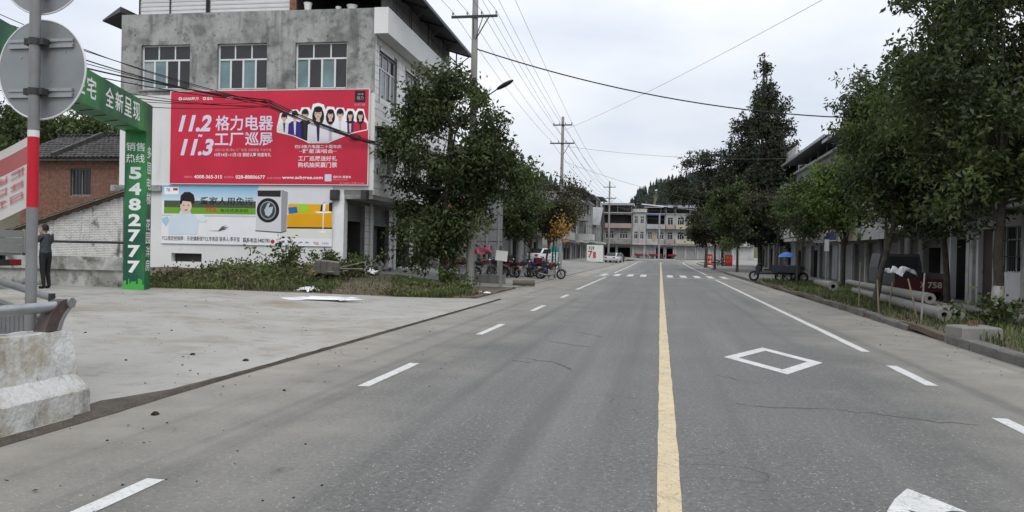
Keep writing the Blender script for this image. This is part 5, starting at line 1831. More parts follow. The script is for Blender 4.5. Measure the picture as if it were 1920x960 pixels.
# black bundle over the forecourt to the corner of the billboard house, lashed together half way
rr_ = random.Random(21)
cor = MAIN_M @ Vector((.16, -.25, 5.86))
knot = at_y(505, 194, 30.2)
def strand(pts, r, label):
    mb = MB()
    mb.tube(pts, r, 6, caps=False)
    tag(mb.build('cable', CABLE, None, True), label, 'cable', 'black cables over the forecourt')
for k, (y0, r_, lab) in enumerate(((8, .011, 'topmost thin cable of the bundle'), (26, .016, 'second cable down in the bundle'), (40, .02, 'thick cable just above the middle of the bundle'), (62, .014, 'cable crossing the middle of the sign disc'),
                                   (78, .026, 'thickest cable of the bundle'), (92, .018, 'cable right under the thickest one'), (118, .012, 'thin cable in the lower half of the bundle'), (138, .016, 'third lowest cable of the bundle'),
                                   (150, .012, 'second lowest cable of the bundle'), (168, .014, 'lowest cable of the bundle'))):
    a = at_y(-60, y0 - 8, 17.5 + .25 * (k % 4))
    c1 = knot + Vector((rr_.uniform(-.1, .1), rr_.uniform(-.08, .08), rr_.uniform(-.16, .16)))
    c2 = cor + Vector((rr_.uniform(-.04, .04), rr_.uniform(-.05, .05), rr_.uniform(-.1, .1)))
    pts = []
    sag = rr_.uniform(.12, .4)
    for i in range(24):
        s_ = i / 24
        p = a.lerp(c1, s_)
        p.z -= sag * 4 * s_ * (1 - s_)
        pts.append(p)
    for i in range(15):
        s_ = i / 14
        p = c1.lerp(c2, s_)
        p.z -= rr_.uniform(.0, .012) + .10 * 4 * s_ * (1 - s_)
        pts.append(p)
    strand(pts, r_ * .95, 'black ' + lab + ' sagging to the red billboard' if not lab.startswith('thick') else lab + ', black, sagging to the red billboard')
for k in range(3):
    wire(cor, P1 + Vector((0, 0, 5.3 + .25 * k)), .35, .02, CABLE, 'black cable between the billboard house and the tall pole', 'black cables to the tall pole', name='cable', cat='cable')
tg = MB()
for k in range(9):
    a0 = 6.283 * k / 9
    tg.tube([cor + Vector((math.cos(a0 + q) * .22 - .9, -.05 + .02 * k, .3 + math.sin(a0 + q) * .1)) for q in (0, .9, 1.8, 2.7)], .012, 5)
tag(tg.build('cable_coil', CABLE), 'tangle of coiled cable at the right edge of the red billboard', 'cable')

# street lamp on the tall pole
lamp = thing('street_lamp', 'grey street lamp head on a slanting arm above the big tree', 'street lamp', P1)
m_ = MB()
m_.tube([(.1, -.1, 7.4), (.6, -.3, 7.95), (1.2, -.5, 8.28)], .03, 8)
m_.build('arm', GALV, lamp, True)
m_ = MB()
dirv = Vector((.85, -.25, .38)).normalized()
o0 = Vector((1.12, -.47, 8.24))
sdv = Vector((.28, .95, 0)).normalized()
upn = dirv.cross(sdv).normalized() * -1
rings = []
for s, w_, h_ in ((0, .05, .05), (.12, .10, .07), (.4, .15, .09), (.65, .12, .07), (.8, .04, .03)):
    c_ = o0 + dirv * s
    rings.append([c_ + sdv * (w_ * math.cos(q)) + upn * (h_ * math.sin(q)) for q in [6.283 * i / 12 for i in range(12)]])
m_.loft(rings)
m_.build('lamp_head', STEEL_D, lamp, True)

# notice board and plates on the left
nb = thing('notice_board', 'large grey two-panel board on posts seen from behind the tall pole', 'board', (-9.05, 41.5, .1), .12)
for a in (-.40, .42):
    m_ = MB()
    m_.box(a - .39, a + .39, -.03, .03, 1.75, 4.1)
    m_.build('panel', mat('grey_board', (.20, .205, .21), .6, .1, 1.5), nb)
m_ = MB()
for z_ in (2.0, 2.65, 3.4, 4.1):
    m_.box(-.8, .82, -.07, -.031, z_, z_ + .04)
m_.build('rail', GALV, nb)
for a in (-.6, .01, .62):
    m_ = MB()
    m_.box(a - .05, a + .05, -.12, -.071, -.2, 4.3)
    m_.build('post', GALV, nb)
wp = thing('plate_sign', 'small blank white plate on a concrete post beside the tall pole', 'sign', (-6.7, 33.6, .08), .1)
m_ = MB()
m_.box(-.07, .07, -.06, .06, -.2, 1.45)
m_.build('post', POLECON_L, wp)
m_ = MB()
m_.hexa([(-.24, -.09, 1.12), (.26, -.09, 1.06), (.26, -.062, 1.06), (-.24, -.062, 1.12), (-.2, -.09, 1.54), (.3, -.09, 1.5), (.3, -.062, 1.5), (-.2, -.062, 1.54)])
m_.build('plate', flat('#d4d4d0'), wp)

# free-standing advertising boards
def a_board(label, loc, rz, w, h, m, texts, tm, base=True, group=None):
    t = thing('sandwich_board', label, 'sign board', loc, rz, group)
    b = MB()
    b.box(-w / 2, w / 2, -.05, .05, .12, h)
    b.build('panel', m, t)
    b = MB()
    b.box(-w / 2 + .05, w / 2 - .05, -.3, .3, 0, .12)
    b.build('foot', STEEL_D, t)
    fm_ = face_map((0, -.05, 0), (1, 0, 0), (0, -1, 0))
    for s, r_, mm in texts:
        b = MB()
        if s.isdigit():
            print_text(b, fm_, s, r_, .006, 0, .02)
        else:
            glyph_marks(b, fm_, r_, len(s), .006, 0, len(s))
        b.build('lettering', mm, t)
    return t, fm_
q = on_ground(1117, 494, .05)
t, fm_ = a_board('white advertising box with a big red 7 beside the left lane', (q.x - .3, q.y + 2, .05), .05, 2.3, 2.6, flat('#e6e7e6'), [('7', (-.95, .75, -.35, 1.75), flat('#c3262f')), ('xx', (-.25, .7, .1, 1.6), flat('#c3262f')), ('xxx', (-.9, 1.9, -.1, 2.35), flat('#3b5566'))], None)
m_ = MB()
m_.box(-1.17, 1.17, -.06, .06, 2.6, 2.72)
m_.box(-1.17, 1.17, -.06, .06, .1, .22)
m_.build('green_trim', flat('#1f6b45'), t)
q = on_ground(1043, 506, .05)
t, fm_ = a_board('turquoise and white roll-up stand beside the parked motorcycles', (q.x, q.y, .05), .1, 1.0, 1.9, flat('#cfe6e6'), [('xx', (-.4, 1.1, .4, 1.4), flat('#1c8f93')), ('xx', (-.4, .65, .4, .95), flat('#1c8f93'))], None)
m_ = MB()
m_.box(-.5, .5, -.06, .06, 1.5, 1.92)
m_.build('turquoise_header', flat('#1f9a9c'), t)
for px_, py_, w_, h_, lab, txt in ((1329, 500, .85, 1.5, 'narrow red sign box with white lines at the right-hand kerb', 'x x'), (1366, 499, .95, 1.45, 'square red sign board with orange lettering on the right pavement', 'x x'), (1144, 489, 1.1, 1.0, 'small red sign beside the distant power pole', 'x')):
    q = on_ground(px_, py_, .13 if px_ > 1200 else .1)
    t, fm_ = a_board(lab, q, 0, w_, h_, flat('#b3272d'), [], None)
    hh = h_
    m_ = MB()
    for k2, ww in enumerate(txt.split()):
        glyph_marks(m_, fm_, (-w_ * .38, hh * (.62 - k2 * .34), w_ * .38, hh * (.88 - k2 * .34)), 2, .006, 0, int(px_) + k2)
    m_.build('lettering', flat('#e9d9c8' if px_ < 1340 else '#e07a4a'), t)
    if px_ == 1329:
        m_ = MB()
        m_.lathe([(.5, 0), (.5, .1), (.38, .16), (.2, .18)], (0, -.1, .0), 16)
        m_.build('white_base', flat('#d7d7d4'), t)
# ------------------------------------------------------------------ trees
_tabs = {}
def vnoise(P, scale, seed):
    """smooth value noise on points, for gaps and clumps in a crown"""
    if seed not in _tabs:
        _tabs[seed] = np.random.default_rng(seed).random((16, 16, 16))
    tab = _tabs[seed]
    Q = np.asarray(P) * scale + 100.0
    i = np.floor(Q).astype(int)
    f = Q - i
    f = f * f * (3 - 2 * f)
    out = np.zeros(len(Q))
    for dx in (0, 1):
        for dy in (0, 1):
            for dz in (0, 1):
                w = (f[:, 0] if dx else 1 - f[:, 0]) * (f[:, 1] if dy else 1 - f[:, 1]) * (f[:, 2] if dz else 1 - f[:, 2])
                out += w * tab[(i[:, 0] + dx) % 16, (i[:, 1] + dy) % 16, (i[:, 2] + dz) % 16]
    return out

def leaf_quads(P, size, aspect, rng, droop=0.35, jitter=0.35):
    n = len(P)
    d = rng.normal(size=(n, 3))
    d[:, 2] -= droop * 1.6
    d /= np.linalg.norm(d, axis=1, keepdims=True) + 1e-9
    u = rng.normal(size=(n, 3))
    u[:, 2] *= 0.45
    s = np.cross(d, u)
    s /= np.linalg.norm(s, axis=1, keepdims=True) + 1e-9
    nn = np.cross(s, d)
    L = size * (1 + jitter * rng.uniform(-1, 1, (n, 1)))
    Wd = L * aspect
    v0 = P
    v1 = P + d * L * 0.42 + s * Wd * 0.5 + nn * L * 0.06
    v2 = P + d * L - nn * L * 0.10
    v3 = P + d * L * 0.42 - s * Wd * 0.5 + nn * L * 0.06
    V = np.stack([v0, v1, v2, v3], 1).reshape(-1, 3)
    F = np.arange(4 * n).reshape(n, 4)
    return V, F

def crown_points(lobes, n_twig, rng, gap=0.42, gscale=1.1, shell=0.5, seed=1):
    lob = np.array(lobes, float)
    w = (lob[:, 3] * lob[:, 4] * lob[:, 5]) ** (2 / 3)
    w /= w.sum()
    out = []
    tot = 0
    while tot < n_twig:
        m = n_twig
        k = rng.choice(len(lob), m, p=w)
        u = rng.normal(size=(m, 3))
        u /= np.linalg.norm(u, axis=1, keepdims=True)
        r = (shell ** 3 + (1 - shell ** 3) * rng.random((m, 1))) ** (1 / 3)
        r *= 1 + 0.10 * rng.normal(size=(m, 1))
        P = lob[k, :3] + lob[k, 3:] * u * r
        keep = vnoise(P, gscale, seed) > gap * rng.uniform(0.75, 1.1, m)
        out.append(P[keep])
        tot += keep.sum()
    return np.concatenate(out)[:n_twig]

def tree(name, label, base, trunk, lobes, n_leaf, size, aspect=0.42, leaf=None, per=16, spread=0.32, seed=1, r0=0.12, group=None, gap=0.42, gscale=1.1,
         bark=None, droop=0.35, shell=0.45, limbs=5, lime=0.0, twist=0.12, cat='tree', twigs=0, clump=16, cr=.5):
    rng = np.random.default_rng(seed)
    rr = random.Random(seed)
    t = thing(name, label, cat, base, 0, group)
    mb = MB()
    pts = [Vector(p) for p in trunk]
    n = len(pts)
    fine = []
    for i in range(n - 1):
        for k in range(3):
            p = pts[i].lerp(pts[i + 1], k / 3)
            if i or k:
                p = p + Vector((rr.uniform(-1, 1), rr.uniform(-1, 1), 0)) * r0 * .25
            fine.append(p)
    fine.append(pts[-1])
    rad = [r0 * (1.25 if i == 0 else 1) * (1 - .68 * i / (len(fine) - 1)) for i in range(len(fine))]
    mb.tube(fine, rad, 10)
    top = fine[-1]
    ctr = np.array([l[:3] for l in lobes])
    for l in lobes:
        c = Vector(l[:3])
        hgt = max(0.25, min(.97, rr.uniform(.45, .8)))
        a = fine[int(hgt * (len(fine) - 1))]
        if c.z < a.z + .3:
            a = fine[int(.5 * (len(fine) - 1))]
        mid = a.lerp(c, .5) + Vector((rr.uniform(-1, 1), rr.uniform(-1, 1), rr.uniform(0, 1))) * twist * (c - a).length
        rl = r0 * rr.uniform(.32, .48)
        mb.tube([a, a.lerp(mid, .5) + Vector((0, 0, -.03)), mid, c], [rl, rl * .8, rl * .6, rl * .3], 6)
        for k in range(limbs):
            e = c + Vector((rr.gauss(0, .5) * l[3], rr.gauss(0, .5) * l[4], rr.gauss(.1, .5) * l[5]))
            s_ = mid.lerp(c, rr.uniform(0, 1))
            mm = s_.lerp(e, .5) + Vector((rr.uniform(-.1, .1), rr.uniform(-.1, .1), .1)) * (e - s_).length
            mb.tube([s_, mm, e], [rl * .4, rl * .28, rl * .1], 4, caps=False)
            for q in range(twigs):
                e2 = e + Vector((rr.gauss(0, .4) * l[3], rr.gauss(0, .4) * l[4], abs(rr.gauss(.2, .3)) * l[5]))
                mb.tube([mm.lerp(e, rr.random()), e2], [rl * .16, rl * .06], 3, caps=False)
    tr = mb.build('trunk', bark or BARK, t, True)
    if lime:
        lb = MB()
        k = 0
        ps = [p for p in fine if p.z <= lime] or fine[:2]
        if ps[-1].z < lime:
            i = len(ps)
            f_ = (lime - ps[-1].z) / max(1e-6, fine[i].z - ps[-1].z)
            ps = ps + [ps[-1].lerp(fine[i], f_)]
        lb.tube(ps, [r0 * 1.28] + [r0 * 1.06] * (len(ps) - 1), 10, caps=False)
        lb.build('limewash', LIME, tr, True)
    nt = max(1, n_leaf // per)
    if clump:
        nc = max(12, nt // clump)
        Cc = crown_points(lobes, nc, rng, gap, gscale, shell, seed)
        ck = rng.integers(0, nc, nt)
        csz = cr * rng.uniform(.55, 1.25, nc)
        T = Cc[ck] + rng.normal(size=(nt, 3)) * csz[ck][:, None] * np.array([.62, .62, .42])
        ctint = rng.random(nc)[ck]
    else:
        T = crown_points(lobes, nt, rng, gap, gscale, shell, seed)
        ctint = rng.random(nt)
    P = np.repeat(T, per, 0) + rng.normal(size=(nt * per, 3)) * spread * np.array([.6, .6, .5])
    V, F = leaf_quads(P, size, aspect, rng, droop)
    big = vnoise(T, .8, seed + 5)
    tint = np.clip(np.repeat(.0 + .7 * (big - .22) + .38 * ctint, per) + rng.normal(size=nt * per) * .16, 0, 1)
    me = np_mesh('crown', V, F, leaf or LEAF, tint)
    link('crown', me, t)
    return t

def auto_lobes(c, r, n, seed, size=.5, low=-.6):
    rr = random.Random(seed)
    out = [(c[0], c[1], c[2], r[0] * .62, r[1] * .62, r[2] * .62)]
    for k in range(n):
        while True:
            u = Vector((rr.gauss(0, 1), rr.gauss(0, 1), rr.gauss(0, 1))).normalized()
            if u.z > low:
                break
        q = rr.uniform(.55, .82)
        s = rr.uniform(.7, 1.2) * size
        out.append((c[0] + u.x * r[0] * q, c[1] + u.y * r[1] * q, c[2] + u.z * r[2] * q, r[0] * s, r[1] * s, r[2] * s * .85))
    return out

# the big tree by the billboard house
lob = [(.4, -.2, 6.6, 1.9, 1.7, 1.7), (-.4, -.3, 8.0, 1.15, 1.2, 1.15), (0.2, 0, 5.0, 2.6, 2.0, 1.6), (-1.35, -.3, 5.4, 1.15, 1.3, 1.1), (-1.4, -.2, 3.9, 1.1, 1.3, 1.0), (2.1, -.1, 5.3, 1.2, 1.3, 1.0),
       (2.9, 0, 4.5, 1.0, 1.2, .85), (-.2, -.2, 3.2, 1.9, 1.5, 1.0), (1.3, -.2, 3.6, 1.2, 1.3, .9), (-.7, -.2, 2.1, 1.3, 1.1, .9), (1.0, .2, 7.6, .9, 1.0, .9), (-1.0, 0, 6.8, 1.0, 1.0, .9), (-.5, -.1, 1.3, .7, .8, .6)]
tree('street_tree', 'big leafy tree hiding the right end of the billboard house', (-8.95, 32.6, .2), [(0, 0, -.2), (-.05, 0, 2), (.1, -.1, 4), (.2, -.1, 6.5), (0, -.1, 8)], lob, 30000, .19, .46, LEAF, 15, .30, 3, .17, 'trees on the left pavement', gap=.40, gscale=.95)
tree('street_tree', 'bushy street tree over the middle of the parked motorcycles', (-7.4, 45.8, .08), [(0, 0, -.1), (-.05, 0, 1.3), (.1, 0, 2.4), (.1, 0, 3.8)],
     auto_lobes((-.3, 0, 3.55), (1.75, 1.6, 1.75), 9, 5), 11000, .17, .45, LEAF, 14, .26, 6, .075, 'trees on the left pavement', gap=.42)
tree('street_tree', 'leaning street tree with browner leaves nearest the turquoise stand', (-7.05, 49.4, .08), [(0, 0, -.1), (.12, 0, 1.2), (.3, 0, 2.4), (.2, 0, 3.9)],
     auto_lobes((.3, 0, 3.7), (1.45, 1.5, 1.9), 8, 8), 7500, .18, .45, LEAF_B, 13, .28, 9, .085, 'trees on the left pavement', gap=.43)
tree('street_tree', 'thin sparse street tree with few leaves in front of the second power pole', (-7.0, 52.0, .08), [(0, 0, -.1), (.1, 0, 2), (.2, 0, 3.6), (.5, 0, 5.6)],
     [(.3, 0, 4.2, 1.2, 1.2, 1.2), (1.3, 0, 4.3, .9, .8, 1.0), (1.2, 0, 5.9, .7, .7, .7), (-.4, 0, 5.8, .7, .7, .7)], 2400, .19, .42, LEAF_B, 7, .34, 10, .06, 'trees on the left pavement', gap=.5, twigs=3)
tree('autumn_sapling', 'orange and yellow autumn foliage before the grey balconied house', (-6.2, 47.6, .08), [(0, 0, -.1), (.05, 0, 1.5), (.1, 0, 2.6)],
     [(.1, 0, 3.2, .36, .4, .7), (.1, 0, 2.4, .3, .35, .4)], 420, .17, .5, LEAF_O, 9, .2, 11, .05, None, gap=.5)

# right side, near to far
GR = 'trees on the right planting bed'
lob = [(.2, 0, 5.2, 2.1, 2.0, 1.7), (-.6, .3, 6.9, 1.9, 1.9, 1.6), (.8, -.2, 8.4, 1.9, 1.9, 1.5), (-1.5, .4, 8.1, 1.2, 1.3, 1.1), (-1.6, 0, 5.2, 1.3, 1.4, 1.1), (2.0, 0, 6.8, 1.5, 1.6, 1.4), (-1.0, .3, 3.9, 1.3, 1.4, .9), (1.0, 0, 3.8, 1.5, 1.5, .9), (-1.3, .2, 3.0, 1.0, 1.1, .6), (1.6, 0, 3.2, 1.1, 1.1, .7), (-.3, 0, 9.6, 1.5, 1.5, 1.0)]
tree('street_tree', 'tallest right-hand tree with a forked limewashed trunk at the photo edge', (8.35, 22.0, .13), [(0, 0, -.2), (.02, 0, 1.6), (.05, 0, 2.9), (.1, .1, 4.4), (0, 0, 7)], lob, 36000, .165, .42, LEAF, 15, .25, 12, .135, GR, gap=.41, lime=.85)
lob = [(0, 0, 4.6, 1.7, 1.7, 1.4), (-.9, 0, 5.9, 1.5, 1.5, 1.3), (.9, 0, 6.0, 1.6, 1.6, 1.4), (-.2, 0, 7.4, 1.5, 1.5, 1.2), (-1.4, 0, 4.2, 1.1, 1.2, .9), (1.3, 0, 4.0, 1.2, 1.2, .9), (-1.2, 0, 3.1, 1.1, 1.1, .7), (.6, 0, 2.9, 1.1, 1.1, .6), (.4, 0, 8.4, 1.2, 1.2, .9)]
tree('street_tree', 'slim-trunked tree just left of the tallest right-hand tree', (8.7, 26.5, .13), [(0, 0, -.2), (-.1, 0, 1.5), (-.25, 0, 3.1), (-.2, 0, 5), (-.2, 0, 6.6)], lob, 21000, .165, .42, LEAF, 15, .27, 13, .10, GR, gap=.41)
lob = [(.5, 0, 4.4, 1.4, 1.5, 1.1), (.1, 0, 5.3, 1.0, 1.2, .9), (1.2, 0, 5.4, 1.2, 1.3, 1.0), (.3, 0, 3.4, 1.2, 1.3, .8), (.9, 0, 2.9, 1.0, 1.0, .6)]
tree('street_tree', 'leaning tree rising from the stacked concrete poles', (6.45, 26.0, .13), [(0, 0, -.2), (.15, 0, 1.0), (.5, 0, 2.4), (.6, 0, 4), (.6, 0, 5.2)], lob, 14000, .165, .42, LEAF, 15, .27, 14, .11, GR, gap=.42)
lob = [(-.2, 0, 8.0, 1.5, 1.4, 1.25), (-.9, 0, 7.4, .95, 1.0, .8), (.9, 0, 7.2, 1.2, 1.2, 1.1), (.4, 0, 5.6, 1.4, 1.4, 1.2), (.6, 0, 4.3, 1.2, 1.3, 1.0)]
tree('street_tree', 'long-leaved tree whose top reaches out to the left of the dark pole', (9.25, 35.6, .13), [(0, 0, -.2), (-.05, 0, 2), (0, 0, 4), (-.1, 0, 7)], lob, 15000, .23, .34, LEAF, 13, .32, 15, .11, GR, gap=.45, droop=.55)
tree('street_tree', 'bright green bushy round tree before the shop signs on the right', (9.05, 42.5, .13), [(0, 0, -.2), (0, 0, 1.5), (.05, 0, 3), (0, 0, 4.6)],
     auto_lobes((0, 0, 4.45), (2.05, 2.0, 2.15), 12, 16, .48), 26000, .165, .45, LEAF_Y, 15, .26, 16, .10, GR, gap=.39)
tree('street_tree', 'slender kerbside tree with a thin straight trunk near the blue umbrella', (6.85, 42.6, .13), [(0, 0, -.2), (0, 0, 1.5), (.05, 0, 2.6), (0, 0, 3.6)],
     auto_lobes((0, 0, 3.1), (.75, .8, .9), 5, 17), 2600, .165, .45, LEAF, 13, .24, 17, .06, GR, gap=.44)
tree('street_tree', 'dull brown-green tree beside the tall conifer on the right', (8.0, 58, .13), [(0, 0, -.2), (0, 0, 2), (.1, 0, 3.5), (0, 0, 5)],
     auto_lobes((0, 0, 4.9), (2.5, 2.4, 2.3), 9, 18), 9000, .24, .45, LEAF_B, 12, .32, 18, .10, GR, gap=.44)
tree('street_tree', 'round dark tree over the parked tricycle on the right', (8.4, 50.5, .13), [(0, 0, -.2), (0, 0, 2), (.1, 0, 3), (0, 0, 4)],
     auto_lobes((0, 0, 4.3), (2.0, 2.0, 1.9), 8, 28), 10000, .20, .45, LEAF, 12, .3, 28, .09, GR, gap=.43)
tree('street_tree', 'low dark tree standing over the red sign boards', (6.6, 72, .13), [(0, 0, -.2), (0, 0, 2), (.1, 0, 3), (0, 0, 4.6)],
     auto_lobes((0, 0, 4.6), (2.7, 2.6, 2.6), 9, 19), 9000, .28, .45, LEAF, 12, .38, 19, .12, GR, gap=.42)
tree('street_tree', 'low brownish tree between the conifer and the bare-branched tree', (5.6, 86, .13), [(0, 0, -.2), (0, 0, 2), (.1, 0, 3), (0, 0, 4.6)],
     auto_lobes((0, 0, 4.3), (2.9, 2.6, 2.7), 9, 20), 7000, .32, .45, LEAF_B, 12, .42, 20, .12, GR, gap=.43)
# conifer with several spires
lob = []
rr_c = random.Random(8)
for z, rad_, x0 in [(19.3, .22, 0), (18.4, .38, .05), (17.4, .55, -.05), (16.4, .75, .1), (15.3, .95, -.1), (14.2, 1.15, 0), (13.0, 1.3, -.15), (11.8, 1.5, 0), (10.5, 1.75, -.1), (9.2, 2.0, 0), (7.8, 2.3, -.1), (6.4, 2.6, 0), (5.0, 2.8, 0), (3.6, 2.6, 0)]:
    rad_ *= 1.2
    lob.append((x0, 0, z, rad_, rad_, .75 + .1 * rad_))
    for q in range(3 if z < 17 else 1):
        a_ = rr_c.uniform(0, 6.283)
        lob.append((x0 + rad_ * .75 * math.cos(a_), rad_ * .75 * math.sin(a_), z + rr_c.uniform(-.5, .5), rad_ * .42 + .12, rad_ * .42 + .12, .6 + .12 * rad_))
for x0, zt, zb in ((-2.0, 13.6, 7.5), (1.75, 15.3, 9.0), (2.35, 12.2, 6.5), (-3.1, 9.8, 5.0), (3.0, 8.8, 4.5)):
    z = zt
    while z > zb:
        lob.append((x0 + rr_c.uniform(-.12, .12), rr_c.uniform(-.4, .4), z, .34 + .17 * (zt - z), .34 + .17 * (zt - z), .75))
        z -= .9
lob = [(l[0] * 1.15, l[1] * 1.15, l[2], l[3] * 1.28, l[4] * 1.28, l[5]) for l in lob]
tree('conifer', 'tall dark conifer with a pointed spire above all the other trees', (9.0, 76.5, .13), [(0, 0, -.3), (0, 0, 4), (0, 0, 9), (-.05, 0, 14), (0, 0, 19.4)], lob, 44000, .34, .36, LEAF_D, 12, .26, 22, .22, None, gap=.36, gscale=.9, droop=.1, shell=.2, limbs=1, clump=0)
tree('broad_tree', 'broad loose tree with bare lower branches left of the conifer', (5.4, 99, .15), [(0, 0, -.3), (0, 0, 2.5), (.2, 0, 5), (0, 0, 9)],
     [(-1.5, 0, 11.6, 1.9, 1.8, 1.9), (.5, 0, 12.6, 1.8, 1.8, 2.0), (-3.2, 0, 9.4, 1.3, 1.4, 1.6), (1.9, 0, 10.2, 1.9, 1.8, 2.1), (-.6, 0, 9.4, 2.0, 1.8, 1.6), (2.6, 0, 7.2, 1.8, 1.8, 2.0), (.4, 0, 6.0, 2.4, 2, 2.2)],
     12000, .38, .4, LEAF_D, 11, .42, 23, .2, None, gap=.47, gscale=.7, limbs=7, twigs=3, cr=.8)
tree('broad_tree', 'rounded dark tree hiding the end of the bend houses', (8.3, 112, .2), [(0, 0, -.3), (0, 0, 2.5), (.2, 0, 4), (0, 0, 6)],
     auto_lobes((0, 0, 5.2), (3.2, 3, 3.4), 9, 24), 8000, .42, .45, LEAF, 11, .45, 24, .2, None, gap=.42, gscale=.7, cr=.9)
# left background
tree('background_tree', 'dark tree behind the roofs at the far left edge', (-41.5, 47, 0), [(0, 0, -.3), (0, 0, 3), (.2, 0, 5.5), (0, 0, 8)],
     auto_lobes((0.5, 0, 8.3), (4.6, 4, 2.9), 11, 25), 14000, .30, .45, LEAF, 12, .42, 25, .25, None, gap=.42, gscale=.8, cr=.9)

# ------------------------------------------------------------------ grass and weeds
def blades(pts, zf, h, w, m, name, label, seed, bend=.5, kind_cat='grass', quad=True):
    rng = np.random.default_rng(seed)
    n = len(pts)
    P = np.array([(x, y, zf(x, y)) for x, y in pts])
    a = rng.uniform(0, 6.283, n)
    H = h * rng.uniform(.35, 1.2, n)
    d = np.stack([np.cos(a), np.sin(a), np.zeros(n)], 1)
    s = np.stack([-np.sin(a), np.cos(a), np.zeros(n)], 1)
    up = np.array([0, 0, 1.0])
    wv = (w * rng.uniform(.6, 1.3, n))[:, None]
    b0 = P - s * wv / 2
    b1 = P + s * wv / 2
    md = P + up * (H * .6)[:, None] + d * (H * .25 * bend)[:, None]
    tp = P + up * (H * rng.uniform(.75, 1, n))[:, None] + d * (H * .8 * bend)[:, None]
    V = np.stack([b0, b1, md + s * wv * .45, tp, md - s * wv * .45], 1).reshape(-1, 3)
    i = np.arange(n) * 5
    F = np.concatenate([np.stack([i, i + 1, i + 2, i + 4], 1), np.stack([i + 4, i + 2, i + 3, i + 3], 1)])
    F4 = np.stack([i, i + 1, i + 2, i + 4], 1)
    F3 = np.stack([i + 4, i + 2, i + 3], 1)
    T = np.concatenate([F4[:, [0, 1, 2]], F4[:, [0, 2, 3]], F3])
    pt = np.clip(.5 + .9 * (vnoise(P, .9, seed) - .5) + rng.normal(size=n) * .16, 0, 1)
    me = np_mesh(name, V, T, m, np.concatenate([pt, pt, pt]))
    o = link(name, me)
    return tag(o, label, kind_cat, kind='stuff')
def scatter(n, x0, x1, yf0, yf1, seed, dens=None):
    r = random.Random(seed)
    out = []
    while len(out) < n:
        x = r.uniform(x0, x1)
        a, b = yf0(x), yf1(x)
        y = a + (b - a) * r.random()
        if dens is None or r.random() < dens(x, y):
            out.append((x, y))
    return out
vn = lambda x, y, s=.5, k=1: float(vnoise(np.array([[x, y, 0.]]), s, k)[0])
path = lambda x, y: 0.06 if (-10.9 < x + (y - 26) * .35 < -8.9) else (1.0 if vn(x, y, .8, 6) > .42 else .18)      # trodden earth path
zv = lambda x, y: zl(x, y) - .02
fe = lambda x: forecourt_edge(x) + .12
blades(scatter(21000, -18, -6.6, fe, lambda x: 31.5 if x < -9 else 30.5 - (x + 9) * 1.2, 31, lambda x, y: path(x, y) * (.3 + vn(x, y))), zv, .24, .022, GRASS, 'verge_grass', 'green grass on the verge in front of the billboard house', 31)
blades(scatter(11000, -18, -6.2, fe, lambda x: 31 if x < -9 else 29, 32, lambda x, y: path(x, y) * (1.15 - vn(x, y, .5, 1))), zv, .16, .025, WEED, 'dry_grass', 'dry brown grass along the edge of the forecourt', 32, .9)
blades(scatter(9500, 5.72, 9.1, lambda x: 13.4, lambda x: 50, 33, lambda x, y: .25 + .9 * vn(x, y, .4, 2)), zr, .24, .02, GRASS, 'bed_grass', 'green grass on the right planting bed', 33)
blades(scatter(4000, 5.62, 9.1, lambda x: 13.2, lambda x: 48, 34), zr, .12, .024, WEED, 'bed_dry_grass', 'dry grass and litter leaves on the right planting bed', 34, 1.0)

def weeds(name, label, centres, size, n, m, seed, group=None, cat='weeds', kind='stuff'):
    rng = np.random.default_rng(seed)
    P, T = [], []
    for (x, y, z, rx, rz, k) in centres:
        q = rng.normal(size=(k, 3)) * np.array([rx, rx * .8, rz]) * .5
        q[:, 2] = np.abs(q[:, 2]) * 1.2
        P.append(q + np.array([x, y, z]))
    P = np.concatenate(P)
    V, F = leaf_quads(P, size, .5, rng, .05)
    me = np_mesh(name, V, F, m, np.clip(.45 + .9 * (vnoise(P, 1.2, seed) - .5) + rng.normal(size=len(P)) * .2, 0, 1))
    return tag(link(name, me), label, cat, group, kind)
r = random.Random(41)
cs = []
for k in range(125):
    x = r.uniform(-17.5, -11.8) if k % 6 else r.uniform(-8.8, -7.4)
    y = r.uniform(forecourt_edge(x) + (1.0 if k % 3 else 3.0), 31)
    if vn(x, y, .45, 9) < .42:
        continue
    cs.append((x, y, zl(x, y), .5, .32 if y > 27 else .2, 100))
weeds('weed_patch', 'tangled green weeds below the washing machine billboard', cs, .15, 0, GRASS, 42)
cs = []
for k in range(50):
    x = r.uniform(-17.5, -11.6) if k % 4 else r.uniform(-8.8, -7.6)
    y = r.uniform(forecourt_edge(x) + .3, 30.5 if x < -11 else 28.5)
    cs.append((x, y, zl(x, y), .45, .34 if x < -11 else .15, 90))
weeds('brown_weeds', 'withered brown weeds at the left of the verge', cs, .14, 0, WEED, 43)

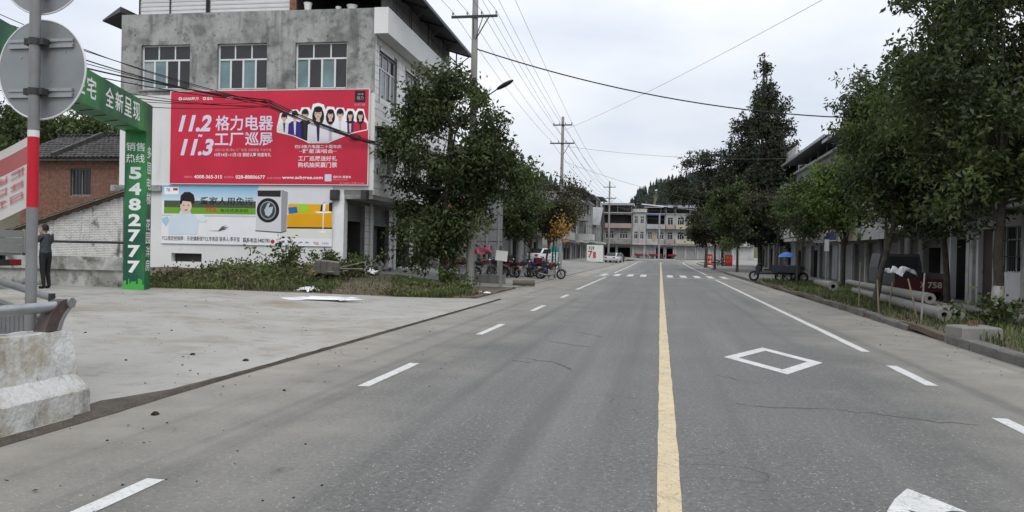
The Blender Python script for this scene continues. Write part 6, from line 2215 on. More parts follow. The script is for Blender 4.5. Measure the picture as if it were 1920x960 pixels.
def bush(name, label, base, stems, seed, leaf, m, group=None, sp=.35, h=1.0, n=260):
    t = thing(name, label, 'bush', base, 0, group)
    rr = random.Random(seed)
    rng = np.random.default_rng(seed)
    mb = MB()
    P = []
    for k in range(stems):
        e = Vector((rr.gauss(0, sp), rr.gauss(0, sp), h * rr.uniform(.55, 1)))
        mb.tube([(0, 0, -.05), e * .5 + Vector((0, 0, .1)), e], [.016, .012, .005], 5)
        for q in range(n // stems):
            s = rr.uniform(.3, 1)
            P.append(e * s + Vector((rr.gauss(0, .09), rr.gauss(0, .09), rr.gauss(0, .07))))
    mb.build('stem', BARK, t)
    V, F = leaf_quads(np.array(P), leaf, .5, rng, .1)
    link('foliage', np_mesh('foliage', V, F, m, np.clip(rng.normal(.4, .25, len(P)), 0, 1)), t)
    return t
def z_at(x, y):
    return zl(x, y)
for (x, y, h, st, sd, lab) in ((-14.6, 29.6, 1.5, 12, 51, 'tall dark-leaved weed bush before the small wall opening'), (-13.0, 30.0, .95, 10, 52, 'leafy weed bush under the middle of the washing machine billboard'),
                               (-11.9, 30.2, .95, 9, 53, 'low dark weed bush left of the plank heap')):
    bush('weed_bush', lab, (x, y, zl(x, y)), st, sd, .16, LEAF, 'weed bushes on the verge', .5, h, 520)
for (x, y, h, sd, lab) in ((7.3, 19.2, .75, 54, 'small bush at the near end of the stacked concrete poles'), (-8.4, 31.2, .9, 55, 'leafy shoots at the foot of the big tree')):
    bush('low_bush', lab, (x, y, (zl if x < 0 else zr)(x, y)), 10, sd, .14, LEAF, None, .35, h, 420)
# ------------------------------------------------------------------ motorcycles, cars, carts
def wheel(parent, c, R, r, axis=(0, 1, 0), spokes=10, width=None):
    b = MB()
    b.ring(c, axis, R - r, r, 22, 8)
    ty = b.build('wheel', RUBBER, parent, True)
    b = MB()
    ax = Vector(axis).normalized()
    b.cyl(Vector(c) - ax * .04, Vector(c) + ax * .04, .05, n=10)
    a_ = ax.orthogonal().normalized()
    b_ = ax.cross(a_)
    for k in range(spokes):
        q = 6.283 * k / spokes
        e = a_ * math.cos(q) + b_ * math.sin(q)
        b.bar(Vector(c) + e * .04, Vector(c) + e * (R - r * 1.6), .012, .012, up=ax)
    b.ring(c, axis, R - r * 1.9, .012, 22, 5)
    b.build('rim', CHROME, ty)
    return ty

def motorcycle(label, loc, rz, colr, group='parked motorcycles', box=False):
    t = thing('motorcycle', label, 'motorcycle', loc, rz, group)
    R = .29
    wheel(t, (.64, 0, R), R, .05)
    wheel(t, (-.62, 0, R), R, .055)
    m = mat('bike_paint_' + '%02d%02d%02d' % tuple(int(x * 99) for x in colr), colr, .25, .05, spec=.6)
    b = MB()
    b.loft([[(x, y * w, z + zz) for y, zz in ((-1, -.05), (-.8, .1), (0, .16), (.8, .1), (1, -.05), (.7, -.12), (-.7, -.12))] for x, w, z in ((.34, .05, .80), (.25, .12, .82), (.05, .14, .80), (-.08, .10, .74))])
    b.build('fuel_tank', m, t, True)
    b = MB()
    b.loft([[(x, y * w, z + zz) for y, zz in ((-1, -.02), (-.8, .05), (.8, .05), (1, -.02), (.8, -.06), (-.8, -.06))] for x, w, z in ((-.02, .09, .76), (-.2, .13, .76), (-.5, .13, .80), (-.72, .10, .83))])
    b.build('seat', RUBBER, t, True)
    b = MB()
    b.box(-.18, .22, -.12, .12, .26, .52)
    b.cyl((.1, 0, .5), (.2, 0, .66), .09, .075, 10)
    for z in (.54, .58, .62):
        b.box(.03, .27, -.11, .11, z, z + .012)
    b.build('engine', GALV, t)
    b = MB()
    for s in (-.05, .05):
        b.tube([(.42, s, .86), (.2, s, .55), (.18, s, .28), (-.2, s, .28), (-.3, s, .55), (-.62, s * 1.6, R)], .018, 6)
        b.tube([(.3, s, .72), (-.3, s, .68), (-.78, s * 1.6, .72)], .016, 6)
    b.build('frame', STEEL_D, t)
    b = MB()
    for s in (-.08, .08):
        b.tube([(.64, s, R), (.42, s, .92)], .022, 8)
    b.build('front_fork', CHROME, t, True)
    b = MB()
    b.tube([(.25, -.36, 1.02), (.34, -.22, 1.04), (.42, -.06, .96), (.42, .06, .96), (.34, .22, 1.04), (.25, .36, 1.02)], .013, 6)
    h = b.build('handlebar', CHROME, t, True)
    for s in (-1, 1):
        b = MB()
        b.tube([(.30, s * .28, 1.04), (.30, s * .34, 1.2)], .006, 5)
        b.lathe([(.0, 0), (.06, .015), (.062, .03), (.0, .04)], (.30, s * .36, 1.2), 10)
        b.build('mirror', STEEL_D, h)
    b = MB()
    b.lathe([(.02, -.08), (.07, -.04), (.09, .03), (.085, .05)], n=14)
    o = b.build('headlight', CHROME, t, True, (.50, 0, .90), (0, P90, 0))
    for x, z in ((.64, R), (-.62, R)):
        b = MB()
        rr_ = R + .035
        a0, a1 = (.2, 2.3) if x > 0 else (.6, 2.9)
        pts = [(x + rr_ * math.cos(a0 + (a1 - a0) * k / 8), z + rr_ * math.sin(a0 + (a1 - a0) * k / 8)) for k in range(9)]
        for k in range(8):
            (xa, za), (xb, zb) = pts[k], pts[k + 1]
            b.hexa([(xa, -.065, za), (xa, .065, za), (xb, .065, zb), (xb, -.065, zb), (xa, -.06, za + .012), (xa, .06, za + .012), (xb, .06, zb + .012), (xb, -.06, zb + .012)])
        b.build('mudguard', m, t, True)
    b = MB()
    b.tube([(.15, -.13, .34), (-.1, -.16, .24), (-.4, -.17, .26), (-.8, -.18, .36)], [.02, .025, .04, .045], 8)
    b.build('exhaust', CHROME, t, True)
    b = MB()
    b.box(-.86, -.80, -.07, .07, .66, .74)
    b.build('tail_light', flat('#9a1620', .3), t)
    if box:
        b = MB()
        b.loft([[(x, y, z) for x, y in ((-.95, -.2), (-.6, -.2), (-.6, .2), (-.95, .2))] for z in (.9, 1.2)])
        b.build('top_box', m, t)
    b = MB()
    b.bar((-.05, .08, .26), (-.02, .24, .02), .02, .02)
    b.build('side_stand', STEEL_D, t)
    return t
RD, BK, BL, SV = (.085, .010, .013), (.03, .03, .035), (.05, .07, .2), (.4, .4, .42)
bikes = [(868, 528, 0.5, RD, 'red motorcycle half hidden by grass left of the tall pole'), (902, 525, .9, RD, 'red motorcycle right of the tall pole under the pink rain cover'), (932, 522, 2.6, BK, 'black motorcycle in front of the grey board'),
         (958, 522, 2.3, RD, 'dark red motorcycle in the middle of the parked row'), (978, 521, .8, BK, 'black motorcycle before the white car'), (1003, 521, 2.5, BL, 'blue-black motorcycle by the slim tree trunk'), (1032, 523, .5, RD, 'red motorcycle at the road end of the parked row'),
         (918, 520, .3, BK, 'dark motorcycle behind the plate sign post'), (946, 519, .6, BK, 'dark motorcycle behind the middle of the parked row'), (1016, 519, 1.0, BK, 'dark motorcycle tucked behind the slim tree trunks')]
for k, (x, y, a, c, lab) in enumerate(bikes):
    q = on_ground(x, y - 1, .09)
    motorcycle(lab, (q.x, q.y, zl(q.x, q.y) + .005), a, c, 'motorcycles parked on the left', box=(k in (2, 6)))
for x, y, a, c, lab in ((1347, 499, .3, SV, 'silver motorcycle left of the orange-lettered board'), (1356, 498, 2.8, BK, 'black motorcycle beside the square red sign board'), (1484, 529, 2.9, SV, 'silver motorcycle right of the blue umbrella')):
    q = on_ground(x, y, .13)
    motorcycle(lab, (q.x, q.y, .135), a, c, 'motorcycles parked on the right')
# pink rain cover and a round basket on the bikes
def crumple(name, label, loc, sx, sy, h, m, seed, n=16, cat='plastic sheet', group=None, sharp=2.0):
    rr = np.random.default_rng(seed)
    xs = np.linspace(-1, 1, n)
    X, Y = np.meshgrid(xs, xs)
    P = np.stack([X.ravel(), Y.ravel(), np.zeros(n * n)], 1)
    f1, f2 = vnoise(P, 1.6, seed), vnoise(P, 4.0, seed + 1)
    rad = np.clip(1 - (X.ravel() ** 2 + Y.ravel() ** 2) / 1.9, 0, 1)
    Z = h * (np.abs(f1 - .5) * 1.6 + .35 * f2) * (rad ** .6) + .006
    jx = (vnoise(P, 2.2, seed + 2) - .5) * .8
    jy = (vnoise(P, 2.2, seed + 3) - .5) * .8
    V = np.stack([(X.ravel() + jx) * sx, (Y.ravel() + jy) * sy, Z], 1)
    i = np.arange(n * n).reshape(n, n)
    F = np.stack([i[:-1, :-1].ravel(), i[:-1, 1:].ravel(), i[1:, 1:].ravel(), i[1:, :-1].ravel()], 1)
    me = np_mesh(name, V, F, m)
    o = link(name, me, None, loc, (0, 0, seed * .7))
    so = o.modifiers.new('thick', 'SOLIDIFY')
    so.thickness = .008
    return tag(o, label, cat, group)
q = at_y(906, 470, 36.3)
o = crumple('rain_cover', 'pink rain cover thrown over the red motorcycle', (q.x, q.y, q.z - .2), .42, .36, .55, mat('pink_nylon', (.42, .12, .17), .6, .1), 3, cat='rain cover')
for x, y, sx, sy, h, sd, lab in ((596, 560, .95, .45, .10, 5, 'long flat white plastic sheet on the edge of the forecourt'), (577, 546, .35, .3, .22, 6, 'small heap of white plastic behind the long sheet'),
                                 (697, 531, .48, .28, .32, 7, 'bunched white plastic sack on the bare earth'), (792, 550, .38, .22, .16, 8, 'crumpled white plastic bag near the right end of the verge'),
                                 (905, 549, .25, .15, .1, 9, 'scrap of white plastic at the foot of the plate sign')):
    q = on_ground(x, y, .15)
    for _ in range(4):
        q = on_ground(x, y, zl(q.x, q.y) + .03)
    crumple('plastic_sheet', lab, (q.x, q.y, zl(q.x, q.y) + .01), sx, sy, h, PLASTIC_W, sd, group='white plastic on the verge')

def car(label, loc, rz, colr, group=None):
    t = thing('car', label, 'car', loc, rz, group)
    m = mat('car_paint_%02d%02d%02d' % tuple(int(x * 99) for x in colr), colr, .2, .03, spec=.6)
    prof = [(-2.15, .35), (-2.2, .62), (-2.12, .86), (-1.5, .95), (-.95, 1.38), (.35, 1.42), (1.0, .98), (1.95, .82), (2.2, .62), (2.18, .32)]
    b = MB()
    rings = []
    for y, k in ((-.86, .0), (-.84, .6), (-.62, 1), (.62, 1), (.84, .6), (.86, .0)):
        ring = []
        for x, z in prof:
            zz = z if z < .9 else .9 + (z - .9) * (1 if abs(y) < .7 else .55 if abs(y) < .85 else .0)
            ring.append((x * (1 if k else .985), y * (1 if z < .95 else .9), zz if k else min(zz, .88)))
        rings.append(ring)
    b.loft(rings)
    b.build('body', m, t, True)
    for s in (-1, 1):
        b = MB()
        b.hexa([(-1.35, s * .80, .95), (.85, s * .80, .96), (.85, s * .82, .96), (-1.35, s * .82, .95), (-.9, s * .72, 1.32), (.3, s * .72, 1.35), (.3, s * .745, 1.35), (-.9, s * .745, 1.32)])
        b.build('side_window', GLASS, t)
    b = MB()
    b.hexa([(.98, -.66, 1.0), (.98, .66, 1.0), (1.0, .66, 1.02), (1.0, -.66, 1.02), (.36, -.58, 1.40), (.36, .58, 1.40), (.40, .58, 1.42), (.40, -.58, 1.42)])
    b.build('windscreen', GLASS, t)
    b = MB()
    b.hexa([(-1.52, -.66, .98), (-1.52, .66, .98), (-1.50, .66, .95), (-1.5, -.66, .95), (-.97, -.58, 1.40), (-.97, .58, 1.40), (-.95, .58, 1.38), (-.95, -.58, 1.38)])
    b.build('rear_window', GLASS, t)
    for x in (-1.35, 1.35):
        for s in (-1, 1):
            b = MB()
            b.cyl((x, s * .68, .31), (x, s * .88, .31), .31, n=18)
            w_ = b.build('wheel', RUBBER, t, True)
            b = MB()
            b.cyl((x, s * .87, .31), (x, s * .89, .31), .19, n=12)
            b.build('rim', GALV, w_)
    for s in (-.6, .6):
        b = MB()
        b.box(2.10, 2.2, s - .18, s + .18, .62, .74)
        b.build('headlight', CHROME, t)
        b = MB()
        b.box(-2.21, -2.14, s - .16, s + .16, .68, .82)
        b.build('tail_light', flat('#8a1018', .3), t)
    return t
q = on_ground(1016, 500, .1)
car('white car parked behind the motorcycles on the left', (q.x, q.y, zl(q.x, q.y)), 1.2, (.65, .66, .67))
q = on_ground(1150, 488, .2)
car('distant white car parked beside the far power pole', (-6.75, 118, zl(-6.75, 118)), 1.4, (.6, .6, .62))
car('distant dark car parked behind the white one', (-6.6, 126, zl(-6.6, 126)), 1.45, (.03, .03, .035))

def tricycle(label, loc, rz, colr, group=None):
    t = thing('cargo_tricycle', label, 'tricycle', loc, rz, group)
    m = mat('trike_paint_%02d%02d%02d' % tuple(int(x * 99) for x in colr), colr, .4, .1)
    for c in ((1.35, 0, .3), (-.6, .5, .3), (-.6, -.5, .3)):
        wheel(t, c, .3, .06, spokes=6)
    b = MB()
    b.box(-1.3, .25, -.62, .62, .55, .6)
    for a in ((-1.3, .25, -.62, -.58), (-1.3, .25, .58, .62), (-1.3, -1.26, -.58, .58), (.21, .25, -.58, .58)):
        b.box(*a, .6, .95)
    b.build('cargo_bed', m, t)
    b = MB()
    b.box(.3, .75, -.3, .3, .62, .72)
    b.build('seat', RUBBER, t)
    b = MB()
    b.bar((-1.2, 0, .48), (1.0, 0, .45), .1, .1)
    b.tube([(1.35, 0, .3), (1.1, 0, .95)], .04, 8)
    b.build('frame', STEEL_D, t)
    b = MB()
    b.tube([(.95, -.38, 1.05), (1.1, 0, .98), (.95, .38, 1.05)], .018, 6)
    b.build('handlebar', STEEL_D, t)
    b = MB()
    b.loft([[(1.1, -.3, .35), (1.1, .3, .35), (1.0, .3, .8), (1.0, -.3, .8)], [(1.25, -.22, .4), (1.25, .22, .4), (1.18, .2, .95), (1.18, -.2, .95)]])
    b.build('front_cowl', m, t)
    b = MB()
    b.cyl((1.2, 0, .85), (1.3, 0, .84), .09, n=12)
    b.build('headlight', CHROME, t)
    return t
for x, lab in ((-4.0, 'left one of the red tricycles before the bend houses'), (-1.0, 'middle red tricycle before the bend houses'), (2.0, 'right one of the red tricycles before the bend houses')):
    tricycle(lab, (x, 171 + abs(x) * .2, .55), .2 if x < 1 else 2.9, (.24, .02, .03), 'red tricycles at the bend')

# stall with blue umbrella
q = on_ground(1448, 528, .13)
tr = tricycle('dark blue cargo tricycle stall under the blue umbrella', (q.x + .3, q.y, .13), 2.8, (.03, .035, .05))
um = thing('blue_umbrella', 'bright blue umbrella over the tricycle stall', 'umbrella', (q.x + .75, q.y - .2, .73))
b = MB()
n = 10
rings = []
for r_, z in ((.02, 1.12), (.22, 1.07), (.40, .97), (.52, .82)):
    rings.append([(r_ * math.cos(6.283 * k / n) * (1 if k % 2 == 0 else .95), r_ * math.sin(6.283 * k / n) * (1 if k % 2 == 0 else .95), z - (0 if k % 2 == 0 else -.03 * r_)) for k in range(n)])
b.loft(rings, caps=False)
b.build('canopy', mat('blue_umbrella_cloth', (.06, .16, .50), .6, .08), um)
b = MB()
b.cyl((0, 0, -.1), (0, 0, 1.17), .014, n=8)
b.build('shaft', GALV, um)
for k in range(n):
    b = MB()
    a = 6.283 * k / n
    b.bar((.02 * math.cos(a), .02 * math.sin(a), 1.1), (.5 * math.cos(a), .5 * math.sin(a), .82), .008, .008)
    b.build('rib', GALV, um)

# farm truck on the right, rear towards the camera
ft = thing('farm_truck', 'small farm truck with dark red numbered tailgate behind the concrete poles', 'truck', (8.55, 28.6, .13), 0)
b = MB()
b.box(-.85, .85, -.04, 0, .42, .82)
tgm = mat('dark_red_tailgate', (.09, .016, .02), .5, .15)
tg_ = b.build('tailgate', tgm, ft)
b = MB()
fmt = face_map((0, -.04, 0), (1, 0, 0), (0, -1, 0))
for s_, r4 in (('758', (.18, .52, .62, .72)), ('X', (-.06, .52, .08, .72))):
    b = MB()
    print_text(b, fmt, s_, r4, .006, 0, .02)
    b.build('number_lettering', flat('#bdb9b2'), tg_)
b = MB()
b.box(-.85, -.80, 0, 2.4, .45, 1.0)
b.box(.80, .85, 0, 2.4, .45, 1.0)
b.box(-.80, .80, 2.35, 2.4, .45, 1.0)
b.box(-.80, .80, 0, 2.35, .40, .45)
b.build('cargo_bed', STEEL_D, ft)
b = MB()
b.loft([[(-.75, y, .35), (.75, y, .35), (.75, y, 1.15), (.66, y, 1.65), (-.66, y, 1.65), (-.75, y, 1.15)] for y in (2.5, 3.5, 3.7)])
b.build('cab', mat('dark_cab_paint', (.05, .05, .055), .4, .1), ft)
b = MB()
b.box(-.6, .6, 2.485, 2.498, 1.1, 1.55)
b.build('rear_window', GLASS, ft)
for y in (.5, 3.1):
    for s in (-.72, .72):
        wheel(ft, (s, y, .3), .3, .085, axis=(1, 0, 0), spokes=6)
for s in (-.7, .7):
    b = MB()
    b.box(s - .1, s + .1, -.06, -.041, .30, .38)
    b.build('tail_light', flat('#8a1018', .3), ft)
q = at_y(1677, 508, 28.9)
crumple('tarp_bundle', 'pale bundled tarpaulin on the load of the farm truck', (8.0, 29.2, 1.0), .42, .4, .42, PLASTIC_W, 12, cat='tarpaulin')

# truck tail at the left edge with the man
tk = thing('flatbed_truck', 'grey flatbed truck whose tail shows at the left edge', 'truck', (-17.0, 18.05, zl(-17.3, 18.4)), 0)
b = MB()
for k in range(3):
    b.box(-.03, 0.0, -.92, .92, .98 + k * .2, 1.165 + k * .2)
b.box(-.05, .03, -.94, -.9, .96, 1.6)
b.box(-.05, .03, .9, .94, .96, 1.6)
b.build('tailboard', mat('weathered_truck_paint', (.28, .28, .275), .6, .15, 2, dirt=((.12, .11, .1), 2, .5, .7, .6)), tk)
b = MB()
for y in (-.92, .89):
    for k in range(3):
        b.box(-4.2, -.05, y, y + .03, .98 + k * .2, 1.165 + k * .2)
b.box(-4.2, -.05, -.89, .89, .90, .97)
b.build('bed', MATS['weathered_truck_paint'], tk)
b = MB()
b.box(-6.0, -.1, -.4, -.3, .7, .895)
b.box(-6.0, -.1, .3, .4, .7, .895)
b.box(-.12, -.02, -.85, .85, .62, .78)
b.build('chassis', STEEL_D, tk)
for y in (-.62, .62):
    b = MB()
    b.box(-.03, .01, y - .17, y + .17, .64, .76)
    b.build('tail_light', flat('#8c2028', .35), tk)
    b = MB()
    b.cyl((-1.3, y - .14, .42), (-1.3, y + .14, .42), .42, n=22)
    w_ = b.build('wheel', RUBBER, tk, True)
    b = MB()
    b.box(-.72, -.70, y - .2, y + .2, .22, .72)
    b.build('mud_flap', RUBBER, tk)
    b = MB()
    b.cyl((-5.0, y - .12, .42), (-5.0, y + .12, .42), .42, n=22)
    b.build('wheel', RUBBER, tk, True)
b = MB()
b.loft([[(-4.4, y, .5), (-4.4, y, 2.3), (-5.6, y, 2.3), (-6.0, y, 1.4), (-6.05, y, .5)] for y in (-.9, .9)])
b.build('cab', flat('#34507a', .3), tk)

# the man: one skinned figure
def person(label, loc, rz):
    t = thing('person', label, 'person', loc, rz)
    V, E, Rr = [], [], []
    def v(p, r, par=None):
        V.append(p)
        Rr.append(r if hasattr(r, '__len__') else (r, r))
        if par is not None:
            E.append((par, len(V) - 1))
        return len(V) - 1
    pel = v((0, 0, .95), (.155, .125))
    wst = v((-.005, 0, 1.10), (.15, .115), pel)
    ch = v((-.01, 0, 1.30), (.175, .125), wst)
    ns = v((-.0, 0, 1.44), (.11, .09), ch)
    nk = v((-.02, 0, 1.50), (.058, .058), ns)
    h0 = v((-.045, 0, 1.565), (.075, .082), nk)
    h1 = v((-.05, 0, 1.635), (.080, .098), h0)
    h2 = v((-.045, 0, 1.70), (.066, .078), h1)
    ns_ = v((-.135, 0, 1.615), (.014, .016), h1)
    for s in (-1, 1):
        hp = v((0, s * .095, .88), (.098, .098), pel)
        kn = v((-.05 if s > 0 else .03, s * .11, .49), (.068, .068), hp)
        an = v((0 if s > 0 else .09, s * .12, .10), (.048, .05), kn)
        he = v((.01 if s > 0 else .10, s * .12, .045), (.045, .042), an)
        v((-.16 if s > 0 else -.07, s * .135, .035), (.042, .032), he)
        sh = v((0, s * .175, 1.405), (.075, .075), ns)
        up_ = v((-.06, s * .225, 1.29), (.06, .06), sh)
        el = v((-.15, s * .235, 1.19), (.052, .052), up_)
        fo = v((-.24, s * .17, 1.33), (.044, .044), el)
        wr_ = v((-.29, s * .12, 1.46), (.031, .031), fo)
        pa = v((-.305, s * .10, 1.525), (.036, .022), wr_)
        for k, (dy, dz, dx) in enumerate(((.026, .055, -.01), (.009, .062, -.012), (-.009, .058, -.012), (-.026, .045, -.01))):
            f1 = v((-.315 + dx, s * .10 + dy, 1.55 + dz * .4), (.010, .010), pa)
            v((-.30 + dx - .02, s * .10 + dy, 1.55 + dz), (.008, .008), f1)
        v((-.285, s * .06, 1.545), (.010, .010), pa)
    me = bpy.data.meshes.new('body')
    me.from_pydata(V, E, [])
    o = bpy.data.objects.new('body', me)
    COL.objects.link(o)
    o.modifiers.new('skin', 'SKIN')
    for k, sv in enumerate(me.skin_vertices[0].data):
        sv.radius = Rr[k]
        sv.use_root = (k == 0)
    o.modifiers.new('sub', 'SUBSURF').levels = 2
    o.modifiers['sub'].render_levels = 2
    dg = bpy.context.evaluated_depsgraph_get()
    dg.update()
    fin = bpy.data.meshes.new_from_object(o.evaluated_get(dg))
    bpy.data.objects.remove(o)
    fin.name = 'body'
    fin.materials.clear()
    for m in (mat('dark_jacket', (.05, .058, .066), .8, .35, 14, .3, 60), mat('black_trousers', (.018, .018, .02), .85, .2, 8), mat('skin_tone', (.40, .24, .17), .6, .05), mat('black_shoes', (.012, .012, .012), .5, .1)):
        fin.materials.append(m)
    for p in fin.polygons:
        c = p.center
        if c.z < .085:
            k = 3
        elif c.z < .98 and c.x > -.14:
            k = 1
        elif (c.z > 1.495 and abs(c.y) < .09 and c.x > -.2) or (c.z > 1.465 and c.x < -.255):
            k = 2
        else:
            k = 0
        p.material_index = k
    fin.shade_smooth()
    link('body', fin, t)
    b = MB()
    rings = []
    for z, rx, ry, cx in ((1.575, .055, .080, .012), (1.62, .082, .092, -.02), (1.67, .096, .092, -.036), (1.715, .090, .082, -.04), (1.75, .055, .05, -.035), (1.762, .01, .01, -.03)):
        rings.append([(cx + rx * math.cos(6.283 * k / 16) + (0 if math.cos(6.283 * k / 16) > -.3 or z > 1.69 else .055), ry * math.sin(6.283 * k / 16), z) for k in range(16)])
    b.loft(rings)
    b.build('hair', mat('black_hair', (.012, .011, .010), .6, .1), t, True)
    for s in (-1, 1):
        b = MB()
        b.lathe([(.0, -.028), (.014, -.02), (.018, .005), (.012, .026), (0, .03)], (-.04, s * .088, 1.63), 8)
        b.build('ear', MATS['skin_tone'], t, True)
        b = MB()
        b.lathe([(0, -.006), (.011, 0), (0, .006)], (-.128, s * .032, 1.645), 8)
        b.build('eye', flat('#15120f'), t)
    b = MB()
    b.box(-.133, -.12, -.024, .024, 1.578, 1.586)
    b.build('mouth', flat('#7a4038'), t)
    return t
zman = zl(-16.45, 19.1)
person('man in dark jacket and black trousers, hands raised, behind the truck', (-16.45, 19.1, zman), -.15)

# ------------------------------------------------------------------ concrete poles on the bed, stakes, block, planks
def lying_pole(a, b, ra, rb, label):
    a, b = Vector(a), Vector(b)
    m = MB()
    pts = [a.lerp(b, k / 6) for k in range(7)]
    m.tube(pts, [ra + (rb - ra) * k / 6 for k in range(7)], 18, caps=False)
    d = (b - a).normalized()
    for e, r_, sgn in ((a, ra, 1), (b, rb, -1)):
        # hollow ends: ring wall and a short bore
        o0 = len(m.v)
        s_ = d.cross(Vector((0, 0, 1))).normalized()
        u_ = s_.cross(d)
        n = 18
        for rr_, off in ((r_, 0), (r_ * .42, 0), (r_ * .42, .4 * sgn)):
            for k in range(n):
                q = 6.283 * k / n
                m.v.append(tuple(e + d * off + (s_ * math.cos(q) + u_ * math.sin(q)) * rr_))
        for j in range(2):
            for k in range(n):
                m.f.append((o0 + j * n + k, o0 + j * n + (k + 1) % n, o0 + (j + 1) * n + (k + 1) % n, o0 + (j + 1) * n + k))
                m.m.append(0)
    o = m.build('concrete_pole', POLECON_L, None, True)
    return tag(o, label, 'concrete pole', 'concrete poles lying on the bed')
lying_pole((6.55, 20.2, .32), (7.45, 33.0, .34), .15, .12, 'nearest lying concrete pole, along the grass')
lying_pole((6.98, 20.6, .31), (7.85, 33.6, .33), .15, .115, 'lying concrete pole second from the kerb')
lying_pole((7.40, 22.4, .31), (8.15, 35.2, .33), .15, .115, 'lying concrete pole farthest from the kerb')
lying_pole((6.85, 22.2, .60), (7.55, 34.6, .60), .14, .11, 'lying concrete pole on top of the pile')
lying_pole((7.95, 18.0, .28), (8.35, 24.8, .28), .13, .11, 'short concrete pole near the limewashed tree')
lying_pole((7.05, 34.9, .40), (7.6, 41.5, .36), .2, .15, 'thick-ended white concrete pole at the far end of the pile')
for x, y, h, lx, lab in ((1610, 577, 1.35, .02, 'thin bare stake farthest along the bed'), (1648, 588, .9, -.06, 'short dark stake in front of the leaning tree'), (1668, 580, .8, .05, 'slanting stake beside the leaning tree'),
                         (1722, 602, 1.0, -.25, 'pair-leaning stake over the concrete poles'), (1727, 604, 1.15, .05, 'pale stake nearest the concrete block')):
    q = on_ground(x, y, .15)
    m_ = MB()
    m_.tube([(0, 0, -.1), (lx * .5, .01, h * .5), (lx, 0, h)], [.022, .02, .016], 7)
    tag(m_.build('stake', WOOD if 'pale' not in lab else WOOD_G, None, False, (q.x, q.y, .14)), lab, 'stake', 'stakes on the planting bed')
q = on_ground(1832, 636, .14)
cb = thing('concrete_block', 'pale concrete foundation block with bolts on the right verge', 'concrete block', (q.x, q.y + .2, .12), .1)
m_ = MB()
m_.loft([[(-.36, -.34, -.1), (.38, -.34, -.1), (.38, .36, -.1), (-.36, .36, -.1)], [(-.35, -.33, .22), (.37, -.33, .22), (.37, .35, .23), (-.35, .35, .21)], [(-.33, -.31, .245), (.35, -.31, .245), (.35, .33, .25), (-.33, .33, .24)]])
m_.build('block', POLECON_L, cb)
m_ = MB()
for x, y in ((-.05, -.04), (.05, -.04), (.05, .06), (-.05, .06)):
    m_.cyl((x, y, .2), (x, y, .36), .018, n=8)
m_.build('bolt', RUST, cb)
# post with white plate by the umbrella
q = on_ground(1548, 541, .13)
mp_ = thing('marker_post', 'thin post with a narrow white plate right of the blue umbrella', 'post', (q.x, q.y, .13))
m_ = MB()
m_.cyl((0, 0, -.1), (0, 0, 2.3), .035, n=10)
m_.build('post', GALV, mp_)
m_ = MB()
m_.box(-.1, .1, -.06, -.036, 1.75, 2.3)
m_.build('plate', flat('#dcdcdc'), mp_)
# plank heap under the billboard corner
rr_ = random.Random(77)
hx, hy = -12.4, 28.3
for k in range(11):
    m_ = MB()
    L_, w_ = rr_.uniform(.9, 1.7), rr_.uniform(.08, .2)
    m_.box(-L_ / 2, L_ / 2, -w_ / 2, w_ / 2, 0, .03)
    x, y = hx + rr_.uniform(-.7, .7), hy + rr_.uniform(-.5, .5)
    tag(m_.build('plank', WOOD_G if k % 2 else WOOD, None, False, (x, y, zl(x, y) + .12 + .04 * k), (rr_.uniform(-.2, .2), rr_.uniform(-.25, .25), rr_.uniform(-.5, .5))),
        'weathered plank in the heap beside the billboard corner', 'plank', 'planks heaped on the verge')
pn = MB()
pn.box(-.45, .45, -.02, .02, 0, .55)
for k in range(4):
    pn.box(-.44 + k * .225, -.24 + k * .225, -.045, -.021, .02, .53)
tag(pn.build('broken_pallet', WOOD_G, None, False, (hx + .35, hy - .55, zl(hx, hy) + .22), (.5, .1, .2)), 'broken pallet tilted against the plank heap', 'pallet')
for k, (x, y, s, lab) in enumerate(((-14.4, 29.3, .5, 'pinkish rubble heap below the wall opening'), (-13.8, 30.6, .35, 'low rubble heap behind the weed bush'))):
    crumple('rubble_heap', lab, (x, y, zl(x, y)), s * 1.5, s, .3, mat('pink_rubble', (.30, .23, .20), .95, .3, 6, .3, 30), 30 + k, cat='rubble')
# fallen concrete stub by the slim trees
q = on_ground(982, 534, .08)
m_ = MB()
m_.tube([(-.5, 0, .13), (.5, .05, .13)], .13, 14)
tag(m_.build('concrete_stub', mat('dirty_stub', (.17, .15, .12), .9, .2, 3), None, False, (q.x, q.y, zl(q.x, q.y)), (0, 0, .1)), 'stubby dirty concrete roller lying at the road edge', 'concrete stub')
q = on_ground(935, 532, .08)
m_ = MB()
m_.box(-1.9, 1.2, -.12, .12, 0, .32)
m_.box(-1.9, 1.2, -.14, .14, .32, .38)
tag(m_.build('low_bench', POLECON, None, False, (-8.2, 36.2, .1), (0, 0, .05)), 'low concrete ledge behind the foot of the tall pole', 'bench')
# stool and sacks under the arcade
st = thing('stool', 'small wooden table in the first arcade opening', 'table', MAIN_M @ Vector((-1.6, 1.5, .5)), .2)
m_ = MB()
m_.box(-.4, .4, -.25, .25, .42, .46)
m_.build('top', WOOD_G, st)
for sx in (-.36, .36):
    for sy in (-.2, .2):
        m_ = MB()
        m_.bar((sx, sy, 0), (sx, sy, .42), .04, .04)
        m_.build('leg', WOOD_G, st)
p = MAIN_M @ Vector((-1.0, 4.6, .45))
crumple('sack', 'pale sack slumped before the second arcade shutter', p, .4, .4, .75, mat('woven_sack', (.35, .34, .32), .8, .15), 17, cat='sack')
p = MAIN_M @ Vector((-.8, 8.3, .4))
crumple('sack', 'white sack heap at the third arcade opening', p, .6, .4, .6, PLASTIC_W, 18, cat='sack')

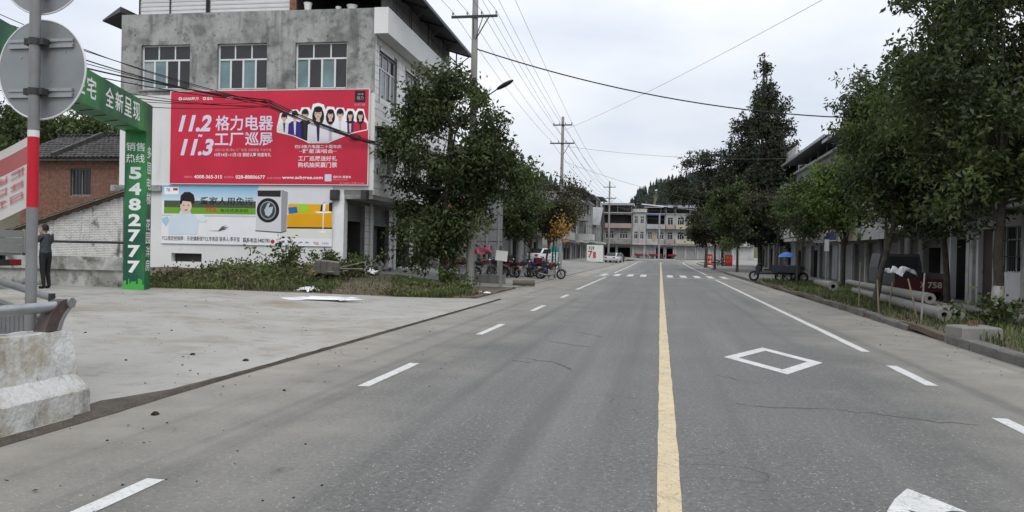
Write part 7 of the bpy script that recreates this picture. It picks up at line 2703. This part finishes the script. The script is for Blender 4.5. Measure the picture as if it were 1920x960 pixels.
# dark clods of earth and pebbles on the concrete
rr_ = random.Random(88)
m_ = MB()
spots = [(361, 666), (461, 677), (291, 770), (160, 624), (236, 676), (533, 726), (348, 575), (322, 620)] + [(rr_.uniform(180, 860), rr_.uniform(560, 720)) for k in range(60)] + [(rr_.uniform(60, 620), rr_.uniform(760, 950)) for k in range(22)]
for k, (x, y) in enumerate(spots):
    q = on_ground(x, y, .04)
    if q.x < -5.1:
        for _ in range(4):
            q = on_ground(x, y, zl(q.x, q.y))
        if q.y > forecourt_edge(q.x) or q.y < 7:
            continue
        z = zl(q.x, q.y)
    else:
        z = 0
    s_ = (.045 if k < 3 else .025 if k < 8 else rr_.uniform(.005, .014))
    rings = []
    for zz, rad_ in ((0, 1), (.35, .9), (.7, .45)):
        rings.append([(q.x + s_ * rad_ * rr_.uniform(.6, 1.2) * math.cos(6.283 * i / 6), q.y + s_ * rad_ * rr_.uniform(.6, 1.2) * math.sin(6.283 * i / 6), z + zz * s_) for i in range(6)])
    m_.loft(rings)
tag(m_.build('earth_clods', mat('dark_clod', (.03, .027, .023), .95, .3, 20)), 'dark earth clods and pebbles scattered on the forecourt', 'clods', kind='stuff')

# fallen leaves and grit
rng = np.random.default_rng(90)
P = []
for k in range(420):
    if k % 3 == 0:
        x, y = rng.uniform(-14, -5.3), rng.uniform(7.5, 23)
        if y > forecourt_edge(x) - .2:
            y = forecourt_edge(x) - rng.uniform(.1, 2)
        z = zl(x, y)
    elif k % 3 == 1:
        x, y = -5.0 + abs(rng.normal(0, .7)), rng.uniform(4, 45)
        z = 0
    else:
        x, y = 5.3 - abs(rng.normal(0, .5)), rng.uniform(8, 45)
        z = 0
    P.append((x, y, z + .012))
P = np.array(P)
V, F = leaf_quads(P, .05, .7, rng, 0)
V = V.reshape(-1, 4, 3)
V[:, :, 2] = P[:, None, 2] + np.abs(V[:, :, 2] - P[:, None, 2]) * .3
tag(link('leaf_litter', np_mesh('leaf_litter', V.reshape(-1, 3), F, leaf_mat('fallen_leaf', (.035, .025, .015), (.12, .08, .04), .05), rng.random(len(P)))), 'fallen leaves and grit scattered along the road edges', 'leaf litter', kind='stuff')
